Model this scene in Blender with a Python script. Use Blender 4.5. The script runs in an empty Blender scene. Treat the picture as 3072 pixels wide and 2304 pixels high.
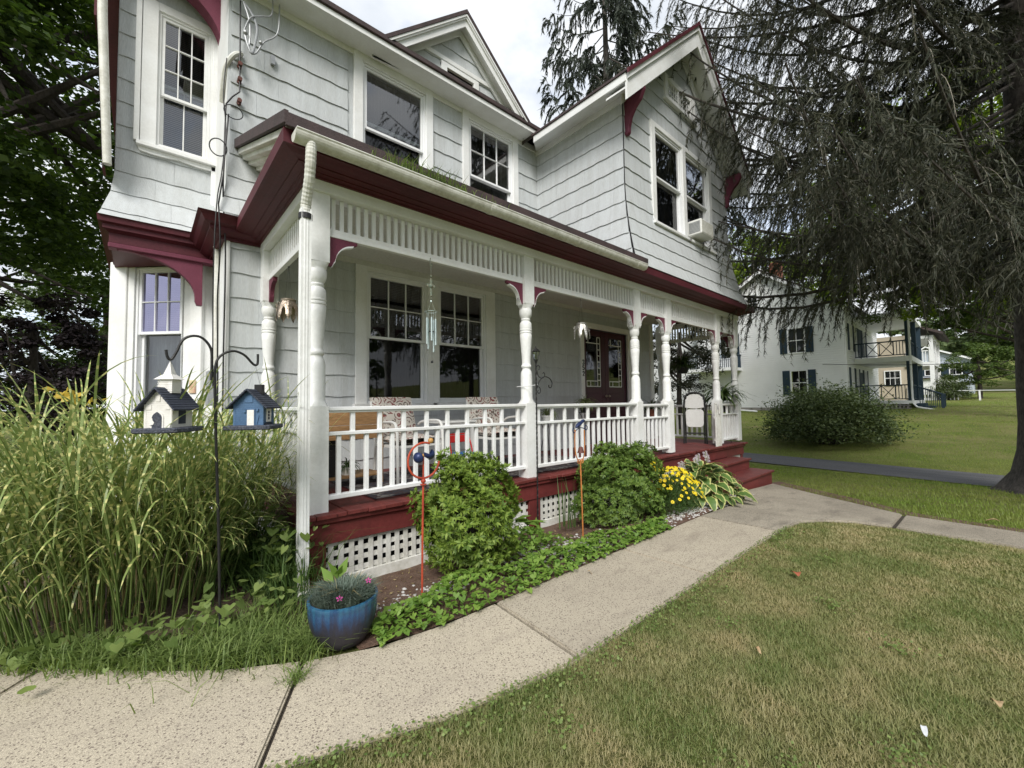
import bpy, bmesh, math, random
import numpy as np
from mathutils import Matrix, Vector
random.seed(7); RNG = np.random.default_rng(11)
scn = bpy.context.scene
COL = scn.collection
R = math.radians

# ------------------------------------------------------------ camera
cam_d = bpy.data.cameras.new('camera'); cam = bpy.data.objects.new('camera', cam_d); COL.objects.link(cam)
cam_d.sensor_width = 36.0; cam_d.lens = 1252.6 / 3072 * 36.0; cam_d.clip_start = 0.05; cam_d.clip_end = 2000
def _axes(yaw, pitch, roll):
    f = Vector((math.cos(pitch)*math.sin(yaw), math.cos(pitch)*math.cos(yaw), math.sin(pitch)))
    r0 = Vector((math.cos(yaw), -math.sin(yaw), 0)); u0 = r0.cross(f)
    r = math.cos(roll)*r0 + math.sin(roll)*u0; u = -math.sin(roll)*r0 + math.cos(roll)*u0
    return r, u, f
_r, _u, _f = _axes(R(41.5316), R(2.5846), R(-0.79366))
_m = Matrix.Identity(4)
for i in range(3):
    _m[i][0] = _r[i]; _m[i][1] = _u[i]; _m[i][2] = -_f[i]
CAMPOS = Vector((0, 0, 1.305))
_m.translation = CAMPOS
cam.matrix_world = _m
scn.camera = cam

# ------------------------------------------------------------ sky
SUN_AZ = Vector((-0.75, -0.66, 0)).normalized(); SUN_EL = R(42)
world = bpy.data.worlds.new('World'); scn.world = world; world.use_nodes = True
wn = world.node_tree; wn.nodes.clear()
def WN(t, **k):
    n = wn.nodes.new(t)
    for a, b in k.items(): setattr(n, a, b)
    return n
w_out = WN('ShaderNodeOutputWorld'); w_bg = WN('ShaderNodeBackground'); w_bg.inputs['Strength'].default_value = 0.115
w_sky = WN('ShaderNodeTexSky', sky_type='NISHITA', sun_disc=False, sun_elevation=SUN_EL, sun_rotation=math.atan2(SUN_AZ.x, SUN_AZ.y))
w_tc = WN('ShaderNodeTexCoord'); w_map = WN('ShaderNodeMapping'); w_map.inputs['Scale'].default_value = (1.1, 1.1, 2.0)
w_n1 = WN('ShaderNodeTexNoise'); w_n1.inputs['Scale'].default_value = 2.6; w_n1.inputs['Detail'].default_value = 9; w_n1.inputs['Roughness'].default_value = 0.55
w_n2 = WN('ShaderNodeTexNoise'); w_n2.inputs['Scale'].default_value = 4.4; w_n2.inputs['Detail'].default_value = 7
w_r1 = WN('ShaderNodeValToRGB'); w_r1.color_ramp.elements[0].position = 0.30; w_r1.color_ramp.elements[0].color = (0.35, 0.35, 0.35, 1)
w_r1.color_ramp.elements[1].position = 0.47; w_r1.color_ramp.elements[1].color = (1, 1, 1, 1)
w_r2 = WN('ShaderNodeValToRGB'); w_r2.color_ramp.elements[0].position = 0.32; w_r2.color_ramp.elements[0].color = (2.6, 2.8, 3.1, 1)
w_r2.color_ramp.elements[1].position = 0.66; w_r2.color_ramp.elements[1].color = (3.8, 3.9, 4.0, 1)
w_mix = WN('ShaderNodeMix', data_type='RGBA')
L = wn.links.new
L(w_tc.outputs['Generated'], w_map.inputs['Vector']); L(w_map.outputs[0], w_n1.inputs['Vector']); L(w_map.outputs[0], w_n2.inputs['Vector'])
L(w_n1.outputs['Fac'], w_r1.inputs[0]); L(w_n2.outputs['Fac'], w_r2.inputs[0])
L(w_r1.outputs[0], w_mix.inputs['Factor']); L(w_sky.outputs[0], w_mix.inputs[6]); L(w_r2.outputs[0], w_mix.inputs[7])
L(w_mix.outputs[2], w_bg.inputs['Color']); L(w_bg.outputs[0], w_out.inputs['Surface'])

# ------------------------------------------------------------ sun and exposure
sun_d = bpy.data.lights.new('sun', 'SUN'); sun_d.energy = 1.5; sun_d.angle = R(24); sun_d.color = (1.0, 0.965, 0.91)
sun = bpy.data.objects.new('sun', sun_d); COL.objects.link(sun)
_sd = Vector((SUN_AZ.x*math.cos(SUN_EL), SUN_AZ.y*math.cos(SUN_EL), math.sin(SUN_EL)))
sun.rotation_euler = _sd.to_track_quat('Z', 'Y').to_euler(); sun.location = (-6, -5, 12)
vs = scn.view_settings; vs.view_transform = 'Standard'; vs.look = 'None'; vs.exposure = 1.36; vs.gamma = 1.0; vs.use_curve_mapping = False

# ------------------------------------------------------------ materials
MATS = {}
def nodes_of(name):
    m = bpy.data.materials.new(name); m.use_nodes = True; m.node_tree.nodes.clear(); MATS[name] = m
    nt = m.node_tree
    def N(t, **k):
        n = nt.nodes.new(t)
        for a, b in k.items():
            if a in ('inp',):
                for kk, vv in b.items(): n.inputs[kk].default_value = vv
            else: setattr(n, a, b)
        return n
    return m, nt, N, nt.links.new
def c4(c): return (c[0], c[1], c[2], 1)
def mixrgb(N, Lk, fac, a, b, mode='MIX'):
    n = N('ShaderNodeMix', data_type='RGBA', blend_type=mode)
    for s, v in ((0, fac), (6, a), (7, b)):
        if hasattr(v, 'node'): Lk(v, n.inputs[s])
        else: n.inputs[s].default_value = v
    return n.outputs[2]
def ramp(N, Lk, src, p0, p1, c0=(0,0,0,1), c1=(1,1,1,1)):
    n = N('ShaderNodeValToRGB'); e = n.color_ramp.elements
    e[0].position = p0; e[0].color = c0; e[1].position = p1; e[1].color = c1
    Lk(src, n.inputs[0]); return n.outputs[0]
def noise(N, Lk, vec, scale, detail=5, rough=0.6):
    n = N('ShaderNodeTexNoise', inp={'Scale': scale, 'Detail': detail, 'Roughness': rough}); Lk(vec, n.inputs['Vector']); return n.outputs['Fac']
def mapped(N, Lk, vec, sc):
    n = N('ShaderNodeMapping'); n.inputs['Scale'].default_value = sc; Lk(vec, n.inputs['Vector']); return n.outputs[0]
def surf(name, base, col2=None, rough=0.6, nscale=3.0, stretch=(1,1,1), fine=60.0, fine_amt=0.12, bump=0.15, bscale=None, objrand=0.0, wear=None, wear_col=(0.25,0.22,0.2), spec=0.3, metal=0.0, wear_scale=9.0):
    """weathered opaque surface: broad blotches, fine grain, optional chipped paint, per-object tone"""
    m, nt, N, Lk = nodes_of(name)
    out = N('ShaderNodeOutputMaterial'); b = N('ShaderNodeBsdfPrincipled'); Lk(b.outputs[0], out.inputs[0])
    pos = N('ShaderNodeNewGeometry').outputs['Position']; v = mapped(N, Lk, pos, stretch)
    col2 = col2 or tuple(x*0.82 for x in base)
    n1 = noise(N, Lk, v, nscale, 6); c = mixrgb(N, Lk, ramp(N, Lk, n1, 0.38, 0.68), c4(base), c4(col2))
    n2 = noise(N, Lk, v, fine, 4)
    c = mixrgb(N, Lk, fine_amt, c, ramp(N, Lk, n2, 0.3, 0.7), 'OVERLAY')
    if wear:
        n3 = noise(N, Lk, pos, wear_scale, 8, 0.7); c = mixrgb(N, Lk, ramp(N, Lk, n3, wear, wear+0.03), c, c4(wear_col))
    if objrand:
        oi = N('ShaderNodeObjectInfo'); mr = N('ShaderNodeMapRange', inp={3: 1-objrand, 4: 1+objrand*0.6}); Lk(oi.outputs['Random'], mr.inputs[0])
        c = mixrgb(N, Lk, 1.0, c, mr.outputs[0], 'MULTIPLY')
    Lk(c, b.inputs['Base Color']); b.inputs['Roughness'].default_value = rough; b.inputs['Metallic'].default_value = metal
    b.inputs['Specular IOR Level'].default_value = spec
    if bump:
        bp = N('ShaderNodeBump', inp={'Strength': bump, 'Distance': 0.01}); Lk(noise(N, Lk, v, bscale or fine, 5), bp.inputs['Height']); Lk(bp.outputs[0], b.inputs['Normal'])
    return m
def leafmat(name, c1, c2, trans=0.3, rough=0.55, pscale=0.0, c3=None, gloss=0.025):
    m, nt, N, Lk = nodes_of(name)
    out = N('ShaderNodeOutputMaterial'); geo = N('ShaderNodeNewGeometry')
    c = mixrgb(N, Lk, geo.outputs['Random Per Island'], c4(c1), c4(c2))
    if c3:
        n1 = noise(N, Lk, geo.outputs['Position'], pscale, 5); c = mixrgb(N, Lk, ramp(N, Lk, n1, 0.42, 0.66), c, c4(c3))
    d = N('ShaderNodeBsdfDiffuse'); t = N('ShaderNodeBsdfTranslucent'); g = N('ShaderNodeBsdfGlossy'); g.inputs['Roughness'].default_value = rough
    Lk(c, d.inputs[0]); tc = mixrgb(N, Lk, 1.0, c, (1.25, 1.3, 0.7, 1), 'MULTIPLY'); Lk(tc, t.inputs[0])
    s1 = N('ShaderNodeMixShader'); s1.inputs[0].default_value = trans; Lk(d.outputs[0], s1.inputs[1]); Lk(t.outputs[0], s1.inputs[2])
    s2 = N('ShaderNodeMixShader'); s2.inputs[0].default_value = gloss; Lk(s1.outputs[0], s2.inputs[1]); Lk(g.outputs[0], s2.inputs[2])
    Lk(s2.outputs[0], out.inputs[0]); return m

surf('paint_white', (0.79,0.80,0.80), (0.69,0.69,0.67), 0.5, 2.2, fine=45, fine_amt=0.10, bump=0.10, wear=0.80, wear_col=(0.34,0.32,0.29))
surf('paint_post', (0.79,0.80,0.79), (0.69,0.69,0.67), 0.5, 4.0, fine=35, fine_amt=0.14, bump=0.22, bscale=28, wear=0.74, wear_col=(0.36,0.33,0.30), wear_scale=14)
surf('paint_old', (0.70,0.70,0.66), (0.55,0.54,0.48), 0.6, 3.0, fine=30, fine_amt=0.2, bump=0.25, wear=0.69, wear_col=(0.3,0.27,0.24))
surf('ceiling_paint', (0.62,0.62,0.58), (0.56,0.56,0.53), 0.6, 1.5, fine=30, bump=0.05)
surf('siding', (0.52,0.545,0.555), (0.455,0.472,0.472), 0.72, 1.6, stretch=(9,9,0.7), fine=22, fine_amt=0.12, bump=0.32, bscale=14, objrand=0.04, spec=0.2)
surf('maroon', (0.098,0.020,0.028), (0.068,0.015,0.021), 0.55, 2.0, fine=40, fine_amt=0.15, bump=0.12, wear=0.83, wear_col=(0.22,0.1,0.1))
surf('maroon_bracket', (0.15,0.036,0.062), (0.12,0.028,0.048), 0.6, 2.0, fine=60, bump=0.15)
surf('deck_red', (0.165,0.036,0.032), (0.105,0.025,0.022), 0.55, 2.4, stretch=(4,1,4), fine=18, fine_amt=0.18, bump=0.25, objrand=0.16, wear=0.76, wear_col=(0.2,0.1,0.08))
surf('skirt_red', (0.155,0.031,0.029), (0.105,0.023,0.022), 0.55, 2.4, fine=30, fine_amt=0.15, bump=0.2, wear=0.80, wear_col=(0.3,0.2,0.17))
surf('roofing', (0.085,0.062,0.060), (0.05,0.043,0.043), 0.9, 6.0, fine=120, fine_amt=0.4, bump=0.5)
surf('roof_edge', (0.07,0.048,0.048), (0.045,0.035,0.035), 0.7, 6.0, fine=80, fine_amt=0.3, bump=0.3)
surf('gutter_metal', (0.66,0.655,0.60), (0.50,0.49,0.43), 0.45, 5.0, fine=25, fine_amt=0.2, bump=0.08, wear=0.76, wear_col=(0.28,0.26,0.22))
surf('vinyl', (0.80,0.81,0.82), (0.74,0.75,0.76), 0.35, 2, fine=60, fine_amt=0.04, bump=0.03)
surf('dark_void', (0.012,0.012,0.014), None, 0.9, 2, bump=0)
surf('blind', (0.30,0.31,0.33), (0.22,0.23,0.25), 0.6, 2, bump=0)
surf('blind_dark', (0.12,0.125,0.135), (0.08,0.085,0.09), 0.6, 2, bump=0)
surf('curtain', (0.085,0.085,0.085), (0.05,0.05,0.052), 0.8, 3, stretch=(8,8,0.6), bump=0.2, bscale=10)
surf('curtain_pale', (0.42,0.43,0.45), (0.34,0.35,0.37), 0.8, 3, stretch=(8,8,0.6), bump=0.2, bscale=10)
surf('black_iron', (0.012,0.012,0.013), (0.02,0.019,0.018), 0.42, 9, fine=90, bump=0.2, spec=0.4)
surf('cable_black', (0.015,0.015,0.016), None, 0.5, 5, bump=0)
surf('grey_metal', (0.36,0.37,0.38), (0.28,0.29,0.3), 0.45, 6, fine=70, bump=0.08, metal=0.3)
surf('bronze', (0.30,0.24,0.18), (0.42,0.36,0.30), 0.35, 20, fine=120, fine_amt=0.4, bump=0.4, bscale=60, metal=0.75)
surf('pewter', (0.42,0.41,0.38), (0.55,0.53,0.50), 0.35, 20, fine=120, fine_amt=0.4, bump=0.4, bscale=60, metal=0.8)
surf('verdigris', (0.16,0.22,0.18), (0.22,0.2,0.14), 0.6, 30, bump=0.3)
surf('aluminium', (0.55,0.66,0.64), (0.7,0.78,0.76), 0.28, 4, bump=0.0, metal=0.85)
surf('door_purple', (0.062,0.012,0.026), (0.045,0.009,0.02), 0.4, 2, bump=0.08, spec=0.4)
surf('wood_raw', (0.33,0.19,0.085), (0.22,0.12,0.05), 0.6, 2.2, stretch=(1,1,9), fine=14, fine_amt=0.3, bump=0.2)
surf('wood_ball', (0.48,0.27,0.09), (0.40,0.21,0.06), 0.5, 8, bump=0.1)
surf('red_iron', (0.46,0.075,0.035), (0.33,0.05,0.03), 0.5, 12, fine=90, bump=0.3)
surf('orange_iron', (0.52,0.20,0.05), (0.36,0.12,0.04), 0.55, 12, fine=90, bump=0.3)
surf('navy_metal', (0.018,0.028,0.085), (0.03,0.05,0.13), 0.35, 10, bump=0.1, metal=0.2)
surf('rust_bell', (0.13,0.045,0.035), (0.09,0.04,0.03), 0.6, 20, bump=0.3)
surf('red_plastic', (0.50,0.022,0.02), None, 0.4, 2, bump=0)
surf('blue_plastic', (0.03,0.14,0.42), None, 0.4, 2, bump=0)
surf('white_resin', (0.74,0.74,0.71), (0.66,0.66,0.63), 0.4, 3, bump=0.03)
surf('chair_plastic', (0.60,0.60,0.58), (0.54,0.54,0.52), 0.5, 3, bump=0.12, bscale=120)
surf('black_plastic', (0.02,0.02,0.021), None, 0.5, 3, bump=0.05)
surf('terracotta', (0.22,0.085,0.05), (0.16,0.06,0.04), 0.7, 6, bump=0.1)
surf('feeder_white', (0.80,0.78,0.74), (0.70,0.68,0.64), 0.6, 12, fine=120, bump=0.1)
surf('feeder_blue', (0.085,0.16,0.28), (0.065,0.125,0.22), 0.6, 12, fine=120, bump=0.1)
surf('feeder_slate', (0.038,0.045,0.065), (0.055,0.062,0.085), 0.7, 12, fine=150, fine_amt=0.2, bump=0.2)
surf('feeder_base', (0.055,0.062,0.085), (0.10,0.105,0.125), 0.85, 60, fine=150, fine_amt=0.5, bump=0.9, bscale=110)
surf('soil', (0.085,0.058,0.042), (0.12,0.085,0.06), 0.95, 4, fine=70, fine_amt=0.5, bump=0.9, bscale=40)
surf('mulch', (0.11,0.065,0.045), (0.15,0.10,0.075), 0.95, 8, fine=90, fine_amt=0.5, bump=0.7)
surf('joint_dirt', (0.045,0.036,0.03), (0.07,0.06,0.045), 0.95, 20, fine=90, fine_amt=0.4, bump=0.5)
surf('pebble_white', (0.50,0.49,0.47), (0.36,0.345,0.33), 0.6, 40, fine=90, fine_amt=0.2, bump=0.2)
surf('asphalt', (0.105,0.105,0.108), (0.078,0.078,0.081), 0.9, 1.2, stretch=(2.5,0.35,1), fine=90, fine_amt=0.35, bump=0.4)
surf('bark', (0.082,0.072,0.064), (0.05,0.045,0.041), 0.95, 6, stretch=(1,1,0.45), fine=26, fine_amt=0.5, bump=0.9, bscale=14)
surf('bark_dark', (0.06,0.05,0.042), (0.04,0.034,0.03), 0.95, 6, stretch=(1,1,0.4), fine=26, fine_amt=0.4, bump=0.8, bscale=14)
surf('twig_grey', (0.19,0.165,0.135), (0.27,0.25,0.21), 0.9, 8, bump=0.3)
surf('clap_white', (0.80,0.81,0.81), (0.74,0.75,0.75), 0.55, 1.0, fine=12, fine_amt=0.05, bump=0.05)
surf('shutter_blue', (0.026,0.048,0.070), (0.02,0.038,0.056), 0.6, 3, bump=0.05)
surf('beige_wall', (0.47,0.41,0.32), (0.42,0.37,0.29), 0.7, 2, bump=0.1)
surf('greyblue_wall', (0.42,0.47,0.53), (0.38,0.43,0.49), 0.7, 2, bump=0.1)
surf('foundation', (0.30,0.28,0.26), (0.22,0.21,0.2), 0.9, 4, bump=0.4)
surf('leaf_litter', (0.30,0.20,0.10), (0.36,0.27,0.16), 0.8, 30, bump=0.2)
surf('paper_scrap', (0.52,0.54,0.56), None, 0.7, 9, bump=0.1)
surf('twig_red', (0.36,0.10,0.05), (0.28,0.09,0.05), 0.7, 20, bump=0.2)
surf('cone', (0.24,0.20,0.16), (0.36,0.31,0.26), 0.8, 60, bump=0.4)
surf('tan_ornament', (0.62,0.55,0.36), (0.36,0.05,0.05), 0.5, 7, bump=0.1)
surf('num_black', (0.01,0.01,0.01), None, 0.4, 3, bump=0)

def m_glass(name, tint, refl=1.0, gc=(1,1,1)):
    m, nt, N, Lk = nodes_of(name); out = N('ShaderNodeOutputMaterial')
    t = N('ShaderNodeBsdfTransparent'); t.inputs[0].default_value = c4(tint); g = N('ShaderNodeBsdfGlossy'); g.inputs['Roughness'].default_value = 0.015; g.inputs[0].default_value = c4(gc)
    fr = N('ShaderNodeFresnel'); fr.inputs[0].default_value = 1.62; ma = N('ShaderNodeMath', operation='MULTIPLY'); ma.inputs[1].default_value = refl; ma.use_clamp = True
    Lk(fr.outputs[0], ma.inputs[0]); s = N('ShaderNodeMixShader'); Lk(ma.outputs[0], s.inputs[0]); Lk(t.outputs[0], s.inputs[1]); Lk(g.outputs[0], s.inputs[2]); Lk(s.outputs[0], out.inputs[0])
m_glass('glass', (0.72,0.76,0.78), 2.4); m_glass('glass_screen', (0.30,0.31,0.33), 0.8); m_glass('glass_violet_reflection', (0.5,0.45,0.75), 7.0, (0.74,0.72,1.0))  # bay glass: violet of the reflected sky is put into its colours

def m_concrete(name, base, dark, spot, stain):
    m, nt, N, Lk = nodes_of(name); out = N('ShaderNodeOutputMaterial'); b = N('ShaderNodeBsdfPrincipled'); Lk(b.outputs[0], out.inputs[0])
    pos = N('ShaderNodeNewGeometry').outputs['Position']
    c = mixrgb(N, Lk, ramp(N, Lk, noise(N, Lk, pos, 1.3, 7), 0.42, 0.72), c4(base), c4(dark))
    vo = N('ShaderNodeTexVoronoi', inp={'Scale': 78.0, 'Randomness': 1.0}); wv = N('ShaderNodeVectorMath', operation='ADD')
    nz = N('ShaderNodeTexNoise', inp={'Scale': 130.0, 'Detail': 3.0}); Lk(pos, nz.inputs['Vector']); sc = N('ShaderNodeVectorMath', operation='SCALE'); sc.inputs['Scale'].default_value = 0.012
    Lk(nz.outputs['Color'], sc.inputs[0]); Lk(pos, wv.inputs[0]); Lk(sc.outputs[0], wv.inputs[1]); Lk(wv.outputs[0], vo.inputs['Vector'])
    sp = ramp(N, Lk, vo.outputs['Distance'], 0.25, 0.40, (1,1,1,1), (0,0,0,1))
    pick = ramp(N, Lk, vo.outputs['Color'], 0.30, 0.42); ms = mixrgb(N, Lk, 1.0, sp, pick, 'MULTIPLY')
    c = mixrgb(N, Lk, ms, c, c4(spot))
    c = mixrgb(N, Lk, 0.35, c, ramp(N, Lk, noise(N, Lk, pos, 210, 3), 0.3, 0.7), 'OVERLAY')
    c = mixrgb(N, Lk, ramp(N, Lk, noise(N, Lk, mapped(N, Lk, pos, (0.8,2.2,1)), 2.3, 8, 0.68), 0.52, 0.80), c, c4(stain))
    oi = N('ShaderNodeObjectInfo'); mr = N('ShaderNodeMapRange', inp={3: 0.93, 4: 1.03}); Lk(oi.outputs['Random'], mr.inputs[0]); c = mixrgb(N, Lk, 1.0, c, mr.outputs[0], 'MULTIPLY')
    Lk(c, b.inputs['Base Color']); b.inputs['Roughness'].default_value = 0.9; b.inputs['Specular IOR Level'].default_value = 0.2
    bp = N('ShaderNodeBump', inp={'Strength': 0.5, 'Distance': 0.006}); Lk(noise(N, Lk, pos, 150, 4), bp.inputs['Height']); Lk(bp.outputs[0], b.inputs['Normal'])
m_concrete('concrete', (0.475,0.42,0.325), (0.425,0.375,0.295), (0.20,0.165,0.135), (0.33,0.285,0.23))
m_concrete('concrete_mid', (0.435,0.385,0.30), (0.37,0.325,0.255), (0.17,0.142,0.115), (0.235,0.20,0.16))
m_concrete('concrete_old', (0.36,0.32,0.255), (0.26,0.23,0.185), (0.11,0.097,0.078), (0.115,0.10,0.082))

def m_lawn(name):
    m, nt, N, Lk = nodes_of(name); out = N('ShaderNodeOutputMaterial'); b = N('ShaderNodeBsdfPrincipled'); Lk(b.outputs[0], out.inputs[0])
    pos = N('ShaderNodeNewGeometry').outputs['Position']
    c = mixrgb(N, Lk, ramp(N, Lk, noise(N, Lk, pos, 0.9, 8, 0.65), 0.36, 0.66), (0.115,0.15,0.035,1), (0.23,0.20,0.095,1))
    c = mixrgb(N, Lk, ramp(N, Lk, noise(N, Lk, pos, 0.22, 5), 0.4, 0.7), c, (0.13,0.175,0.032,1))
    c = mixrgb(N, Lk, 0.7, c, ramp(N, Lk, noise(N, Lk, pos, 45, 5, 0.75), 0.3, 0.7), 'OVERLAY')
    Lk(c, b.inputs['Base Color']); b.inputs['Roughness'].default_value = 0.95; b.inputs['Specular IOR Level'].default_value = 0.1
    bp = N('ShaderNodeBump', inp={'Strength': 1.0, 'Distance': 0.05}); Lk(noise(N, Lk, pos, 28, 6, 0.8), bp.inputs['Height']); Lk(bp.outputs[0], b.inputs['Normal'])
m_lawn('lawn')

def m_glaze(name):
    m, nt, N, Lk = nodes_of(name); out = N('ShaderNodeOutputMaterial'); b = N('ShaderNodeBsdfPrincipled'); Lk(b.outputs[0], out.inputs[0])
    pos = N('ShaderNodeNewGeometry').outputs['Position']; sx = N('ShaderNodeSeparateXYZ'); Lk(pos, sx.inputs[0])
    drip = noise(N, Lk, mapped(N, Lk, pos, (34,34,3)), 1.0, 5); ad = N('ShaderNodeMath', operation='MULTIPLY_ADD'); ad.inputs[1].default_value = 0.22; Lk(drip, ad.inputs[0]); Lk(sx.outputs[2], ad.inputs[2])
    r = N('ShaderNodeValToRGB'); e = r.color_ramp.elements; e[0].position = 0.20; e[0].color = (0.024,0.022,0.028,1); e[1].position = 0.37; e[1].color = (0.035,0.13,0.22,1)
    x = e.new(0.25); x.color = (0.024,0.028,0.055,1); x = e.new(0.31); x.color = (0.022,0.06,0.14,1)
    Lk(ad.outputs[0], r.inputs[0]); Lk(r.outputs[0], b.inputs['Base Color']); rr = N('ShaderNodeMapRange', inp={1: 0.2, 2: 0.34, 3: 0.6, 4: 0.16}); Lk(ad.outputs[0], rr.inputs[0]); Lk(rr.outputs[0], b.inputs['Roughness'])
    bp = N('ShaderNodeBump', inp={'Strength': 0.25, 'Distance': 0.01}); Lk(noise(N, Lk, pos, 60, 4), bp.inputs['Height']); Lk(bp.outputs[0], b.inputs['Normal'])
m_glaze('blue_glaze')

def m_cloth(name):
    m, nt, N, Lk = nodes_of(name); out = N('ShaderNodeOutputMaterial'); b = N('ShaderNodeBsdfPrincipled'); Lk(b.outputs[0], out.inputs[0])
    pos = N('ShaderNodeNewGeometry').outputs['Position']
    v1 = N('ShaderNodeTexVoronoi', inp={'Scale': 8.5}); Lk(pos, v1.inputs['Vector']); wv = N('ShaderNodeMath', operation='SINE'); mu = N('ShaderNodeMath', operation='MULTIPLY'); mu.inputs[1].default_value = 26
    Lk(v1.outputs['Distance'], mu.inputs[0]); Lk(mu.outputs[0], wv.inputs[0])
    f = ramp(N, Lk, wv.outputs[0], 0.25, 0.45); n2 = ramp(N, Lk, noise(N, Lk, pos, 24, 3), 0.42, 0.47); f = mixrgb(N, Lk, 1.0, f, n2, 'MULTIPLY')
    hue = mixrgb(N, Lk, ramp(N, Lk, noise(N, Lk, pos, 9, 2), 0.48, 0.54), (0.20,0.05,0.05,1), (0.13,0.10,0.085,1))
    c = mixrgb(N, Lk, f, (0.56,0.52,0.46,1), hue); Lk(c, b.inputs['Base Color']); b.inputs['Roughness'].default_value = 0.9
m_cloth('floral_cloth')
def m_rug(name):
    m, nt, N, Lk = nodes_of(name); out = N('ShaderNodeOutputMaterial'); b = N('ShaderNodeBsdfPrincipled'); Lk(b.outputs[0], out.inputs[0])
    pos = N('ShaderNodeNewGeometry').outputs['Position']; v1 = N('ShaderNodeTexVoronoi', inp={'Scale': 9.0}); Lk(pos, v1.inputs['Vector'])
    c = mixrgb(N, Lk, ramp(N, Lk, v1.outputs['Color'], 0.45, 0.5), (0.05,0.05,0.065,1), (0.22,0.21,0.20,1)); c = mixrgb(N, Lk, ramp(N, Lk, noise(N, Lk, pos, 22, 3), 0.5, 0.55), c, (0.06,0.035,0.035,1))
    Lk(c, b.inputs['Base Color']); b.inputs['Roughness'].default_value = 0.95
m_rug('rug_pattern')
def m_hosta(name):
    m, nt, N, Lk = nodes_of(name); out = N('ShaderNodeOutputMaterial'); uv = N('ShaderNodeUVMap'); uv.uv_map = 'UVMap'; sx = N('ShaderNodeSeparateXYZ'); Lk(uv.outputs[0], sx.inputs[0])
    geo = N('ShaderNodeNewGeometry'); ad = N('ShaderNodeMath', operation='MULTIPLY_ADD'); ad.inputs[1].default_value = 0.3; Lk(noise(N, Lk, geo.outputs['Position'], 30, 3), ad.inputs[0]); Lk(sx.outputs[0], ad.inputs[2])
    g = mixrgb(N, Lk, ramp(N, Lk, noise(N, Lk, geo.outputs['Position'], 9, 4), 0.3, 0.7), (0.075,0.14,0.03,1), (0.11,0.19,0.045,1))
    c = mixrgb(N, Lk, ramp(N, Lk, ad.outputs[0], 0.80, 0.90), g, (0.50,0.50,0.19,1))
    d = N('ShaderNodeBsdfPrincipled'); Lk(c, d.inputs['Base Color']); d.inputs['Roughness'].default_value = 0.45; t = N('ShaderNodeBsdfTranslucent'); Lk(c, t.inputs[0]); s = N('ShaderNodeMixShader'); s.inputs[0].default_value = 0.2
    Lk(d.outputs[0], s.inputs[1]); Lk(t.outputs[0], s.inputs[2]); Lk(s.outputs[0], out.inputs[0])
m_hosta('hosta_leaf')
def m_zebra(name):
    m, nt, N, Lk = nodes_of(name); out = N('ShaderNodeOutputMaterial'); uv = N('ShaderNodeUVMap'); uv.uv_map = 'UVMap'; sx = N('ShaderNodeSeparateXYZ'); Lk(uv.outputs[0], sx.inputs[0])
    geo = N('ShaderNodeNewGeometry'); fr = N('ShaderNodeMath', operation='FRACT'); Lk(sx.outputs[1], fr.inputs[0])
    g = mixrgb(N, Lk, geo.outputs['Random Per Island'], (0.165,0.245,0.06,1), (0.30,0.37,0.12,1))
    c = mixrgb(N, Lk, ramp(N, Lk, fr.outputs[0], 0.72, 0.79), g, (0.62,0.60,0.24,1))
    d = N('ShaderNodeBsdfPrincipled'); Lk(c, d.inputs['Base Color']); d.inputs['Roughness'].default_value = 0.4; t = N('ShaderNodeBsdfTranslucent'); Lk(c, t.inputs[0]); s = N('ShaderNodeMixShader'); s.inputs[0].default_value = 0.3
    Lk(d.outputs[0], s.inputs[1]); Lk(t.outputs[0], s.inputs[2]); Lk(s.outputs[0], out.inputs[0])
m_zebra('zebra_blade')
leafmat('lawn_blade', (0.105,0.17,0.038), (0.31,0.31,0.13), 0.3, 0.5, 1.7, (0.44,0.37,0.20))
leafmat('lawn_far_blade', (0.13,0.21,0.028), (0.23,0.31,0.05), 0.3, 0.5, 0.35, (0.24,0.26,0.07))
leafmat('weed', (0.115,0.18,0.045), (0.24,0.31,0.095), 0.35)
leafmat('weed_dark', (0.045,0.09,0.022), (0.10,0.17,0.042), 0.3)
leafmat('ivy', (0.09,0.18,0.025), (0.20,0.31,0.055), 0.25, gloss=0.025)
leafmat('azalea', (0.07,0.13,0.015), (0.21,0.29,0.045), 0.2, gloss=0.025)
leafmat('azalea_dark', (0.05,0.10,0.015), (0.15,0.225,0.04), 0.2, gloss=0.025)
leafmat('coreopsis_leaf', (0.035,0.075,0.018), (0.075,0.13,0.03), 0.25)
leafmat('petal_yellow', (0.78,0.56,0.015), (0.86,0.68,0.03), 0.2)
leafmat('petal_pink', (0.55,0.04,0.28), (0.62,0.08,0.36), 0.2)
leafmat('petal_lilac', (0.62,0.54,0.66), (0.74,0.68,0.76), 0.3)
leafmat('dianthus', (0.095,0.135,0.105), (0.17,0.21,0.17), 0.15)
leafmat('dead_blade', (0.20,0.15,0.075), (0.34,0.27,0.14), 0.2)
leafmat('dry_stalk', (0.42,0.33,0.15), (0.5,0.42,0.22), 0.15)
leafmat('spruce', (0.027,0.035,0.022), (0.076,0.076,0.049), 0.12, gloss=0.025)
leafmat('spruce_far', (0.035,0.048,0.038), (0.075,0.088,0.068), 0.12, gloss=0.025)
leafmat('maple_dark', (0.02,0.042,0.010), (0.075,0.12,0.022), 0.4, gloss=0.025)
leafmat('maple_bright', (0.08,0.14,0.012), (0.21,0.27,0.03), 0.5, gloss=0.025)
leafmat('tree_mid', (0.04,0.08,0.016), (0.12,0.17,0.04), 0.35, gloss=0.025)
leafmat('tree_pale', (0.08,0.12,0.05), (0.16,0.21,0.09), 0.35, gloss=0.025)
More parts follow.
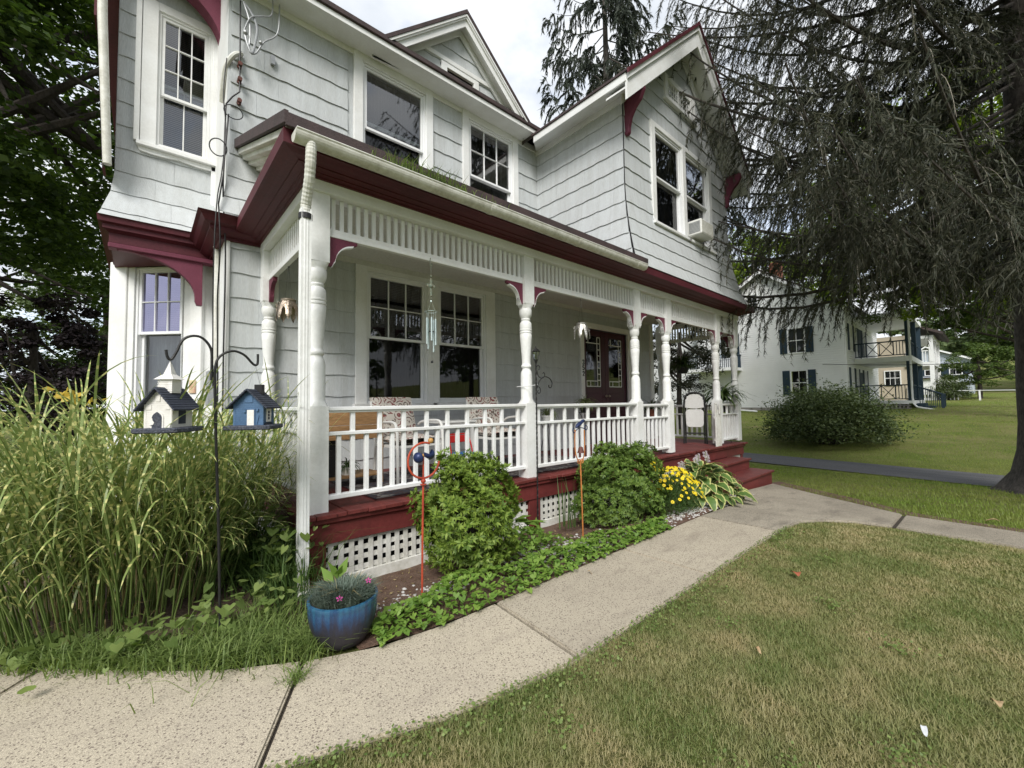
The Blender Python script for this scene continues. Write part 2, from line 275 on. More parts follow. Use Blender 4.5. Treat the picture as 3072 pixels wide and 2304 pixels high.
leafmat('purple_leaf', (0.022,0.018,0.022), (0.06,0.045,0.05), 0.2)
leafmat('bush_leaf', (0.045,0.07,0.028), (0.12,0.155,0.06), 0.25, gloss=0.025)
leafmat('house_plant', (0.03,0.06,0.02), (0.09,0.13,0.045), 0.25)
leafmat('spider_plant', (0.10,0.14,0.05), (0.26,0.29,0.15), 0.25)
leafmat('yellow_leaf', (0.46,0.33,0.05), (0.55,0.42,0.08), 0.3)

# ------------------------------------------------------------ mesh and object helpers
WL = {}   # world location of every object
def link(name, mesh, mat=None, parent=None, loc=(0,0,0)):
    o = bpy.data.objects.new(name, mesh); COL.objects.link(o)
    if mat and not mesh.materials: mesh.materials.append(MATS[mat])
    w = Vector(loc); WL[o] = w
    if parent:
        o.parent = parent; o.location = w - WL[parent]
    else: o.location = w
    return o
def tag(o, label=None, cat=None, group=None, kind=None):
    for k, v in (('label', label), ('category', cat), ('group', group), ('kind', kind)):
        if v: o[k] = v
    return o
def thing(name, label, cat, loc=(0,0,0), group=None):
    o = bpy.data.objects.new(name, None); COL.objects.link(o); o.location = loc; WL[o] = Vector(loc); o.empty_display_size = 0.1
    return tag(o, label, cat, group)
class MB:
    """collects geometry in local axes, mapped to the world by M"""
    def __init__(s, M=None): s.v = []; s.f = []; s.M = M or Matrix.Identity(4); s.uv = None
    def add(s, vs, fs):
        b = len(s.v); s.v += [tuple(s.M @ Vector(p)) for p in vs]; s.f += [tuple(b+i for i in q) for q in fs]; return s
    def box(s, x0, x1, y0, y1, z0, z1):
        return s.add([(x0,y0,z0),(x1,y0,z0),(x1,y1,z0),(x0,y1,z0),(x0,y0,z1),(x1,y0,z1),(x1,y1,z1),(x0,y1,z1)],
                     [(0,3,2,1),(4,5,6,7),(0,1,5,4),(1,2,6,5),(2,3,7,6),(3,0,4,7)])
    def cbox(s, cx, cy, cz, sx, sy, sz): return s.box(cx-sx/2, cx+sx/2, cy-sy/2, cy+sy/2, cz-sz/2, cz+sz/2)
    def prism(s, poly, axis, a, b):
        """extrude 2D polygon along axis: 'x' -> poly is (y,z), 'y' -> (x,z), 'z' -> (x,y)"""
        n = len(poly)
        def P(p, t): return {'x': (t,p[0],p[1]), 'y': (p[0],t,p[1]), 'z': (p[0],p[1],t)}[axis]
        vs = [P(p,a) for p in poly] + [P(p,b) for p in poly]
        return s.add(vs, [tuple(range(n))[::-1], tuple(range(n,2*n))] + [(i,(i+1)%n,n+(i+1)%n,n+i) for i in range(n)])
    def tube(s, pts, r, n=8, cap=True, twist=0.0):
        pts = [Vector(p) for p in pts]; k = len(pts); rs = r if isinstance(r, (list, tuple)) else [r]*k
        t0 = (pts[1]-pts[0]).normalized(); up = Vector((0,0,1)) if abs(t0.z) < 0.9 else Vector((1,0,0)); a = t0.cross(up).normalized()
        vs = []
        for i, p in enumerate(pts):
            t = (pts[min(i+1,k-1)]-pts[max(i-1,0)]).normalized(); a = (a - t*a.dot(t)).normalized(); b = t.cross(a)
            for j in range(n):
                an = 2*math.pi*j/n + twist*i; vs.append(tuple(p + (a*math.cos(an)+b*math.sin(an))*rs[i]))
        fs = [(i*n+j, i*n+(j+1)%n, (i+1)*n+(j+1)%n, (i+1)*n+j) for i in range(k-1) for j in range(n)]
        if cap: fs += [tuple(range(n))[::-1], tuple(range((k-1)*n, k*n))]
        return s.add(vs, fs)
    def lathe(s, prof, c=(0,0,0), n=20, cap=True, sq=None):
        vs = []; k = len(prof)
        for r, z in prof:
            for j in range(n):
                an = 2*math.pi*j/n; vs.append((c[0]+r*math.cos(an), c[1]+r*math.sin(an), c[2]+z))
        fs = [(i*n+j, i*n+(j+1)%n, (i+1)*n+(j+1)%n, (i+1)*n+j) for i in range(k-1) for j in range(n)]
        if cap: fs += [tuple(range(n))[::-1], tuple(range((k-1)*n, k*n))]
        return s.add(vs, fs)
    def ball(s, c, r, n=10, sz=1.0):
        m = n//2+1
        return s.lathe([(max(r*math.sin(math.pi*i/m),1e-4), -r*sz*math.cos(math.pi*i/m)) for i in range(m+1)], c, n)
    def mesh(s, name, bevel=0.0, smooth=False, fix=True):
        me = bpy.data.meshes.new(name); me.from_pydata(s.v, [], s.f)
        if fix or bevel:
            bm = bmesh.new(); bm.from_mesh(me)
            if fix: bmesh.ops.recalc_face_normals(bm, faces=bm.faces)
            if bevel: bmesh.ops.bevel(bm, geom=[e for e in bm.edges if len(e.link_faces) == 2 and e.calc_face_angle(0) > 0.6], offset=bevel, segments=1, affect='EDGES', clamp_overlap=True)
            bm.to_mesh(me); bm.free()
        if smooth:
            me.polygons.foreach_set('use_smooth', [True]*len(me.polygons)); me.update()
            try: me.set_sharp_from_angle(angle=R(38))
            except Exception: pass
        return me
    def build(s, name, mat, parent=None, bevel=0.0, smooth=False, fix=True):
        return link(name, s.mesh(name, bevel, smooth, fix), mat, parent)
def npmesh(name, V, F, uv=None, smooth=False):
    """big mesh from numpy arrays; F is (n,3) or (n,4), or a list of both"""
    me = bpy.data.meshes.new(name); V = np.asarray(V, np.float32); Fs = F if isinstance(F, list) else [F]
    Fs = [np.asarray(f, np.int32) for f in Fs if len(f)]
    nl = sum(f.size for f in Fs); npoly = sum(len(f) for f in Fs)
    me.vertices.add(len(V)); me.vertices.foreach_set('co', V.ravel()); me.loops.add(nl); me.polygons.add(npoly)
    idx = np.concatenate([f.ravel() for f in Fs]); me.loops.foreach_set('vertex_index', idx)
    tot = np.concatenate([np.full(len(f), f.shape[1], np.int32) for f in Fs]); st = np.concatenate([[0], np.cumsum(tot)[:-1]]).astype(np.int32)
    me.polygons.foreach_set('loop_start', st); me.polygons.foreach_set('loop_total', tot)
    if smooth: me.polygons.foreach_set('use_smooth', np.ones(npoly, bool))
    me.update(calc_edges=True)
    if uv is not None:
        l = me.uv_layers.new(name='UVMap'); l.data.foreach_set('uv', np.asarray(uv, np.float32)[idx].ravel())
    return me
def frame(origin, du, dw):
    """matrix: local x along wall (du), local y outward (dw), local z up"""
    du = Vector(du).normalized(); dw = Vector(dw).normalized(); m = Matrix.Identity(4)
    for i in range(3): m[i][0] = du[i]; m[i][1] = dw[i]; m[i][2] = (0,0,1)[i]; m[i][3] = origin[i]
    return m
XS = [-400,5.2,13.1,15.5,17,24,31,45,70,110,160,400]; ZS = [0,0,-.52,-.53,-.37,.20,.60,1.05,1.9,6,16,40]
def ter(x, y=0):
    z = np.interp(x, XS, ZS)
    return z
def bedz(x, y):
    x = np.asarray(x, float); y = np.asarray(y, float)
    return ter(x) - .125*np.clip((y-2.35)/1.0,0,1)*np.clip((x-.95)/.25,0,1)*np.clip((7.2-x)/.6,0,1)
print('setup done')
# ============================================================ SETTING: ground, walk, drive
def grid_mesh(name, xs, ys, zf):
    X, Y = np.meshgrid(xs, ys, indexing='ij'); Z = zf(X, Y); nx, ny = X.shape
    V = np.stack([X.ravel(), Y.ravel(), Z.ravel()], 1); i = np.arange(nx-1)[:,None]*ny + np.arange(ny-1)[None,:]; i = i.ravel()
    return npmesh(name, V, np.stack([i, i+ny, i+ny+1, i+1], 1), smooth=True)
gx = np.unique(np.concatenate([np.linspace(-500,-20,9), np.linspace(-20,0,21), np.linspace(0,10,51), np.linspace(10,40,61), np.linspace(40,160,41), np.linspace(160,600,10)]))
gy = np.unique(np.concatenate([np.linspace(-400,-20,9), np.linspace(-20,-2,19), np.linspace(-2,8,51), np.linspace(8,40,17), np.linspace(40,600,20)]))
g = link('ground', grid_mesh('ground', gx, gy, lambda X, Y: bedz(X,Y) - 0.03), 'lawn'); tag(g, kind='structure', label='dry summer lawn with mottled green and tan patches')

# concrete walk: dark bedding sheet and separate slabs
far_edge = [(-2.6,5.4),(-1.4,4.35),(-.53,3.49),(-.31,3.18),(.1,2.78),(.35,2.56),(.64,2.38),(1.0,2.24),(1.4,2.19),(1.78,2.185),(3.3,2.19),(4.8,2.19),(5.9,2.21),(6.4,2.34),(7.0,2.56),(8.62,2.62)]
near_edge = [(-3.6,4.6),(-2.2,3.35),(-1.2,2.55),(-.75,2.28),(-.35,2.06),(0.0,1.90),(.37,1.77),(.97,1.55),(1.6,1.435),(1.78,1.425),(3.2,1.42),(4.6,1.41),(5.0,1.40)]
def lerp_poly(P, t):
    d = [0]
    for a, b in zip(P, P[1:]): d.append(d[-1] + math.hypot(b[0]-a[0], b[1]-a[1]))
    t *= d[-1]
    for i in range(len(P)-1):
        if t <= d[i+1]+1e-9:
            k = (t-d[i])/(d[i+1]-d[i]); return (P[i][0]+(P[i+1][0]-P[i][0])*k, P[i][1]+(P[i+1][1]-P[i][1])*k)
    return P[-1]
def edge_at_x(P, x):
    for a, b in zip(P, P[1:]):
        if a[0] <= x <= b[0]: k = (x-a[0])/(b[0]-a[0]); return a[1]+(b[1]-a[1])*k
    return P[-1][1] if x > P[-1][0] else P[0][1]
def in_poly(x, y, P):
    c = np.zeros(np.shape(x), bool); n = len(P)
    for i in range(n):
        x1, y1 = P[i]; x2, y2 = P[(i+1)%n]
        m = ((y1 > y) != (y2 > y)) & (x < (x2-x1)*(y-y1)/((y2-y1) if y2 != y1 else 1e-9) + x1); c ^= m
    return c
walk = tag(link('walkway', bpy.data.meshes.new('walkway')), kind='structure', label='pale exposed aggregate concrete walk with dark joints')
def slab(poly, mat, thick=0.07, dz=0.0):
    c = Vector((sum(p[0] for p in poly)/len(poly), sum(p[1] for p in poly)/len(poly), 0))
    q = []
    for p in poly:
        d = (Vector((p[0],p[1],0))-c); L_ = d.length; q.append(tuple(c + d*(1-0.009/max(L_,0.1)))[:2])
    m = MB(); n = len(q); vs = [(x,y,float(ter(x))+dz) for x,y in q] + [(x,y,float(ter(x))+dz-thick) for x,y in q]
    m.add(vs, [tuple(range(n))] + [(i,n+i,n+(i+1)%n,(i+1)%n) for i in range(n)])
    me = m.mesh('slab'); bm = bmesh.new(); bm.from_mesh(me)
    bmesh.ops.bevel(bm, geom=[e for e in bm.edges if all(v.co.z > float(ter(v.co.x))+dz-thick/2 for v in e.verts)], offset=0.009, segments=2, affect='EDGES'); bm.to_mesh(me); bm.free()
    return link('slab', me, mat, walk)
def seg(P, xa, xb):
    r = [(xa, edge_at_x(P, xa))] + [p for p in P if xa+1e-6 < p[0] < xb-1e-6] + [(xb, edge_at_x(P, xb))]; return r
# cuts as (x on far edge, x on near edge)
cuts = [(-2.6,-3.6),(-1.5,-2.3),(-.34,-.95),(.645,.335),(1.764,1.70),(3.21,3.215),(4.75,4.75)]
for (fa, na), (fb, nb) in zip(cuts, cuts[1:]):
    slab(seg(near_edge, na, nb) + seg(far_edge, fa, fb)[::-1], 'concrete' if fa < 1.7 else 'concrete_mid', dz=random.uniform(-.004,.004))
front_walk_left = [(5.0,1.40),(5.35,1.36),(5.66,1.22),(5.88,1.0),(5.97,.7)]
slab([(4.75,1.41)] + front_walk_left + [(6.98,.72),(7.5,1.35),(8.1,2.05),(8.62,2.62),(7.0,2.56),(6.4,2.34),(5.9,2.21),(4.75,2.19)], 'concrete_old')
slab([(5.97,.68),(5.93,-.9),(6.86,-.9),(6.96,.70)], 'concrete_old', dz=-.004); slab([(5.93,-.93),(5.9,-2.6),(6.84,-2.6),(6.86,-.93)], 'concrete_old', dz=.003)
bed_poly = [(-3.7,4.7)] + near_edge[1:] + front_walk_left[1:] + [(5.93,-2.6),(6.84,-2.6),(6.98,.72),(8.62,2.62)] + far_edge[::-1][1:]
def sheet(poly, dz, step=None): 
    m = MB(); m.add([(x,y,float(ter(x))+dz) for x,y in poly], [tuple(range(len(poly)))]); return m
me = sheet(bed_poly, -0.022).mesh('walkway', fix=False); walk.data = me; me.materials.append(MATS['joint_dirt'])
# asphalt drive
m = MB()
for y0, y1 in ((-30,-3),(-3,6),(6,40)):
    def dx(y): return 12.98 + y*0.125
    m.add([(dx(y0),y0,-.50),(dx(y0)+2.05,y0,-.505),(dx(y1)+2.05,y1,-.505),(dx(y1),y1,-.50)], [(0,1,2,3)])
drive = tag(m.build('driveway', 'asphalt', fix=False), kind='structure', label='narrow grey asphalt driveway')
me = drive.data
for v in me.vertices: v.co.z -= 0.030
# planting beds
bx_ = np.linspace(.9,6.7,59); by_ = np.linspace(0,1,16); Xb, Tb = np.meshgrid(bx_, by_, indexing='ij')
Yb = np.vectorize(lambda x: edge_at_x(far_edge, x)+.004)(Xb[:,0])[:,None]*(1-Tb)+3.5*Tb; Zb = bedz(Xb,Yb)-.008+.008*np.sin(Xb*17)*np.sin(Yb*13)
ii = (np.arange(58)[:,None]*16+np.arange(15)[None,:]).ravel()
bed = tag(link('flower_bed', npmesh('flower_bed', np.stack([Xb.ravel(),Yb.ravel(),Zb.ravel()],1), np.stack([ii,ii+16,ii+17,ii+1],1), smooth=True), 'mulch'), kind='structure', label='brown mulch bed along the porch')
lit = MB(); Pn = [(8.75,2.75,.35),(8.2,2.0,.30),(7.6,1.3,.28),(7.08,.7,.22),(6.97,.1,.22),(6.93,-.9,.25),(6.9,-2,.3)]
for (a, b) in zip(Pn, Pn[1:]): lit.add([(a[0],a[1],float(ter(a[0]))-.024),(a[0]+a[2],a[1]-a[2]*.3,float(ter(a[0]))-.024),(b[0]+b[2],b[1]-b[2]*.3,float(ter(b[0]))-.024),(b[0],b[1],float(ter(b[0]))-.024)], [(0,1,2,3)])
tag(lit.build('needle_litter', 'mulch', fix=False), kind='structure', label='brown needle litter along the front walk')
bed2 = tag(sheet([(-1.6,4.4),(-.53,3.47),(-.31,3.16),(.1,2.76),(.5,2.50),(.92,2.5),(.92,5.2),(-1.6,7.0)], -0.014).build('side_bed', 'soil', fix=False), kind='structure', label='earth bed under the ornamental grass')
# ============================================================ THE HOUSE
YW, YL, YG = 5.26, 6.24, 3.426        # main wall, left bay wall, right wing front
house = thing('house', 'grey shingled two-storey house with maroon trim and a white spindled porch', 'house', (4.5, 5.26, 0))
FM = frame((0,YW,0),(1,0,0),(0,-1,0)); FL = frame((0,YL,0),(1,0,0),(0,-1,0)); FG = frame((0,YG,0),(1,0,0),(0,-1,0))
FS = frame((5.335,0,0),(0,1,0),(-1,0,0))      # wing side: u = Y
FC = frame((-.28,7.06,0),(.7071,-.7071,0),(-.7071,-.7071,0))   # chamfered corner, u 0..1.16
def clip(poly, a, b, c):
    out = []
    for i in range(len(poly)):
        p, q = poly[i], poly[(i+1)%len(poly)]; dp = a*p[0]+b*p[1]-c; dq = a*q[0]+b*q[1]-c
        if dp <= 0: out.append(p)
        if dp*dq < 0: t = dp/(dp-dq); out.append((p[0]+(q[0]-p[0])*t, p[1]+(q[1]-p[1])*t))
    return out
def subtract(polys, h):
    res = []
    for p in polys:
        us = [q[0] for q in p]; vs_ = [q[1] for q in p]
        if max(us) <= h[0] or min(us) >= h[1] or max(vs_) <= h[2] or min(vs_) >= h[3]: res.append(p); continue
        a = clip(p, 1,0,h[0]); b = clip(p, -1,0,-h[1]); mid = clip(clip(p, -1,0,-h[0]), 1,0,h[1])
        res += [x for x in (a, b, clip(mid, 0,1,h[2]) if mid else None, clip(mid, 0,-1,-h[3]) if mid else None) if x]
    return [p for p in res if len(p) > 2 and max(q[0] for q in p)-min(q[0] for q in p) > .012 and max(q[1] for q in p)-min(q[1] for q in p) > .012]
def siding(parent, M, uL, uR, vbot, vtop, anchor, holes=(), clips=(), flare=None, width=0.61, expo=0.265, seed=0, mat='siding'):
    rs = random.Random(seed); fl = flare or (lambda v: 0.0)
    lf = uL if callable(uL) else (lambda v: uL); rf = uR if callable(uR) else (lambda v: uR)
    k = math.floor((vbot-anchor)/expo+1e-6); v = anchor + k*expo; row = 0; made = 0
    while v < vtop-0.02:
        vb, vt = max(v, vbot), min(v+expo+0.012, vtop)
        a, b = lf(vb), rf(vb); off = (0.31 if row % 2 else 0.0) + rs.uniform(-.12,.12); ph = rs.uniform(0,6)
        js = [a]; x = a - (a % width) + off
        while x < b:
            if x > a+0.08 and x < b-0.08: js.append(x)
            x += width
        js.append(b)
        for s in range(len(js)-1):
            p, q = js[s], js[s+1]; g = 0.0008; n = max(3, int((q-p)/0.07)); pts = []
            for i in range(n+1):
                u = p+g + (q-p-2*g)*i/n; w = 0.0055*math.sin(u*21+ph)+0.0018*math.sin(u*37+1.7*ph) if vb > vbot+1e-6 else 0
                pts.append((u, vb + w))
            tl = p if s else lf(vt); tr = q if s < len(js)-2 else rf(vt)
            pts += [(tr-g, vt), (tl+g, vt)]
            polys = [pts]
            for c in clips: polys = [clip(z, *c) for z in polys]
            polys = [z for z in polys if len(z) > 2]
            for h in holes: polys = subtract(polys, h)
            dz = rs.uniform(-.0008,.0008)
            for P in polys:
                m = MB(M); nn = len(P); fr, bk = [], []
                for (u, w) in P:
                    t = (w-vb)/max(vt-vb,1e-3); o = 0.021*(1-t) + 0.006*t + fl(w) + dz; fr.append((u,o,w)); bk.append((u,o-0.010,w))
                m.add(fr+bk, [tuple(range(nn))] + [(i,nn+i,nn+(i+1)%nn,(i+1)%nn) for i in range(nn)])
                link('shingle', m.mesh('shingle'), mat, parent); made += 1
        v += expo; row += 1
    return made
def wall_mesh(M, u0, u1, v0, v1, holes=(), extra=()):
    m = MB(M); polys = [[(u0,v0),(u1,v0),(u1,v1),(u0,v1)]] + list(extra)
    for h in holes: polys = subtract(polys, h)
    for p in polys: m.add([(u,0,v) for u,v in p], [tuple(range(len(p)))])
    return m
def window(M, u0, u1, v0, v1, meet, cas=(.12,.12,.10,.06), grid=(3,2), low=(1,1), up_glass='glass', lo_glass='glass_screen', blind='blind_dark', lowbk='curtain', parent=None, sill=0.05, frame_mat='vinyl', cas_mat='paint_white', lift=0.0, blind_low=False, proud=0.045):
    parent = parent or house; l, r, t, b = cas
    m = MB(M)
    m.box(u0-l,u0,0.0,proud,v0-b,v1+t); m.box(u1,u1+r,0.0,proud,v0-b,v1+t); m.box(u0,u1,0.0,proud-.002,v1,v1+t)
    if b > 0: m.box(u0-l-.03,u1+r+.03,-.01,proud+sill,v0-b,v0-b+.045); m.box(u0-.0,u1+.0,0.0,proud-.002,v0-b+.045,v0)
    W = m.build('window', cas_mat, parent, bevel=0.004)
    m = MB(M)   # jamb
    e = 0.028; m.box(u0,u0+e,-.11,.022,v0,v1); m.box(u1-e,u1,-.11,.022,v0,v1); m.box(u0+e,u1-e,-.11,.022,v1-e,v1); m.box(u0+e,u1-e,-.11,.026,v0,v0+e)
    m.build('frame', frame_mat, W, bevel=0.003)
    a, b2, c, d = u0+e, u1-e, v0+e, v1-e; s = 0.035
    def sash(x0, x1, z0, z1, y0, y1, g, gm, nm):
        q = MB(M); q.box(x0,x0+s,y0,y1,z0,z1); q.box(x1-s,x1,y0,y1,z0,z1); q.box(x0+s,x1-s,y0,y1,z0,z0+s); q.box(x0+s,x1-s,y0,y1,z1-s,z1)
        X0, X1, Z0, Z1 = x0+s, x1-s, z0+s, z1-s; mu = 0.012
        for i in range(1,g[0]): x = X0+(X1-X0)*i/g[0]; q.box(x-mu/2,x+mu/2,y0+.008,y1-.004,Z0,Z1)
        for j in range(1,g[1]): z = Z0+(Z1-Z0)*j/g[1]; q.box(X0,X1,y0+.0085,y1-.0045,z-mu/2,z+mu/2)
        q.build(nm, frame_mat, W, bevel=0.003)
        for i in range(g[0]):
            for j in range(g[1]):
                p = MB(M); ty = random.uniform(-.0012,.0012); yy = (y0+y1)/2-.004
                xa, xb, za, zb = X0+(X1-X0)*i/g[0], X0+(X1-X0)*(i+1)/g[0], Z0+(Z1-Z0)*j/g[1], Z0+(Z1-Z0)*(j+1)/g[1]
                p.add([(xa,yy-ty,za),(xb,yy+ty,za),(xb,yy+ty*.5,zb),(xa,yy-ty*.5,zb)], [(0,1,2,3)]); p.build('pane', gm, W, fix=False)
    sash(a,b2,meet-.02,d,-.035,.008,grid,up_glass,'upper_sash')
    sash(a,b2,c,meet+.02+lift,-.080,-.038,low,lo_glass,'lower_sash')
    if blind:
        q = MB(M); z = d-.01; zz = (c+.02 if blind_low else meet-.01)
        while z > zz: q.add([(a,-.125,z),(b2,-.125,z),(b2,-.105,z-.017),(a,-.105,z-.017)], [(0,1,2,3)]); z -= 0.0235
        q.build('blind', blind, W, fix=False)
    q = MB(M); n = 26; yb = -.16
    vs_ = []
    for i in range(n+1):
        u = a-.05+(b2-a+.1)*i/n; o = yb + .018*math.sin(i*1.9)+.01*math.sin(i*3.7); vs_ += [(u,o,c-.1),(u,o,d+.1)]
    q.add(vs_, [(2*i,2*i+2,2*i+3,2*i+1) for i in range(n)]); q.build('curtain', lowbk, W, fix=False)
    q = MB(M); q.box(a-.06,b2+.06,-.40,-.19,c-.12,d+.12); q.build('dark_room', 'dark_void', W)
    return W

# --- walls
win1F = [(2.146,3.03,1.325,3.04),(3.21,4.09,1.33,3.04)]
WIN1 = 0
win2F = [(2.09,3.02,4.50,5.82),(3.79,4.72,4.50,5.82)]
door_h = (6.55,8.09,.44,2.79)
def flare_fn(v0, v1, amt): return lambda v: amt*max(0.0,(v1-v)/(v1-v0))**1.8 if v < v1 else 0.0
w_main = wall_mesh(FM, .62, 9.12, -.12, 5.97, [win1F[0],win1F[1],win2F[0],win2F[1],door_h]).build('wall', 'siding', house, fix=False)
porch_holes = [(2.0,4.27,1.26,3.2),(6.43,8.21,.4,2.91)]
siding(w_main, FM, .66, 9.05, .40, 3.17, 3.003, porch_holes, seed=1)
fm2 = flare_fn(3.25, 4.05, .26)
siding(w_main, FM, lambda v: .645-fm2(v)*.45, 1.9, 3.27, 5.95, 5.61, [(1.97,3.135,4.4,6.1)], [(1,0,1.97)], fm2, seed=2)
siding(w_main, FM, 1.97, 5.335, 4.0, 5.95, 5.61, [(1.97,3.135,4.3,6.1),(3.675,4.84,4.3,6.1)], seed=3)
# main block's left return and the chamfered bay
w = wall_mesh(frame((.62,0,0),(0,1,0),(-1,0,0)), YW, YL+.9, -.12, 6.6).build('wall', 'paint_white', house, fix=False)
w_lb = wall_mesh(FL, -.28, .62, 3.28, 8.2, [(.06,.56,4.33,5.95)]).build('wall', 'siding', house, fix=False)
fl3 = flare_fn(3.32, 3.95, .26)
siding(w_lb, FL, lambda v: -.275-fl3(v)*.42, .615, 3.32, 6.6, 4.72, [(-.085,.62,4.28,6.05)], flare=fl3, seed=4)
wall_mesh(FL, .53, .63, -.12, 3.2).build('wall', 'paint_white', house, fix=False)
w_ch = wall_mesh(FC, 0, 1.165, -.12, 3.12, [(.30,.92,1.22,3.03)]).build('wall', 'paint_white', house, fix=False)
wall_mesh(frame((-.28,0,0),(0,1,0),(-1,0,0)), 7.06, 12.5, -.12, 3.2).build('wall', 'paint_old', house, fix=False)
wall_mesh(frame((-.28,0,0),(0,1,0),(-1,0,0)), YL, 12.5, 3.1, 8.2).build('wall', 'siding', house, fix=False)
# trims of the bay
m = MB(FC); m.box(-.02,.20,0,.05,-.1,3.1); m.box(.20,.295,0,.03,-.1,3.1); m.box(.925,1.02,0,.03,-.1,3.1); m.box(1.02,1.17,0,.05,-.1,3.1); m.box(.20,1.02,0,.028,3.035,3.1); m.box(.295,.925,0,.034,.9,1.2)
m.build('corner_trim', 'paint_white', house, bevel=.006)
window(FC, .30, .92, 1.22, 3.03, 2.22, cas=(0,0,0,.04), grid=(3,2), up_glass='glass_violet_reflection', lo_glass='glass', blind='blind_dark', lowbk='curtain_pale')
window(FL, .06, .56, 4.335, 5.95, 4.98, cas=(.14,.085,.10,.07), grid=(3,3), low=(2,1), lo_glass='glass', blind='blind', blind_low=True, lowbk='blind_dark', frame_mat='paint_white', lift=.14)
m = MB(FL)     # scalloped apron below that sill
ap = [(-.10,4.262)] + [(x, 4.225-.018*abs(math.sin((x-.27)*7.4))) for x in np.linspace(-.08,.62,25)] + [(.64,4.262)]
m.prism(ap, 'y', 0.022, 0.05); m.build('sill_apron', 'paint_white', house)
m = MB(FL); m.box(.58,.625,.0,.05,3.5,6.6); m.box(-.135,-.085,0.0,.055,4.32,6.6); m.build('corner_trim', 'paint_white', house, bevel=.004)
# overhang of the bay: maroon fascia and soffit
m = MB()
def ring(m, xl, yf, xr, yb, prof):
    """moulding profile (outward, z) swept round a rectangle's left, front and right sides"""
    n = len(prof); vs_ = []
    for d, z in prof: vs_ += [(xl-d,yb,z),(xl-d,yf-d,z),(xr+d,yf-d,z),(xr+d,yb,z)]
    fs = []
    for i in range(n-1):
        for j in range(3): fs.append((4*i+j,4*i+j+1,4*i+4+j+1,4*i+4+j))
    m.add(vs_, fs)
ring(m, -.13, YL, .56, 12, [(-.15,3.03),(.15,3.03),(.15,3.055),(.17,3.07),(.17,3.17),(.20,3.19),(.22,3.20),(.22,3.245),(.255,3.26),(.262,3.325),(-.15,3.35)])
m.build('fascia', 'maroon', house, fix=False)
m = MB(); m.add([(-.285,YL-.15,3.032),(.62,YL-.15,3.032),(.62,7.3,3.032),(-.285,12,3.032)], [(0,1,2,3)]); m.build('soffit', 'maroon', house, fix=False)
def arch_bracket(x0, x1, z0, z1, ya, yb, mat, leg=.055, top=.05):
    pts = [(x0,z1),(x1,z1),(x1,z0)]; pts.append((x1-leg*.9,z0)); pts.append((x1-leg*1.25,z0+.05))
    for i in range(15):
        a = math.pi/2*i/14; pts.append((x1-leg*1.25-(x1-x0-leg*1.25-.04)*(1-math.cos(a)), z0+.09+(z1-top-z0-.09)*math.sin(a)))
    pts.append((x0+.03, z1-top-.006)); pts.append((x0, z1-top+.012))
    return MB().prism(pts, 'y', ya, yb)
arch_bracket(-.25, .50, 2.485, 3.031, 5.985, 6.06, 'maroon').build('bracket', 'maroon_bracket', house, bevel=.004)
MB().box(-.30,.60,5.955,6.085,2.985,3.035).build('bracket_board', 'maroon_bracket', house, bevel=.006)
# upper overhang of the bay (gable foot) with its own bracket
arch_bracket(-.22, .70, 5.58, 6.32, 5.92, 6.10, 'maroon').build('bracket', 'maroon_bracket', house, bevel=.004)
m = MB(); ring(m, -.10, YL, .60, 12, [(-.18,6.32),(.36,6.32),(.36,6.5),(.40,6.55),(-.18,6.6)]); m.build('fascia', 'maroon', house, fix=False)
m = MB(); m.tube([(-.43,5.98,7.2),(-.395,5.98,5.45),(-.325,5.98,3.86)], [.045,.043,.038], 10); m.build('corner_pipe', 'gutter_metal', house, smooth=True)
m = MB(); m.box(-.455,-.435,5.96,6.2,5.4,7.0); m.add([(-.47,5.96,7.2),(-.435,5.96,5.45),(-.362,5.96,3.82),(-.34,5.96,3.82),(-.34,6.2,3.82),(-.362,6.2,3.82),(-.435,6.2,5.45),(-.47,6.2,7.2)], [(0,1,6,7),(1,2,5,6),(2,3,4,5)])
m.build('rake_edge', 'maroon', house, fix=False)

# --- flare band of the main block between bay and porch
m = MB(); ring(m, .62, YW, 9.4, 6.2, [(-.01,3.06),(.05,3.06),(.05,3.09),(.09,3.10),(.14,3.13),(.14,3.16),(.19,3.18),(.22,3.235),(.25,3.26),(-.01,3.28)])
me = m.mesh('fascia', fix=False); bm = bmesh.new(); bm.from_mesh(me); bmesh.ops.bisect_plane(bm, geom=bm.verts[:]+bm.edges[:]+bm.faces[:], plane_co=(1.0,0,0), plane_no=(1,0,0), clear_outer=True); bm.to_mesh(me); bm.free(); link('fascia', me, 'maroon', house)

# --- windows of the main wall
for i, h in enumerate(win1F):
    window(FM, *h, 2.19, cas=((.145 if i == 0 else .09), (.09 if i == 0 else .185), .13, .05), grid=(3,2), blind='blind_dark', lowbk='curtain')
for i, h in enumerate(win2F):
    window(FM, *h, (4.97,4.94)[i], cas=(.12,.12,.12,.06), grid=((3,2) if i else (1,1)), blind='blind_dark', lowbk='curtain', up_glass='glass', lo_glass='glass_screen', lift=(.10,.0)[i])
m = MB(FM); m.box(.62,5.335,0,.03,5.86,5.97); m.build('frieze_board', 'paint_white', house, bevel=.004)
m = MB(FM); m.box(.635,.665,0,.035,-.1,3.1); m.build('corner_trim', 'paint_white', house)

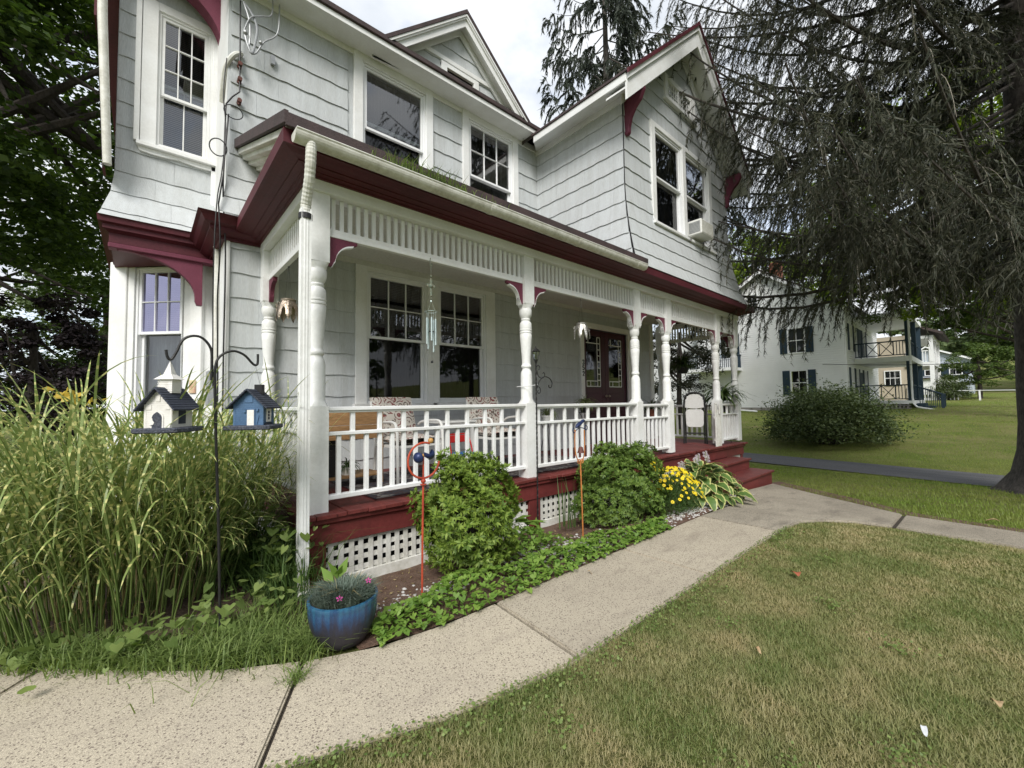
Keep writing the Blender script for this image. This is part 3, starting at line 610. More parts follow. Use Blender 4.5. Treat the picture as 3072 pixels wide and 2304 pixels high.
# --- main eave, roof
EY = 4.93
m = MB(); m.box(.35,5.02,EY,YW-.0,5.925,5.95); m.build('soffit', 'paint_white', house)
m = MB(); m.box(.35,5.02,EY-.012,EY+.012,5.915,5.985); m.build('fascia', 'paint_white', house, bevel=.003)
m = MB(); m.box(.33,5.03,EY-.04,EY+.03,5.988,6.028); m.build('drip_edge', 'roof_edge', house, bevel=.004)
def slope_slab(m, x0, x1, y0, z0, y1, z1, t): m.prism([(y0,z0),(y1,z1),(y1,z1+t),(y0,z0+t)], 'x', x0, x1)
m = MB(); slope_slab(m, .30, 5.6, EY, 5.99, 9.2, 9.3, .10); slope_slab(m, .30, 9.6, 13.4, 5.99, 9.2, 9.3, .10); m.build('roof', 'roofing', house)
wall_mesh(frame((0,13.0,0),(1,0,0),(0,1,0)), -.28, 9.12, -.12, 6.0).build('wall', 'siding', house, fix=False)
w_r = wall_mesh(frame((9.12,0,0),(0,1,0),(1,0,0)), YW, 13.0, -.4, 6.0, extra=[[(YG,3.2),(YW,3.2),(YW,6.0),(YG,6.0)]]).build('wall', 'siding', house, fix=False)
siding(w_r, frame((9.12,0,0),(0,1,0),(1,0,0)), YW, 6.6, .0, 3.1, 3.003, seed=8)
m = MB(); m.box(9.03,9.16,YW-.05,YW+.02,.4,3.16); m.build('corner_trim', 'paint_white', house, bevel=.004)

# --- dormer on the front slope
DX, DZ = 3.55, 7.215
FD = frame((0,5.15,0),(1,0,0),(0,-1,0))
sl = .90
w_d = wall_mesh(FD, 0,0,0,0, [(3.32,3.81,5.99,6.33)], extra=[[(DX-1.37,5.98),(DX+1.37,5.98),(DX+1.37,DZ-1.37*sl-.09),(DX,DZ-.09),(DX-1.37,DZ-1.37*sl-.09)]]).build('dormer_wall', 'siding', house, fix=False)
siding(w_d, FD, DX-1.4, DX+1.4, 5.99, 7.3, 5.61, [(3.22,3.91,5.9,6.48)], [(sl,1,DZ-.13+sl*DX),(-sl,1,DZ-.13-sl*DX)], seed=5)
m = MB(FD); m.box(3.22,3.32,0,.045,5.99,6.38); m.box(3.81,3.91,0,.045,5.99,6.38); m.box(3.22,3.91,0,.044,6.33,6.40); m.prism([(2.84,6.42),(4.26,6.42),(4.22,6.49),(2.88,6.49)], 'y', 0, .04)
dw = m.build('window', 'paint_white', house, bevel=.004)
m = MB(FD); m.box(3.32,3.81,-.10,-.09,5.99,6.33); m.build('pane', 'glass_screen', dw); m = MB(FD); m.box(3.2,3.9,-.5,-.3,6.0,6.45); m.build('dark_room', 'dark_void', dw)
def rake(m, x0, z0, x1, z1, w, ya, yb, up=0.0, zmin=None):
    k_ = math.hypot(x1-x0, z1-z0)/abs(x1-x0); u, l = up*k_, (up-w)*k_
    q = [(x0,z0+u),(x1,z1+u),(x1,z1+l),(x0,z0+l)]
    if zmin is not None: q = clip(q, 0,-1,-zmin)
    if len(q) > 2: m.prism(q, 'y', ya, yb)
for sg in (-1, 1):
    xo = DX+sg*1.37; zo = DZ-1.37*sl; tag_ = 'rake_board'
    m = MB(); rake(m, xo, zo, DX, DZ, .13, 4.955, 4.99, -.03, zmin=6.03); m.build(tag_, 'paint_white', house)
    m = MB(); rake(m, xo, zo, DX, DZ, .05, 4.93, 4.957, -.03, zmin=6.03); rake(m, xo, zo, DX, DZ, .028, 4.915, 4.932, -.03, zmin=6.03); m.build('crown_moulding', 'paint_white', house)
    m = MB(); rake(m, xo, zo, DX, DZ, .02, 4.99, 5.16, -.085, zmin=6.03); m.build('soffit', 'paint_white', house)
    m = MB(); rake(m, xo, zo, DX, DZ, .08, 5.10, 5.125, -.112, zmin=6.03); m.build('frieze_board', 'paint_white', house)
    m = MB(); rake(m, xo+sg*.03, zo-.03*sl, DX, DZ, .045, 4.905, 9.2, .018, zmin=6.03); m.build('dormer_roof', 'roof_edge', house)

# --- right wing with the front gable
GX, HW = 7.228, 1.893; AZ = 7.95; gs = .90; xo_l = GX-2.28
wing_holes = [(6.20,7.13,4.20,5.80),(7.25,8.19,4.20,5.80)]
w_g = wall_mesh(FG, 5.335, 9.12, 3.2, 5.97, wing_holes, extra=[[(5.335,5.97),(9.12,5.97),(9.12,6.08),(GX,7.78),(5.335,6.08)]]).build('wall', 'siding', house, fix=False)
fg = flare_fn(3.262, 4.62, .262)
siding(w_g, FG, lambda v: 5.335-fg(v)*.6, lambda v: 9.12+fg(v)*.6, 3.262, 7.9, 5.61, [(6.08,8.31,4.13,5.88),(6.58,7.74,6.46,6.93)], [(gs,1,6.06+gs*9.12),(-gs,1,6.06-gs*5.335)], fg, seed=6)
w_s = wall_mesh(FS, YG, YW, 3.2, 5.97).build('wall', 'siding', house, fix=False)
fs2 = flare_fn(3.32, 4.62, .18)
siding(w_s, FS, lambda v: YG-fg(v)*1.0, YW, 3.32, 5.95, 5.61, flare=fs2, seed=7)
wa = window(FG, 6.20, 7.13, 4.20, 5.80, 5.0, cas=(.12,.12,.08,.06), grid=(1,1), low=(1,1), up_glass='glass', lo_glass='glass_screen', blind=None, lowbk='curtain')
wb = window(FG, 7.25, 8.19, 4.20, 5.80, 5.02, cas=(0,.12,.08,.06), grid=(1,1), low=(1,1), up_glass='glass', lo_glass='glass_screen', blind=None, lowbk='curtain', lift=-.02)
m = MB(FG); m.box(6.58,6.68,0,.05,6.47,6.93); m.box(7.50,7.70,0,.05,6.47,6.93); m.box(6.68,7.50,0,.048,6.84,6.93); m.box(6.54,7.74,0,.075,6.45,6.50); m.box(6.68,7.50,0,.048,6.50,6.56)
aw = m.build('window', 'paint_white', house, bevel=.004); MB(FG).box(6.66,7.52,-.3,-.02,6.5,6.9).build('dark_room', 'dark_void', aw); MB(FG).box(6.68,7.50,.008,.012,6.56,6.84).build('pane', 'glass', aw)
m = MB(FG)
for i in range(1,10):
    x = 6.68+.82*i/10; t = .02 if i == 5 else .007; m.box(x-t,x+t,.012,.022+.01*(i == 5),6.56,6.84)
for z in (6.65,6.745): m.box(6.68,7.50,.0125,.0215,z-.007,z+.007)
m.build('muntin', 'paint_white', aw)
m = MB(FG); ap = [(6.10,4.14)] + [(x,4.108-.014*abs(math.sin((x-7.2)*5.2))) for x in np.linspace(6.12,8.28,50)] + [(8.30,4.14)]
m.prism(ap, 'y', .022, .05); m.build('sill_apron', 'paint_white', house)
# window air conditioner
ac = thing('air_conditioner', 'white window air conditioner jutting from the right upper window of the gable', 'air conditioner', (7.55,3.3,4.2))
MB(FG).box(7.31,7.80,-.02,.26,4.25,4.52).build('casing', 'white_resin', ac, bevel=.012)
m = MB(FG)
for i in range(9): m.box(7.304,7.3095,.04,.235,4.29+i*.022,4.302+i*.022)
m.build('louvre', 'grey_metal', ac); MB(FG).box(7.33,7.78,.2605,.266,4.275,4.495).build('grille', 'gutter_metal', ac)
# rakes of the wing gable
for sg in (-1, 1):
    xo = GX+sg*2.29; zo = AZ-2.29*gs
    m = MB(); rake(m, xo, zo, GX, AZ, .27, 3.085, 3.12, -.03); m.build('rake_board', 'paint_white', house)
    m = MB(); rake(m, xo, zo, GX, AZ, .06, 3.055, 3.088, -.03); m.build('crown_moulding', 'paint_white', house)
    m = MB(); rake(m, xo, zo, GX, AZ, .02, 3.12, 3.44, -.16); m.build('soffit', 'paint_white', house)
    m = MB(); rake(m, xo-sg*.3, zo+.3*gs, GX, AZ, .12, 3.375, 3.40, -.215); m.build('frieze_board', 'paint_white', house)
    m = MB(); rake(m, xo-sg*.01, zo+.01*gs, GX, AZ, .05, 3.04, 12.9, .02); m.build('wing_roof', 'roofing', house)
    m = MB(); rake(m, xo+sg*.035, zo-.035*gs, GX, AZ, .052, 3.032, 3.06, .021); m.build('drip_edge', 'maroon', house)
    bx = (5.36, 9.03)[sg > 0]
    prof = [(3.42,5.95),(3.09,5.95),(3.09,5.86),(3.15,5.74),(3.24,5.66),(3.31,5.55),(3.345,5.42),(3.35,5.33),(3.38,5.30),(3.42,5.31)]
    MB().prism(prof, 'x', bx-.0, bx+.075).build('bracket', 'maroon_bracket', house, bevel=.008, smooth=False)
# side eaves of the wing
m = MB(); m.box(9.12,9.45,3.10,8,5.90,5.93); m.build('soffit', 'paint_white', house)
m = MB(); m.box(4.925,4.945,3.10,4.925,5.745,5.862); m.build('fascia', 'paint_white', house, bevel=.003)
m = MB(); m.box(4.905,4.95,3.06,4.95,5.864,5.895); m.build('drip_edge', 'roof_edge', house)
m = MB(); m.add([(4.946,3.11,5.76),(5.335,3.11,5.90),(5.335,5.26,5.90),(4.946,4.93,5.76)], [(0,1,2,3)]); m.build('soffit', 'paint_white', house, fix=False)
m = MB(); m.tube([(5.335-.6*fg(v)-.012,YG-fg(v)-.012,v) for v in np.linspace(3.30,5.85,14)], .007, 5); m.build('corner_seam', 'cable_black', house)
m = MB(FS); m.box(YG,YW,0,.03,5.80,5.90); m.build('frieze_board', 'paint_white', house)
# ============================================================ THE PORCH (part of the house)
PY = 3.424; PW = .150
POSTS = [1.028, 3.324, 5.609, 6.547, 8.498, 9.422]       # centre X of the front posts
RX = 9.422
def deck_z(x): return .475 - .0075*(x-1.0)
# joists / skirt boards
m = MB()
m.prism([(PY-.025,.235),(PY+.03,.235),(PY+.03,.43),(PY-.025,.43)], 'x', .965, 9.50)
m.box(.945,1.0,PY+.03,YW,.235,.43); m.box(9.44,9.50,PY+.03,YW,.16,.37)
for v in range(len(m.v)): x, y, z = m.v[v]; m.v[v] = (x, y, z - .0075*(x-1.0))
deck = m.build('deck', 'skirt_red', house, bevel=.004)
m = MB(); m.prism([(PY-.055,.405),(PY-.027,.385),(PY-.027,.44),(PY-.055,.44)], 'x', .95, 9.52)
for v in range(len(m.v)): x, y, z = m.v[v]; m.v[v] = (x, y, z - .0075*(x-1.0))
m.build('edge_moulding', 'skirt_red', deck)
x = .905; bi = 0
while x < 9.54:
    w = random.choice([.085,.125,.15,.16,.165]); w = min(w, 9.545-x)
    m = MB(); z = deck_z(x); f = PY-.085+random.uniform(-.012,.012); dz = random.uniform(-.004,.003)
    m.box(x+.0012, x+w-.0012, f, YW-.002, z-.032+dz, z+dz); m.build('board', 'deck_red', deck, bevel=.004); x += w
# piers and base board
for a, b, c, d in ((.945,1.085,-.12,.235),(3.26,3.43,-.14,.235),(5.55,5.70,-.2,.215),(9.40,9.48,-.4,.2)): MB().box(a,b,PY-.012,PY+.09,c,d).build('pier', 'skirt_red', deck, bevel=.004)
m = MB(); m.box(1.085,3.26,PY+.0,PY+.04,-.16,-.045); m.box(3.43,5.55,PY+.0,PY+.04,-.2,-.055); m.box(.955,.975,PY+.1,YW,.10,.233); m.build('base_board', 'paint_old', deck, bevel=.004)
# lattice
for (xa, xb) in ((1.085,3.26),(3.43,5.55),(5.70,6.72)):
    lat = MB().box(xa,xb,PY+.052,PY+.056,-.3,-.28).build('lattice', 'paint_old', house)
    x = xa+.02
    while x < xb-.03:
        m = MB(); j = random.uniform(-.004,.004); m.box(x+j,x+.041+j,PY+.010,PY+.018,-.055,.236); m.build('slat', 'paint_old', lat); x += .080
    z = -.035
    while z < .235:
        j = random.uniform(-.003,.003); m = MB(); m.box(xa,xb,PY+.019,PY+.027,z+j,z+.040+j); m.build('slat', 'paint_old', lat); z += .078
latl = MB().box(.957,.972,PY+.1,YW,-.12,-.08).build('lattice', 'paint_old', house)
y = PY+.14
while y < YW-.05:
    MB().box(.957,.968,y,y+.04,-.08,.10).build('slat', 'paint_old', latl); y += .062
latr = MB().box(9.0,9.40,PY+.02,PY+.05,.04,.06).build('lattice', 'paint_old', house)
x = 8.75
while x < 9.40: MB().box(x,x+.03,PY+.01,PY+.018,-.2,.175).build('slat', 'paint_old', latr); x += .055
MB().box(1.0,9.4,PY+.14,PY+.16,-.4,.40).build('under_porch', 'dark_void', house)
# steps
sx0, sx1 = 6.68, 8.72
st = MB().box(sx0+.03,sx1-.03,3.02,3.36,-.3,.155).build('steps', 'skirt_red', house, bevel=.004)
MB().box(sx0,sx1,2.985,3.35,.158,.192).build('tread', 'deck_red', st, bevel=.005)
MB().box(sx0+.02,sx1+.0,2.655,3.018,-.4,-.035).build('riser_box', 'skirt_red', st, bevel=.004)
MB().box(sx0-.01,sx1+.03,2.62,3.018,-.033,.003).build('tread', 'deck_red', st, bevel=.005)

# posts
def post_mesh():
    m = MB(); h = PW/2
    m.box(-h,h,-h,h,-.02,.825); 
    # chamfer shoulder and round turning
    def rsq(z, r, sq):   # 24-gon blending square -> round
        out = []
        for j in range(24):
            a = 2*math.pi*(j+.5)/24; c, s = math.cos(a), math.sin(a); k = 1/max(abs(c),abs(s)); rr = r*(k*sq + (1-sq)*1.0); out.append((rr*c, rr*s, z))
        return out
    prof = [(.824,h*.985,.98),(.845,h*.95,.6),(.86,h*.93,.25),(.87,.047,.0),(1.13,.0475,0),(1.165,.046,0),(1.19,.041,0),(1.205,.035,0),(1.215,.033,0),(1.225,.0335,0),(1.235,.040,0),(1.25,.0425,0),(1.262,.040,0),(1.27,.0355,0),
            (1.285,.0345,0),(1.35,.0365,0),(1.45,.0415,0),(1.55,.047,0),(1.615,.0495,0),(1.62,.0475,0),(1.63,.0475,0),(1.634,.051,0),(1.646,.051,0),(1.65,.0475,0),(1.66,.0475,0),(1.664,.051,0),(1.676,.051,0),(1.68,.048,0),
            (1.69,.0495,0),(1.735,.0485,0),(1.755,.045,0),(1.768,.038,0),(1.775,.0345,0),(1.782,.038,0),(1.795,.039,0),(1.803,.035,0),(1.812,.037,0),(1.83,.046,0),(1.855,.0505,0),(1.885,.0515,0),(1.905,.0505,0),(1.915,.0475,0),(1.93,h*.93,.2),(1.95,h*.97,.7),(1.972,h*.985,.98)]
    prof = [(z, (r*1.43 if r < .0535 and q == 0 else r), q) for z, r, q in prof]
    vs_ = []; 
    for z, r, q in prof: vs_ += rsq(z, r, q)
    n = 24; fs = [(i*n+j, i*n+(j+1)%n, (i+1)*n+(j+1)%n, (i+1)*n+j) for i in range(len(prof)-1) for j in range(n)]
    m.add(vs_, fs); m.box(-h,h,-h,h,1.97,2.56)
    return m.mesh('porch_post', smooth=True)
PM = post_mesh()
for x in POSTS: link('porch_post', PM, 'paint_post', house, (x, PY+PW/2, .475))
link('porch_post', PM, 'paint_post', house, (1.028, YW-.08, .475)); link('porch_post', PM, 'paint_post', house, (RX, YW-.08, .475))

# rails
BL = MB().box(-.0175,.0175,-.0175,.0175,.59,1.064).mesh('baluster', bevel=.003); BU = MB().box(-.0175,.0175,-.0175,.0175,1.085,1.262).mesh('baluster', bevel=.003)
def rail_run(M, u0, u1, dz=0.0, phase=0, pitch=.1155, full=True):
    """M maps local x along the run, local y 0 = rail centre"""
    m = MB(M); m.box(u0,u1,-.045,.045,1.262+dz,1.293+dz); m.box(u0,u1,-.03,.03,1.245+dz,1.2615+dz); rl = m.build('railing', 'paint_white', house, bevel=.004)
    m = MB(M); m.box(u0,u1,-.034,.034,1.064+dz,1.093+dz); m.build('middle_rail', 'paint_white', rl, bevel=.004)
    m = MB(M); m.box(u0,u1,-.032,.032,.558+dz,.596+dz); m.build('bottom_rail', 'paint_white', rl, bevel=.005)
    n = int((u1-u0)/pitch); off = (u1-u0-(n-1)*pitch)/2
    for i in range(n):
        p = M @ Vector((u0+off+i*pitch,0,dz)); j = random.uniform(-.003,.003)
        link('baluster', BL, 'paint_white', rl, (p.x+j,p.y,p.z))
        if i % 2 == phase: link('baluster', BU, 'paint_white', rl, (p.x+j,p.y,p.z))
RC = PY+.055
for k, (a, b, ph) in enumerate(((0,1,1),(1,2,0),(2,3,1),(4,5,0))):
    rail_run(frame((0,RC,0),(1,0,0),(0,-1,0)), POSTS[a]+PW/2, POSTS[b]-PW/2, (-.0,-.01,-.035,-.06)[k], ph)
rail_run(frame((1.028,0,0),(0,1,0),(-1,0,0)), PY+PW, YW-.155, 0, 0)
rail_run(frame((RX,0,0),(0,1,0),(-1,0,0)), PY+PW, YW-.155, -.09, 0)

# spindle friezes
SL = MB().box(-.0165,.0165,-.012,.012,2.738,2.995).mesh('slat', bevel=.002)
def frieze(M, u0, u1):
    m = MB(M); m.box(u0,u1,-.024,.024,2.672,2.712); m.box(u0,u1,-.019,.019,2.712,2.742); fr = m.build('frieze', 'paint_white', house, bevel=.003)
    n = int((u1-u0)/.0688); off = (u1-u0-(n-1)*.0688)/2
    for i in range(n): p = M @ Vector((u0+off+i*.0688,0,0)); link('slat', SL if abs(M[1][0]) < .5 else SLY, 'paint_white', fr, p)
SLY = MB().box(-.012,.012,-.0165,.0165,2.738,2.995).mesh('slat', bevel=.002)
for a in range(5): frieze(frame((0,RC,0),(1,0,0),(0,-1,0)), POSTS[a]+PW/2, POSTS[a+1]-PW/2)
frieze(frame((1.028,0,0),(0,1,0),(-1,0,0)), PY+PW, YW-.155); frieze(frame((RX,0,0),(0,1,0),(-1,0,0)), PY+PW, YW-.155)
# small curved brackets under the frieze
def small_bracket(x, sg, w=.235, h=.235, mat='maroon_bracket'):
    P = [(0,0),(w,0),(w,-.022),(w*.86,-.035)] + [(w*.86-(w*.86-.055)*math.sin(a), -.04-(h-.075)*(1-math.cos(a))) for a in np.linspace(.15,1.5,9)] + [(.045,-h*.86),(.03,-h),(0,-h)]
    P = [(x+sg*p[0], 2.671+p[1]) for p in P]
    b = MB().prism(P, 'y', PY+.036, PY+.076).build('bracket', mat, house)
    # white front edge strip following the curve
    E = P[3:-1]; m = MB()
    for (p, q) in zip(E, E[1:]): m.add([(p[0],PY+.028,p[1]),(q[0],PY+.028,q[1]),(q[0],PY+.084,q[1]),(p[0],PY+.084,p[1]),(p[0]-sg*.004,PY+.028,p[1]-.016),(q[0]-sg*.004,PY+.028,q[1]-.016),(q[0]-sg*.004,PY+.084,q[1]-.016),(p[0]-sg*.004,PY+.084,p[1]-.016)], [(0,1,2,3),(4,7,6,5),(0,4,5,1),(2,6,7,3),(1,5,6,2),(0,3,7,4)])
    m.build('bracket_edge', 'paint_white', b)
for i, x in enumerate(POSTS):
    if i > 0: small_bracket(x-PW/2, -1)
    if i < 5: small_bracket(x+PW/2, 1)
for y, sg in ((PY+PW,1),(YW-.156,-1)):
    P = [(0,0),(.20,0),(.19,-.04)] + [(.17-.12*math.sin(a), -.05-.15*(1-math.cos(a))) for a in np.linspace(.2,1.5,8)] + [(.03,-.235),(0,-.235)]
    for xx in (1.028, RX): MB().prism([(y+sg*p[0], 2.671+p[1]) for p in P], 'x', xx-.02, xx+.02).build('bracket', 'maroon_bracket', house)
# beam and ceiling
m = MB(); m.box(.945,9.51,PY-.022,PY+.13,2.997,3.10); m.box(.945,1.10,PY+.13,YW-.01,2.997,3.10); m.box(9.36,9.51,PY+.13,YW-.01,2.997,3.10); m.build('beam', 'paint_white', house, bevel=.005)
MB().box(1.1,9.4,PY+.1,YW-.001,3.165,3.18).build('porch_ceiling', 'ceiling_paint', house)
m = MB(FM); m.box(.9,9.05,0,.05,3.10,3.165); m.build('crown_moulding', 'ceiling_paint', house)
# cornice
m = MB(); ring(m, .945, PY-.022, 9.51, YW, [(-.005,3.085),(.022,3.085),(.022,3.098),(.040,3.105),(.058,3.105),(.058,3.112),(.085,3.118),(.115,3.122),(.115,3.128),(.150,3.134),(.178,3.136),(.200,3.142),(.225,3.150),(.245,3.152),(.245,3.255),(-.005,3.27)])
m.build('cornice', 'maroon', house, fix=False)
# porch roof with raking end on the left
m = MB(); m.prism([(3.10,3.28),(YW,4.135),(YW,4.18),(3.10,3.325)], 'x', .715, 5.36); m.build('porch_roof', 'roofing', house)
m = MB(); m.prism([(3.088,3.235),(3.115,3.235),(3.115,3.327),(3.088,3.327)], 'x', .70, 5.36); m.build('drip_edge', 'roof_edge', house)
m = MB(); m.prism([(3.09,3.25),(YW,4.105),(YW,4.20),(3.09,3.34)], 'x', .69, .716); m.build('rake_edge', 'roof_edge', house)
k = .857/2.16
def rk(y, off): return 3.265 + (y-3.10)*.396 + off
m = MB()
for x0, x1, o0, o1 in ((.725,.775,-.075,-.012),(.765,.83,-.12,-.05),(.82,.90,-.16,-.095),(.89,.975,-.20,-.13)):
    m.prism([(3.19,max(rk(3.19,o0),3.18)),(3.19,rk(3.19,o1)),(YW-.02,rk(YW-.02,o1)),(YW-.02,rk(YW-.02,o0))], 'x', x0, x1)
m.build('raking_crown', 'paint_old', house, bevel=.006)
m = MB(); m.prism([(3.20,3.20),(YW-.02,3.20),(YW-.02,rk(YW-.02,-.15)),(3.20,rk(3.20,-.05))], 'x', .93, .965); m.build('end_panel', 'paint_old', house)
# gutter: open half-round trough
gp = []
for i in range(13): a = math.pi*(1.0+i/12.0); gp.append((3.072+.062*math.cos(a), 3.195+.070*math.sin(a)))
gi = [(3.072+.058*math.cos(math.pi*(2-i/12.0)), 3.197+.065*math.sin(math.pi*(2-i/12.0))) for i in range(13)]
m = MB(); m.prism(gp+gi, 'x', .75, 5.22); m.tube([(.75,3.012,3.198),(5.22,3.012,3.198)], .008, 6); m.prism(gp, 'x', .745, .75); m.prism(gp, 'x', 5.22, 5.225)
gut = m.build('gutter', 'gutter_metal', house, smooth=False)
for x in (2.45,3.75,5.0): MB().prism([(a+(-.003 if a < 3.072 else .003), b-.003) for a, b in gp], 'x', x, x+.05).build('gutter_strap', 'gutter_metal', gut)
m = MB()
for i in range(160):
    x = 2.9+random.gauss(0,.35); y = 3.07+random.uniform(-.03,.03); m.tube([(x,y,3.17),(x+random.gauss(0,.02),y,3.19)], .012, 4)
m.build('gutter_debris', 'mulch', gut)
# downspout: corrugated elbow then a square-section pipe
ds = thing('downspout', 'chipped white downspout running down beside the left porch corner', 'downspout', (.87,3.24,0))
DXc, DYc = .868, 3.235
m = MB(); pts = [(.855,3.06,3.15),(.855,3.062,3.09),(.857,3.08,3.01),(.862,3.12,2.92),(.866,3.18,2.84),(.868,3.225,2.77),(.868,DYc,2.70)]
P2 = []
for a, b in zip(pts, pts[1:]):
    for t in np.linspace(0,1,7)[:-1]: P2.append(tuple(a[i]+(b[i]-a[i])*t for i in range(3)))
P2.append(pts[-1]); m.tube(P2, [.035+.002*(i%2) for i in range(len(P2))], 12); m.build('elbow', 'paint_old', ds, smooth=False)
m = MB()
def fluted(z0, z1, s, lean=0.0):
    n = 40; ring_ = []
    for j in range(n):
        a = 2*math.pi*j/n; c, sn = math.cos(a), math.sin(a); k_ = 1/max(abs(c),abs(sn))**.75; f = 1-.035*(1+math.cos(a*12)); ring_.append((s*c*k_*f, s*sn*k_*f))
    vs_ = [(DXc+x, DYc+y, z0) for x, y in ring_] + [(DXc+x, DYc+y, z1) for x, y in ring_]
    m.add(vs_, [(i,(i+1)%n,n+(i+1)%n,n+i) for i in range(n)] + [tuple(range(n)), tuple(range(n,2*n))])
fluted(.16, 2.74, .037); pipe = m.build('pipe', 'paint_post', ds)
m = MB(); m.tube([(DXc,DYc,.18),(DXc-.004,DYc-.01,.08),(DXc-.012,DYc-.05,.02),(DXc-.02,DYc-.11,-.01)], [.044,.046,.05,.05], 12, cap=False); m.build('outlet', 'paint_old', ds)
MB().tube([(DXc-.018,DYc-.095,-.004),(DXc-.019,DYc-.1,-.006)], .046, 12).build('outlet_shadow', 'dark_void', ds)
m = MB(); m.tube([(DXc,DYc,2.705),(DXc,DYc,2.665)], .047, 14); m.build('collar', 'black_iron', ds)
# front doors
dcas = MB(FM); dcas.box(6.44,6.55,0,.05,.44,2.90); dcas.box(8.09,8.20,0,.05,.44,2.90); dcas.box(6.44,8.20,0,.055,2.79,2.90)
DW = dcas.build('door_casing', 'paint_white', house, bevel=.004)
for i, (a, b) in enumerate(((6.56,7.315),(7.325,8.08))):
    m = MB(FM); g0, g1, h0, h1 = a+.13, b-.13, 1.60, 2.66
    m.box(a,g0,-.06,-.02,.46,2.78); m.box(g1,b,-.06,-.02,.46,2.78); m.box(g0,g1,-.06,-.02,h1,2.78); m.box(g0,g1,-.06,-.02,.46,h0)
    for z0, z1 in ((.60,.98),(1.06,1.48)): m.box(g0+.01,g1-.01,-.02,-.008,z0,z1)
    d = m.build('door', 'door_purple', house, bevel=.006)
    MB(FM).box(g0,g1,-.045,-.040,h0,h1).build('pane', 'glass_screen', d)
    m = MB(FM); t = .018; X0, X1, Z0, Z1 = g0+.02, g1-.02, h0+.02, h1-.02
    inn = X1-.10 if i == 0 else X1-.10
    for x in (inn, X1): m.box(x-t/2,x+t/2,-.039,-.034,Z0,Z1)
    for z in np.linspace(Z0,Z1,9): m.box(inn,X1,-.0385,-.0335,z-t/2,z+t/2)
    for z in (Z0,Z0+.11): m.box(X0,inn,-.0385,-.0335,z-t/2,z+t/2)
    for x in (X0,X0+.12): m.box(x-t/2,x+t/2,-.0375,-.0325,Z0,Z0+.11)
    m.box(X0+.05,X0+.05+t,-.0375,-.0325,Z1-.13,Z1); m.box(X0-.01,inn,-.0385,-.0335,Z1-.14,Z1-.122); m.build('muntin', 'paint_white', d)
    MB(FM).ball(((b-.05) if i == 0 else a+.05,.03,1.42), .028, 10).build('handle', 'bronze', d, smooth=True)
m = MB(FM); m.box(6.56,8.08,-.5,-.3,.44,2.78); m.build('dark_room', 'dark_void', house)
MB(FM).box(6.50,8.14,-.04,.10,.415,.458).build('threshold', 'deck_red', house, bevel=.004)
# house number 3 5 2
def digit(ch, x, z, h):
    w = h*.52; S = {'3': [(0,.85),(.25,1),(.75,1),(1,.8),(.8,.56),(.4,.53),(.8,.5),(1,.25),(.75,0),(.25,0),(0,.15)], '5': [(.95,1),(.12,1),(.05,.55),(.5,.63),(.9,.5),(1,.28),(.8,.04),(.35,0),(0,.14)], '2': [(.02,.75),(.15,.95),(.5,1.0),(.88,.92),(.97,.7),(.75,.45),(.02,0),(1.0,0)]}[ch]
    m = MB(FM); m.tube([(x+p[0]*w,.056,z+p[1]*h) for p in S], h*.11, 6); return m
n = thing('house_number', 'black house number 352 set vertically on the white door casing', 'house number', (6.50,5.2,1.8))
for ch, z in (('3',2.045),('5',1.935),('2',1.82)): digit(ch, 6.475, z, .085).build('numeral', 'num_black', n)
# ============================================================ THINGS ON AND AROUND THE PORCH
def rotz(cx, cy, cz, a): return Matrix.Translation((cx,cy,cz)) @ Matrix.Rotation(a, 4, 'Z')
def arc(cx, cz, r, a0, a1, n, y=0.0, sz=1.0): return [(cx+r*math.cos(a0+(a1-a0)*i/n), y, cz+r*sz*math.sin(a0+(a1-a0)*i/n)) for i in range(n+1)]
def spline(P, k=6):
    P = [Vector(p) for p in P]; out = []
    for i in range(len(P)-1):
        p0, p1, p2, p3 = P[max(i-1,0)], P[i], P[i+1], P[min(i+2,len(P)-1)]
        for j in range(k):
            t = j/k; out.append(tuple(0.5*((2*p1)+(-p0+p2)*t+(2*p0-5*p1+4*p2-p3)*t*t+(-p0+3*p1-3*p2+p3)*t**3)))
    out.append(tuple(P[-1])); return out
# --- shepherd's hook
HY = 2.876
hk = thing('shepherd_hook', 'black double shepherd hook pole holding the two bird feeders', 'garden pole', (.355,HY,0))
MB().tube([(.355,HY,-.1),(.335,HY,.6),(.312,HY,1.2),(.303,HY,1.50)], .0075, 10).build('pole', 'black_iron', hk, smooth=True)
MB().tube(spline([(.287,HY-.008,1.455),(.288,HY-.008,1.56),(.282,HY-.008,1.635),(.245,HY-.008,1.688),(.20,HY-.008,1.697),(.158,HY-.008,1.67),(.133,HY-.008,1.605),(.115,HY-.008,1.566),(.103,HY-.008,1.563),(.094,HY-.008,1.58),(.089,HY-.008,1.612)],5), .0068, 8).build('hook_arm', 'black_iron', hk, smooth=True)
MB().tube(spline([(.303,HY,1.49),(.312,HY,1.565),(.345,HY,1.61),(.395,HY,1.628),(.445,HY,1.608),(.48,HY,1.568),(.498,HY,1.552),(.511,HY,1.556),(.514,HY,1.575),(.514,HY,1.618)],5), .0068, 8).build('hook_arm', 'black_iron', hk, smooth=True)
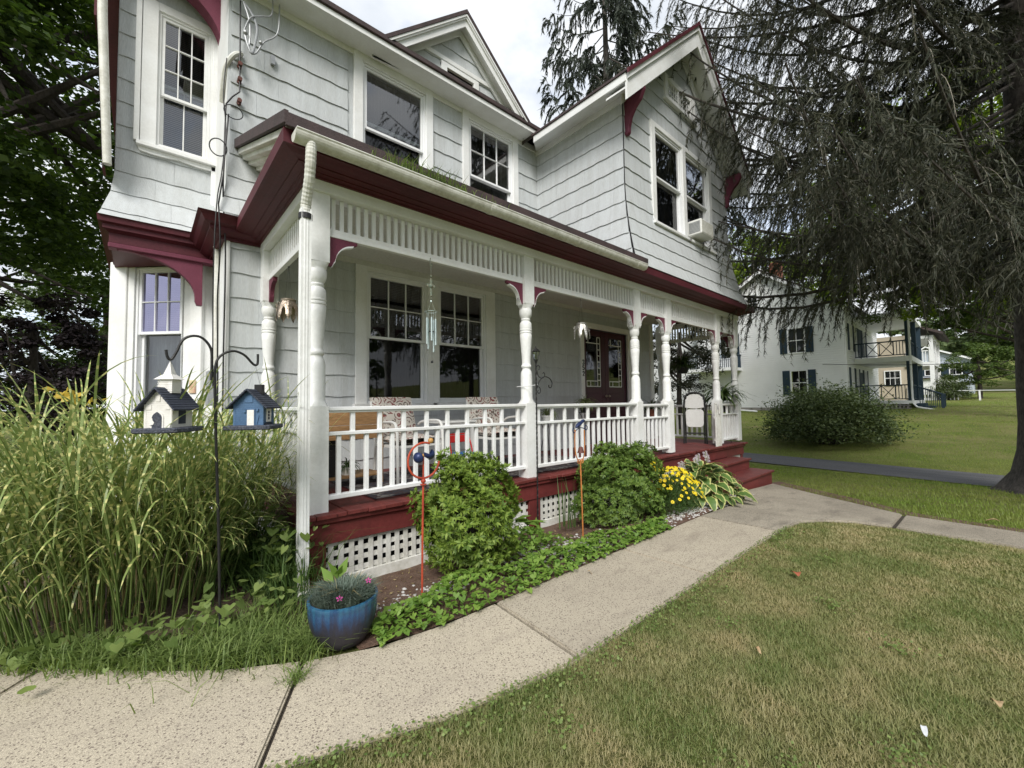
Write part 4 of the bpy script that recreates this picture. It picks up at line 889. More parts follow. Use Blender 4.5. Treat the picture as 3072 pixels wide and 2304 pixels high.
# --- bird feeders shaped like little houses
def feeder(kind, label, cx, cy, z0, w, d, phi, hook):
    t = thing('bird_feeder', label, 'bird feeder', (cx,cy,z0), 'house-shaped bird feeders on the hook')
    M = rotz(cx, cy, z0, phi); wall = 'feeder_white' if kind == 'church' else 'feeder_blue'
    h, g = .128, .205; W2, D2 = w/2, d/2
    def rbox(): pass
    m = MB(M); n = 26; o = []
    for i in range(n):
        a = 2*math.pi*i/n; c, s = math.cos(a), math.sin(a); k_ = 1/max(abs(c),abs(s))**.8; o.append(((W2+.055)*c*k_*random.uniform(.975,1.02), (D2+.055)*s*k_*random.uniform(.975,1.02)))
    m.prism(o, 'z', -.022, .004); m.build('base_tray', 'feeder_base', t, bevel=.006)
    m = MB(M)
    m.prism([(-W2,.002),(W2,.002),(W2,h),(0,g),(-W2,h)], 'y', -D2, D2); body = m.build('body', wall, t)
    m = MB(M); nz = 17      # lap boards on front and sides
    for i in range(nz):
        z = .006+i*(g-.012)/nz; zt = z+(g-.012)/nz-.0012
        hw = W2 if z < h else W2*(g-z)/(g-h)
        if hw > .012: m.box(-hw+.003,hw-.003,-D2-.0016,-D2,z,zt)
        if zt < h: m.box(W2,W2+.0016,-D2+.004,D2-.004,z,zt); m.box(-W2-.0016,-W2,-D2+.004,D2-.004,z,zt)
    for sx in (-1,1): m.box(sx*W2-.005,sx*W2+.005,-D2-.003,-D2+.002,.003,h-.002); m.box(W2-.001,W2+.003,sx*D2-.005,sx*D2+.005,.003,h-.002)
    m.build('lap_boards', wall, body)
    ov, rt = .030, .009; sl_ = (g-h)/W2
    for sg in (-1,1):
        m = MB(M); e = W2+ov; steps = 9
        for i in range(steps):
            x0 = e*i/steps; x1 = e*(i+1)/steps+.003; za = g+.004-sl_*x0; zb = g+.004-sl_*x1
            m.prism([(sg*x0,za+rt*.55),(sg*x1,zb+rt*1.05),(sg*x1,zb),(sg*x0,za-.004)], 'y', -D2-.034, D2+.034)
        m.build('roof', 'feeder_slate', t)
    if kind == 'church':
        m = MB(M); s = .034; m.box(-s,s,-s-.0,s,g-.02,g+.052); m.add([(-s-.014,-s-.014,g+.052),(s+.014,-s-.014,g+.052),(s+.014,s+.014,g+.052),(-s-.014,s+.014,g+.052),(-.020,-.020,g+.080),(.020,-.020,g+.080),(.020,.020,g+.080),(-.020,.020,g+.080),(0,0,g+.158)], [(3,2,1,0),(0,1,5,4),(1,2,6,5),(2,3,7,6),(3,0,4,7),(4,5,8),(5,6,8),(6,7,8),(7,4,8)])
        for i in range(5): m.box(-s-.0015,s+.0015,-s-.0015,s+.0015,g-.012+i*.012,g-.003+i*.012)
        m.build('steeple', wall, t)
        def gothic(hw, z0_, z1_, zz): return [(-hw,z0_),(hw,z0_),(hw,z1_)] + [(hw*(1-t_*t_), z1_+(zz-z1_)*t_) for t_ in (.3,.55,.8)] + [(0,zz)] + [(-hw*(1-t_*t_), z1_+(zz-z1_)*t_) for t_ in (.8,.55,.3)] + [(-hw,z1_)]
        m = MB(M); m.prism([(x-.003,z) for x, z in gothic(.030,.003,.06,.096)], 'y', -D2-.006, -D2-.0015); m.build('door_frame', wall, t)
        m = MB(M); m.prism([(x-.003,z) for x, z in gothic(.023,.004,.058,.087)], 'y', -D2-.0085, -D2-.006); m.build('door', 'feeder_base', t)
        m = MB(M); m.prism([(-.034,.018),(-.018,.020),(-.012,.032),(-.020,.042),(-.022,.056),(-.030,.050),(-.032,.034)], 'y', -D2-.012, -D2-.0086); m.build('little_bird', wall, t, bevel=.002)
        m = MB(M); m.prism([(y_, z_) for y_, z_ in [(-.026,.022)]+[(.026*-math.cos(a), .085+.026*math.sin(a)) for a in np.linspace(0,math.pi,9)]+[(.026,.022)]], 'x', W2+.0016, W2+.005); m.build('side_window', 'feeder_slate', t)
        for q in ((-.012,.008,.14,.17),(-.057,-.033,.098,.122),(.033,.057,.098,.122)): MB(M).box(q[0],q[1],-D2-.005,-D2,q[2],q[3]).build('wall_panel', wall, t)
    else:
        m = MB(M); m.box(-.004-.005,.040-.005,-D2-.006,-D2-.001,.003,.098); m.build('door_frame', wall, t)
        m = MB(M); m.box(-.005,.031,-D2-.0095,-D2-.006,.004,.092)
        for z in (.012,.036,.062): m.box(.0,.011,-D2-.0105,-D2-.0094,z,z+.018); m.box(.015,.026,-D2-.0105,-D2-.0094,z,z+.018)
        m.build('door', 'feeder_white', t)
        m = MB(M); m.box(-.022,.022,-D2-.005,-D2-.001,.135,.175); m.box(-.024,-.012,-D2-.01,-D2,.078,.094); m.box(.042,.054,-D2-.01,-D2,.084,.098); m.tube([(.046,-D2-.006,.01),(.056,-D2-.005,.06)], .0015, 5); m.build('wall_panel', wall, t)
        m = MB(M); m.box(W2+.001,W2+.007,-.036,.030,.020,.098); f = m.build('window_frame', 'feeder_white', t, bevel=.001)
        for iy in range(2):
            for iz in range(3): MB(M).box(W2+.0072,W2+.0078,-.019+iy*.013,-.008+iy*.013,.034+iz*.018,.049+iz*.018).build('pane', 'feeder_slate', f)
        m = MB(M); m.box(W2+.0,W2+.008,-.05,.045,.004,.016); m.build('flower_box', 'feeder_slate', t)
        m = MB(M); m.box(-.018+.01,.026+.01,.012,.05,g-.02,g+.038); m.build('chimney', 'black_plastic', t, bevel=.002)
    m = MB()
    for yy in (-D2-.02, D2+.02): a = M @ Vector((0,yy,g+.006)); m.tube([tuple(a), hook], .0011, 5)
    m.build('hanging_wire', 'grey_metal', t)
    return t
feeder('church', 'white church-shaped bird feeder with steeple and dark slate roof', .108, HY, 1.197, .125, .150, -R(36), (.108,HY-.008,1.556))
feeder('cottage', 'blue cottage bird feeder with white door and black chimney', .500, HY, 1.193, .150, .148, -R(32), (.503,HY,1.548))
# --- glazed pot of pinks
pot = thing('plant_pot', 'blue glazed round pot of grey-green pinks on the walk corner', 'plant pot', (.866,2.43,0))
m = MB(); prof = [(.001,.0),(.112,.0),(.124,.010),(.148,.05),(.170,.11),(.181,.165),(.183,.20),(.183,.218),(.187,.228),(.185,.240),(.172,.243),(.166,.235),(.165,.21),(.001,.205)]
m.lathe(prof, (.866,2.43,0), 40, cap=False); m.build('vessel', 'blue_glaze', pot, smooth=True)
MB().lathe([(.001,.222),(.166,.22)], (.866,2.43,0), 24, cap=False).build('earth', 'soil', pot, fix=False)
# --- garden stakes
s1 = thing('garden_stake', 'red metal ring stake with blue cupped spinner and wooden ball', 'garden stake', (1.485,2.64,0))
MB().tube([(1.478,2.64,-.1),(1.484,2.64,.4),(1.492,2.64,.77)], .0075, 8).build('rod', 'red_iron', s1, smooth=True)
m = MB(); m.ball((1.492,2.64,.765), .018, 12); m.tube([(1.492,2.64,.738),(1.492,2.64,.744)], .022, 10); m.tube([(1.492,2.64,.785),(1.494,2.64,.93)], .0055, 6); m.build('collar', 'red_iron', s1, smooth=True)
MB().tube(arc(1.498,.908,.124,R(68),R(352),40,2.64), .0075, 8).build('ring', 'red_iron', s1, smooth=True)
MB().ball((1.553,2.64,1.043), .020, 14).build('wooden_ball', 'wood_ball', s1, smooth=True); MB().ball((1.494,2.632,.945), .013, 10).build('wooden_ball', 'wood_ball', s1, smooth=True)
for (x, y, z, ax, ay) in ((1.425,2.62,.925,.5,.9),(1.500,2.60,.925,-.4,.3),(1.575,2.625,.935,.3,-.8)):
    m = MB(Matrix.Translation((x,y,z)) @ Matrix.Rotation(ay,4,'Z') @ Matrix.Rotation(ax+.6,4,'X') @ Matrix.Rotation(ay*1.3,4,'Y'))
    vs_, fs = [], []; nr, ns = 5, 14
    for i in range(nr+1):
        r_ = .041*math.sin(i/nr*1.35); zz = .041*(1-math.cos(i/nr*1.35))
        for j in range(ns): a = 2*math.pi*j/ns; vs_.append((r_*math.cos(a), r_*math.sin(a), zz))
    fs = [(i*ns+j,i*ns+(j+1)%ns,(i+1)*ns+(j+1)%ns,(i+1)*ns+j) for i in range(nr) for j in range(ns)]
    m.add(vs_, fs); m.build('spinner_cup', 'navy_metal', s1, smooth=True, fix=False)
s2 = thing('garden_stake', 'orange wire stake with blue bird and small rusty bell', 'garden stake', (3.182,2.6,0))
MB().tube([(3.185,2.6,-.1),(3.18,2.6,.3),(3.168,2.6,.725)], .0068, 8).build('rod', 'orange_iron', s2, smooth=True)
m = MB(); m.tube(spline([(3.098,2.6,1.04),(3.092,2.6,.90),(3.105,2.6,.80),(3.135,2.6,.745),(3.168,2.6,.725)],5), .0055, 7); m.tube(spline([(3.235,2.6,1.03),(3.236,2.6,.90),(3.23,2.6,.80),(3.20,2.6,.745),(3.168,2.6,.725)],5), .0055, 7); m.tube(arc(3.147,.735,.02,0,5.2,14,2.6), .0045, 6); m.tube(arc(3.192,.735,.02,3.1,-2.2,14,2.6), .0045, 6); m.build('frame_loop', 'orange_iron', s2, smooth=True)
m = MB(); m.tube(spline([(3.075,2.6,1.06),(3.062,2.6,1.035),(3.085,2.6,1.012),(3.11,2.6,1.03),(3.16,2.6,1.055),(3.22,2.6,1.05),(3.27,2.6,1.03),(3.285,2.6,1.06),(3.255,2.6,1.075),(3.24,2.6,1.05)],5), .0045, 6); m.build('scroll', 'navy_metal', s2, smooth=True)
m = MB(); m.tube(spline([(3.105,2.6,1.055),(3.14,2.6,1.078),(3.18,2.6,1.098),(3.215,2.6,1.118),(3.235,2.6,1.125),(3.258,2.6,1.118)],4), [.003,.008,.014,.018,.02,.021,.0205,.019,.017,.016,.0155,.017,.017,.016,.014,.012,.010,.007,.005,.003,.002][:21], 10); m.build('bird', 'navy_metal', s2, smooth=True)
m = MB()
for i in range(14): m.tube(arc(3.175,1.025-i*.0115,.0045,0,6.28,8,2.6+(.001 if i % 2 else 0),1.5), .0011, 4)
m.build('chain', 'grey_metal', s2)
MB().lathe([(.004,.06),(.018,.056),(.024,.04),(.027,.02),(.036,.0),(.034,.0),(.02,.03),(.004,.05)], (3.177,2.6,.815), 16, cap=False).build('bell', 'rust_bell', s2, smooth=True)
# --- twisted lamp post
lp = thing('solar_lamp', 'black twisted garden lamp post with scrolls beside the second porch post', 'garden lamp', (3.215,3.22,0))
LX, LY = 3.225, 3.24
m = MB()
pts = [(LX-.012+.012*i/60, LY, -.1+1.84*i/60) for i in range(61)]
vs_ = []; n = 8
for i, p in enumerate(pts):
    for j in range(n):
        a = 2*math.pi*j/n + i*.9; rr = .0095 if j % 2 else .0065; vs_.append((p[0]+rr*math.cos(a), p[1]+rr*math.sin(a), p[2]))
m.add(vs_, [(i*n+j,i*n+(j+1)%n,(i+1)*n+(j+1)%n,(i+1)*n+j) for i in range(60) for j in range(n)]); m.build('twisted_rod', 'black_iron', lp)
m = MB(); m.tube([(LX,LY,1.735),(LX,LY,1.775)], [.010,.024], 8); m.lathe([(.046,.115),(.052,.12),(.030,.142),(.008,.158),(.004,.175),(.001,.178)], (LX,LY,1.745), 6)
for k in range(6): a = math.pi/3*k; m.tube([(LX+.024*math.cos(a),LY+.024*math.sin(a),1.772),(LX+.042*math.cos(a),LY+.042*math.sin(a),1.862)], .003, 4)
m.build('lantern', 'black_iron', lp); MB().lathe([(.021,.03),(.037,.112)], (LX,LY,1.745), 6).build('lens', 'glass', lp)
m = MB()
def spiral(cx, cz, r0, a0, turns, sg=1, n=22): return [(cx+(r0*(1-i/n*.8))*math.cos(a0+sg*turns*2*math.pi*i/n), LY, cz+(r0*(1-i/n*.8))*math.sin(a0+sg*turns*2*math.pi*i/n)) for i in range(n+1)]
m.tube(spline([(LX+.005,LY,1.69),(LX+.03,LY,1.715),(LX+.055,LY,1.70),(LX+.05,LY,1.67),(LX+.03,LY,1.675)],5), .005, 6); m.tube(spline([(LX+.01,LY,1.66),(LX+.04,LY,1.59),(LX+.10,LY,1.575),(LX+.135,LY,1.61),(LX+.12,LY,1.64),(LX+.105,LY,1.625)],5), .005, 6)
m.tube(spline([(LX+.01,LY,1.46),(LX+.05,LY,1.54),(LX+.12,LY,1.59),(LX+.20,LY,1.58),(LX+.25,LY,1.53),(LX+.235,LY,1.475),(LX+.20,LY,1.475),(LX+.197,LY,1.50)],5), .006, 6); m.tube(spline([(LX+.01,LY,1.48),(LX+.05,LY,1.47),(LX+.065,LY,1.43),(LX+.04,LY,1.405),(LX+.02,LY,1.42),(LX+.03,LY,1.44)],5), .005, 6)
m.build('scroll', 'black_iron', lp, smooth=True)
m = MB(); m.tube([(LX+.01,LY-.01,1.50),(3.324-.08,PY-.006,1.49),(3.324-.08,PY+.155,1.49)], .004, 5); m.build('tie_rope', 'vinyl', lp)
# --- wind chime
ch = thing('wind_chime', 'wind chime with pale aluminium tubes hanging from the porch frieze', 'wind chime', (2.04,3.478,2.67))
CY = 3.45
m = MB(); m.tube(spline([(2.037,CY,2.70),(2.03,CY,2.66),(2.036,CY,2.625),(2.05,CY,2.63),(2.05,CY,2.65)],5), .0035, 6); m.tube([(2.04,CY,2.63),(2.041,CY,2.50)], .002, 5); m.tube([(2.041,CY,2.34),(2.041,CY,2.28)], .002, 5)
for k in range(4): a = math.pi/2*k+.4; m.tube([(2.042,CY,2.285),(2.042+.05*math.cos(a),CY+.05*math.sin(a),2.182)], .0018, 4)
m.build('chain', 'verdigris', ch)
m = MB(); m.box(2.028,2.054,CY-.004,CY+.004,2.34,2.50); m.box(1.995,2.087,CY-.004,CY+.004,2.415,2.445); m.ball((2.041,CY,2.43), .022, 8); m.ball((2.041,CY,2.52), .012, 8); m.ball((2.041,CY,2.335), .012, 8); m.build('cross_ornament', 'verdigris', ch, bevel=.003)
m = MB(); m.tube([(2.042+.055*math.cos(a), CY+.055*math.sin(a), 2.18) for a in np.linspace(0,2*math.pi,25)], .005, 6); m.ball((2.041,CY,2.28), .012, 8); m.build('top_ring', 'aluminium', ch, smooth=True)
for k, (z0, z1) in enumerate(((2.11,1.80),(2.115,1.83),(2.12,1.87),(2.12,1.90),(2.11,1.86))):
    a = 2*math.pi*k/5+.5; m = MB(); x, y = 2.042+.042*math.cos(a), CY+.042*math.sin(a); m.tube([(x,y,z1),(x,y,z0)], .010, 10); m.tube([(x,y,z0),(x,y,2.18)], .001, 4); m.build('tube', 'aluminium', ch, smooth=True)
m = MB(); m.tube([(2.042,CY,2.18),(2.048,CY,1.72)], .001, 4); m.ball((2.048,CY,1.703), .013, 10); m.lathe([(.024,0),(.024,.006)], (2.043,CY,1.99), 14); m.build('striker', 'black_plastic', ch)
# --- pierced metal tulip lanterns
def lantern(label, x, y, ztop, z0, mat):
    t = thing('tulip_lantern', label, 'lantern', (x,y,z0-.21), 'tulip-shaped hanging lanterns')
    m = MB()
    for a in (0.4,2.5,4.6): m.tube([(x,y,ztop),(x+.035*math.cos(a),y+.035*math.sin(a),z0)], .0012, 4)
    m.tube(spline([(x,y,ztop+.02),(x-.01,y,ztop),(x,y,ztop-.02),(x+.01,y,ztop-.008)],4), .0025, 5); m.build('chain', 'black_iron', t)
    m = MB(); m.lathe([(.03,.0),(.062,.004),(.068,-.004),(.066,-.018),(.03,-.012)], (x,y,z0), 18); m.build('rim', mat, t, smooth=True)
    for k in range(7):
        a = 2*math.pi*k/7; vs_ = []; nn = 9
        for i in range(nn):
            q = i/(nn-1); r_ = .055+.042*math.sin(q*2.2)+.012*q*q; zz = z0-.01-.20*q; hw = .040*math.sin(min(1,q*1.4+.35)*math.pi*.78)*(1 if q < .75 else max(.06,1-(q-.75)/.25*1.0))
            for s in (-1,0,1): aa = a + s*hw/max(r_,.03); rr = r_ + (.006 if s == 0 else 0); vs_.append((x+rr*math.cos(aa), y+rr*math.sin(aa), zz))
        m = MB(); m.add(vs_, [(3*i+s,3*i+s+1,3*i+4+s,3*i+3+s) for i in range(nn-1) for s in (0,1)])
        for zz, rr in ((-.06,.017),(-.10,.012)): m.tube([(x+(.103)*math.cos(a)+rr*math.cos(w_)*-math.sin(a), y+.103*math.sin(a)+rr*math.cos(w_)*math.cos(a), z0+zz+rr*math.sin(w_)) for w_ in np.linspace(0,5,9)], .0028, 4)
        m.build('petal', mat, t, fix=False)
lantern('bronze tulip lantern hanging at the left end of the porch', 1.05, 4.46, 2.68, 2.34, 'bronze')
lantern('silver tulip lantern hanging in the second porch bay', 4.32, 3.48, 2.66, 2.34, 'pewter')
# --- porch chairs with floral cushions
def patio_chair(label, cx, yb, dz, a):
    t = thing('patio_chair', label, 'chair', (cx,yb-.3,.46), 'cushioned patio chairs on the porch'); M = rotz(cx,yb-.3,.462,a)
    for sx in (-1,1):
        x = sx*.285; m = MB(M); m.tube(spline([(x,-.30,0),(x,-.29,.42),(x,-.27,.60),(x,-.18,.655),(x,.10,.64),(x,.20,.60)],5), .016, 7); m.build('arm', 'white_resin', t, smooth=True)
        m = MB(M); m.tube([(x*.95,.24,0),(x*.95,.20,.40),(x*.9,.34,.88)], .015, 7); m.build('leg', 'white_resin', t, smooth=True)
    m = MB(M); m.box(-.28,.28,-.27,.22,.385,.41); m.tube([(-.26,.345,.885),(.26,.345,.885)], .014, 6); m.build('frame', 'white_resin', t)
    def cush(nm, pts, n=9):
        m = MB(M); vs_ = []
        nx = 10
        for j, (y, z, th, ny, nz) in enumerate(pts):
            for side in (1,-1):
                for i in range(nx+1): u = -1+2*i/nx; b_ = th*(1-abs(u)**6)*.5+.004; vs_.append((u*.27, y+ny*b_*side, z+nz*b_*side))
        L2 = 2*(nx+1); fs = []
        for j in range(len(pts)-1):
            for i in range(nx):
                o = j*L2; fs.append((o+i,o+i+1,o+L2+i+1,o+L2+i)); o2 = o+nx+1; fs.append((o2+i+1,o2+i,o2+L2+i,o2+L2+i+1))
        m.add(vs_, fs); return m.build(nm, 'floral_cloth', t, smooth=True, fix=False)
    cush('back_cushion', [(.205+.145*q, .47+.455*q, .075*(math.sin(math.pi*min(max(q,.02),.98))**.35)*(.8+.2*math.cos(q*12.6)), -.95, .3) for q in np.linspace(0,1,12)])
    cush('seat_cushion', [(-.29+.50*q, .455+.01*q, .085*(math.sin(math.pi*min(max(q,.02),.98))**.3), 0, 1) for q in np.linspace(0,1,9)])
patio_chair('white patio chair with floral cushion beside the wooden stand', 2.24, 4.63, 0, R(4))
patio_chair('white patio chair with floral cushion near the second porch post', 3.56, 4.63, 0, R(-2))
tb = thing('side_table', 'small white table between the two cushioned chairs', 'table', (2.93,4.5,.46))
MB().box(2.66,3.22,4.32,4.72,1.065,1.09).build('table_top', 'white_resin', tb, bevel=.006)
m = MB(); m.prism([(2.68,1.064),(3.20,1.064),(3.20,1.03)]+[(3.2-.52*i/16,1.02+.018*abs(math.sin(i/16*9.4))) for i in range(1,16)]+[(2.68,1.03)], 'y', 4.335, 4.35); m.build('apron', 'white_resin', tb)
for x in (2.70,3.17):
    for y in (4.36,4.68): MB().box(x-.018,x+.018,y-.018,y+.018,.463,1.063).build('leg', 'white_resin', tb)
rc = thing('child_chair', 'small red folding child chair with blue seat under the white table', 'chair', (2.86,4.15,.46))
m = MB(); m.tube(spline([(2.70,4.10,.463),(2.705,4.14,.75),(2.712,4.20,.90),(2.735,4.22,.935),(2.86,4.22,.94),(2.975,4.22,.935),(2.998,4.20,.90),(3.005,4.14,.75),(3.01,4.10,.463)],5), .009, 7); m.tube([(2.70,4.26,.463),(2.70,4.06,.70)], .008, 6); m.tube([(3.01,4.26,.463),(3.01,4.06,.70)], .008, 6); m.build('frame', 'red_plastic', rc, smooth=True)
MB().box(2.715,2.995,4.205,4.225,.84,.925).build('backrest', 'red_plastic', rc, bevel=.006); MB().box(2.71,3.0,4.02,4.22,.705,.725).build('seat', 'blue_plastic', rc, bevel=.006)
ws = thing('wooden_stand', 'unpainted pine board stand behind the left railing', 'plant stand', (1.62,4.3,.46))
MB().box(1.22,1.91,4.28,4.30,1.10,1.243).build('plank', 'wood_raw', ws, bevel=.003); MB().box(1.22,1.91,4.28,4.30,.955,1.097).build('plank', 'wood_raw', ws, bevel=.003)
for x in (1.24,1.93): MB().box(x-.02,x+.02,4.30,4.34,.462,1.24).build('leg', 'wood_raw', ws, bevel=.003)
MB().box(1.22,1.95,4.30,4.70,.56,.58).build('shelf', 'wood_raw', ws, bevel=.003)
bn = thing('black_bin', 'tall black bin standing behind the pine stand', 'bin', (1.42,4.5,.58)); MB().lathe([(.001,0),(.13,0),(.15,.40),(.155,.41),(.14,.41),(.12,.02)], (1.42,4.50,.581), 20, cap=False).build('bucket', 'black_plastic', bn, smooth=True); MB().lathe([(.13,.38),(.001,.385)], (1.42,4.50,.581), 20, cap=False).build('contents', 'dark_void', bn)
rug = MB().box(1.55,5.0,3.60,4.95,.466,.474); 
for v in range(len(rug.v)): x, y, z = rug.v[v]; rug.v[v] = (x, y, z+.012-.0075*(x-1))
tag(rug.build('rug', 'rug_pattern'), 'dark patterned outdoor rug on the porch boards', 'rug')
# --- folded plastic chair leaning at the steps
fa = math.atan2(-.42,-.907); M = Matrix.Translation((8.47,3.94,.42)) @ Matrix.Rotation(fa+math.pi/2,4,'Z') @ Matrix.Rotation(R(-5),4,'X')
fc = thing('folding_chair', 'white and black folding chair propped up folded at the porch steps', 'chair', (8.47,3.94,.42))
m = MB(M); m.tube(spline([(-.215,0,0),(-.205,0,.5),(-.20,0,.80),(-.17,0,.96),(-.09,0,1.035),(0,0,1.05),(.09,0,1.035),(.17,0,.96),(.20,0,.80),(.205,0,.5),(.215,0,0)],5), .016, 8); m.tube([(-.20,0,.22),(.20,0,.22)], .011, 6); m.build('front_frame', 'black_plastic', fc, smooth=True)
m = MB(M)
for s in (-1,1): m.tube([(s*.18,.07,0),(s*.175,.05,.5),(s*.165,.045,.88)], .014, 8)
m.tube([(-.175,.065,.2),(.175,.065,.2)], .010, 6); m.build('rear_frame', 'black_plastic', fc, smooth=True)
def rounded(w0, w1, z0, z1, r): return [(-w0+r,z0),(w0-r,z0),(w0-r*.3,z0+r*.3),(w0,z0+r),(w1,z1-r),(w1-r*.3,z1-r*.3),(w1-r,z1),(-w1+r,z1),(-w1+r*.3,z1-r*.3),(-w1,z1-r),(-w0,z0+r),(-w0+r*.3,z0+r*.3)]
MB(M).prism([(-.178,.735)]+[(-.178+.356*i/10,.735-.02*math.sin(math.pi*i/10)) for i in range(1,10)]+[(.178,.735),(.172,.86),(.14,.96),(.08,1.005),(0,1.015),(-.08,1.005),(-.14,.96),(-.172,.86)], 'y', -.03, -.012).build('backrest', 'chair_plastic', fc, bevel=.006)
MB(M).prism(rounded(.165,.172,.335,.70,.06), 'y', -.035, -.012).build('seat', 'chair_plastic', fc, bevel=.006)
# --- folded white gate at the step post
gt = thing('porch_gate', 'folded white gate section standing against the porch post by the steps', 'gate', (8.36,3.44,.41))
for x, w in ((8.20,.05),(8.275,.028),(8.325,.028),(8.375,.05)): MB().box(x,x+w,3.40,3.43,.415,1.22 if w > .03 else 1.12).build('bar', 'paint_old', gt, bevel=.004)
MB().box(8.20,8.425,3.432,3.448,.95,1.0).build('cross_bar', 'paint_old', gt); MB().box(8.20,8.425,3.432,3.448,.52,.57).build('cross_bar', 'paint_old', gt); MB().box(8.31,8.36,3.38,3.40,1.03,1.16).build('latch', 'paint_old', gt, bevel=.004)
MB().ball((8.225,3.415,1.235), .028, 10, .6).build('knob', 'paint_old', gt, smooth=True)
# --- cables, conduit, meter box on the left corner
cb = thing('service_cables', 'black and grey service cables looping down the house corner', 'cables', (.62,5.2,0))
def zc(P): return spline(P, 6)
m = MB(); m.tube([(.716,5.185,5.75),(.722,5.185,4.70),(.66,5.19,4.62),(.605,5.2,4.52),(.596,5.18,4.2),(.590,5.17,3.75),(.53,4.97,3.33)], .008, 6); m.tube(zc([(.53,4.97,3.33),(.55,4.97,2.9),(.56,5.2,2.4),(.575,5.23,1.7),(.59,5.23,.0)]), .007, 6); m.tube(zc([(.60,5.17,5.0),(.575,5.15,4.6),(.60,5.15,4.2),(.565,5.1,3.7),(.515,4.96,3.33),(.50,4.98,2.6),(.535,5.2,1.5)]), .006, 6)
m.tube(zc([(.625,5.17,4.4),(.58,5.1,3.6),(.62,5.18,2.9),(.62,5.2,1.7),(.63,5.2,.1)]), .008, 6); m.build('drop_wire', 'cable_black', cb, smooth=True)
m = MB(); m.tube(arc(.665,4.43,.085,0,6.283,22,5.15,.85), .005, 5); m.tube(arc(.535,3.98,.075,0,6.283,22,5.12,1.2), .006, 5); m.build('coil', 'cable_black', cb, smooth=True)
m = MB(); m.tube(zc([(.72,5.16,5.72),(.80,5.13,5.62),(.86,5.1,5.45),(.845,5.1,5.25),(.815,5.1,5.13),(.775,5.11,5.22),(.75,5.12,5.33)]), .012, 7); m.tube(zc([(1.02,5.16,5.95),(1.0,5.1,5.68),(.90,5.1,5.60),(.80,5.1,5.52),(.745,5.12,5.36)]), .008, 6); m.tube(zc([(1.09,5.16,5.9),(1.06,5.1,5.5),(.93,5.1,5.32),(.86,5.1,5.16),(.815,5.1,5.12)]), .008, 6); m.tube(zc([(.74,5.15,5.7),(.79,5.12,5.5),(.80,5.12,5.32),(.79,5.12,5.2)]), .010, 6); m.build('drop_loop', 'grey_metal', cb, smooth=True)
m = MB(); m.ball((.755,5.11,5.335), .026, 8); m.ball((.895,5.09,5.29), .02, 8); m.box(1.02,1.06,5.2,5.24,5.2,5.3); m.build('splice', 'grey_metal', cb)
for z in (5.01,4.84,4.60): m = MB(); m.tube([(.722,5.24,z),(.722,5.16,z)], .022, 8); m.tube([(.722,5.20,z-.035),(.722,5.20,z+.035)], .016, 8); m.build('insulator', 'rust_bell', cb)
m = MB(); m.tube(zc([(.74,5.22,5.16),(.66,5.2,5.08),(.60,5.3,4.95),(.60,5.5,4.7)]), .026, 8); m.build('conduit', 'paint_old', cb, smooth=True)
m = MB(); m.tube(zc([(.55,5.70,3.22),(.585,5.60,3.05),(.592,5.60,2.8),(.592,5.60,1.72)]), .024, 8); m.build('conduit', 'paint_old', cb, smooth=True)
mt = thing('meter_box', 'grey electric meter box on the house corner behind the tall grass', 'meter box', (.57,5.62,1.34)); MB().box(.52,.62,5.52,5.70,1.32,1.70).build('cabinet', 'grey_metal', mt, bevel=.008); MB().tube([(.592,5.60,1.70),(.592,5.60,1.76)], .032, 10).build('hub', 'grey_metal', mt)
orn = thing('wall_ornament', 'small cream and red plaque on the bay wall behind the grass', 'plaque', (.46,5.75,1.46)); MB(FC).box(1.045,1.125,.051,.07,1.47,1.63).build('plaque', 'tan_ornament', orn, bevel=.006)
# ============================================================ PLANTS
def visible(x, y, z=0.0, pad=60):
    """points inside the camera's field of view (used only to avoid growing lawn nobody sees, with a wide margin)"""
    d = np.stack([x-CAMPOS.x, y-CAMPOS.y, np.zeros_like(x)+z-CAMPOS.z], 1); f = d@np.array(_f); u = d@np.array(_r)/np.maximum(f,1e-3); v = d@np.array(_u)/np.maximum(f,1e-3)
    return (f > .2) & (np.abs(u) < 1.55) & (v > -1.35)
def blades(P, h, w, az, lean, curl=0.5, seg2=True, bandlen=None):
    """grass blades: arrays of base points, height, width, azimuth and lean"""
    n = len(P); dx = np.stack([np.cos(az),np.sin(az),np.zeros(n)],1); sd = np.stack([-np.sin(az),np.cos(az),np.zeros(n)],1); up = np.array([0,0,1.0])
    mid = P + up*(h*.62)[:,None] + dx*(h*lean*.35)[:,None]; tip = P + up*(h*(1-.25*curl*lean))[:,None] + dx*(h*lean)[:,None]
    b0 = P-sd*(w/2)[:,None]; b1 = P+sd*(w/2)[:,None]
    if not seg2:
        V = np.stack([b0,b1,tip],1).reshape(-1,3); i = np.arange(n)*3; return V, [np.stack([i,i+1,i+2],1)]
    m0 = mid-sd*(w*.4)[:,None]; m1 = mid+sd*(w*.4)[:,None]
    V = np.stack([b0,b1,m1,m0,tip],1).reshape(-1,3); i = np.arange(n)*5
    return V, [np.stack([i,i+1,i+2,i+3],1), np.stack([i+3,i+2,i+4],1)]
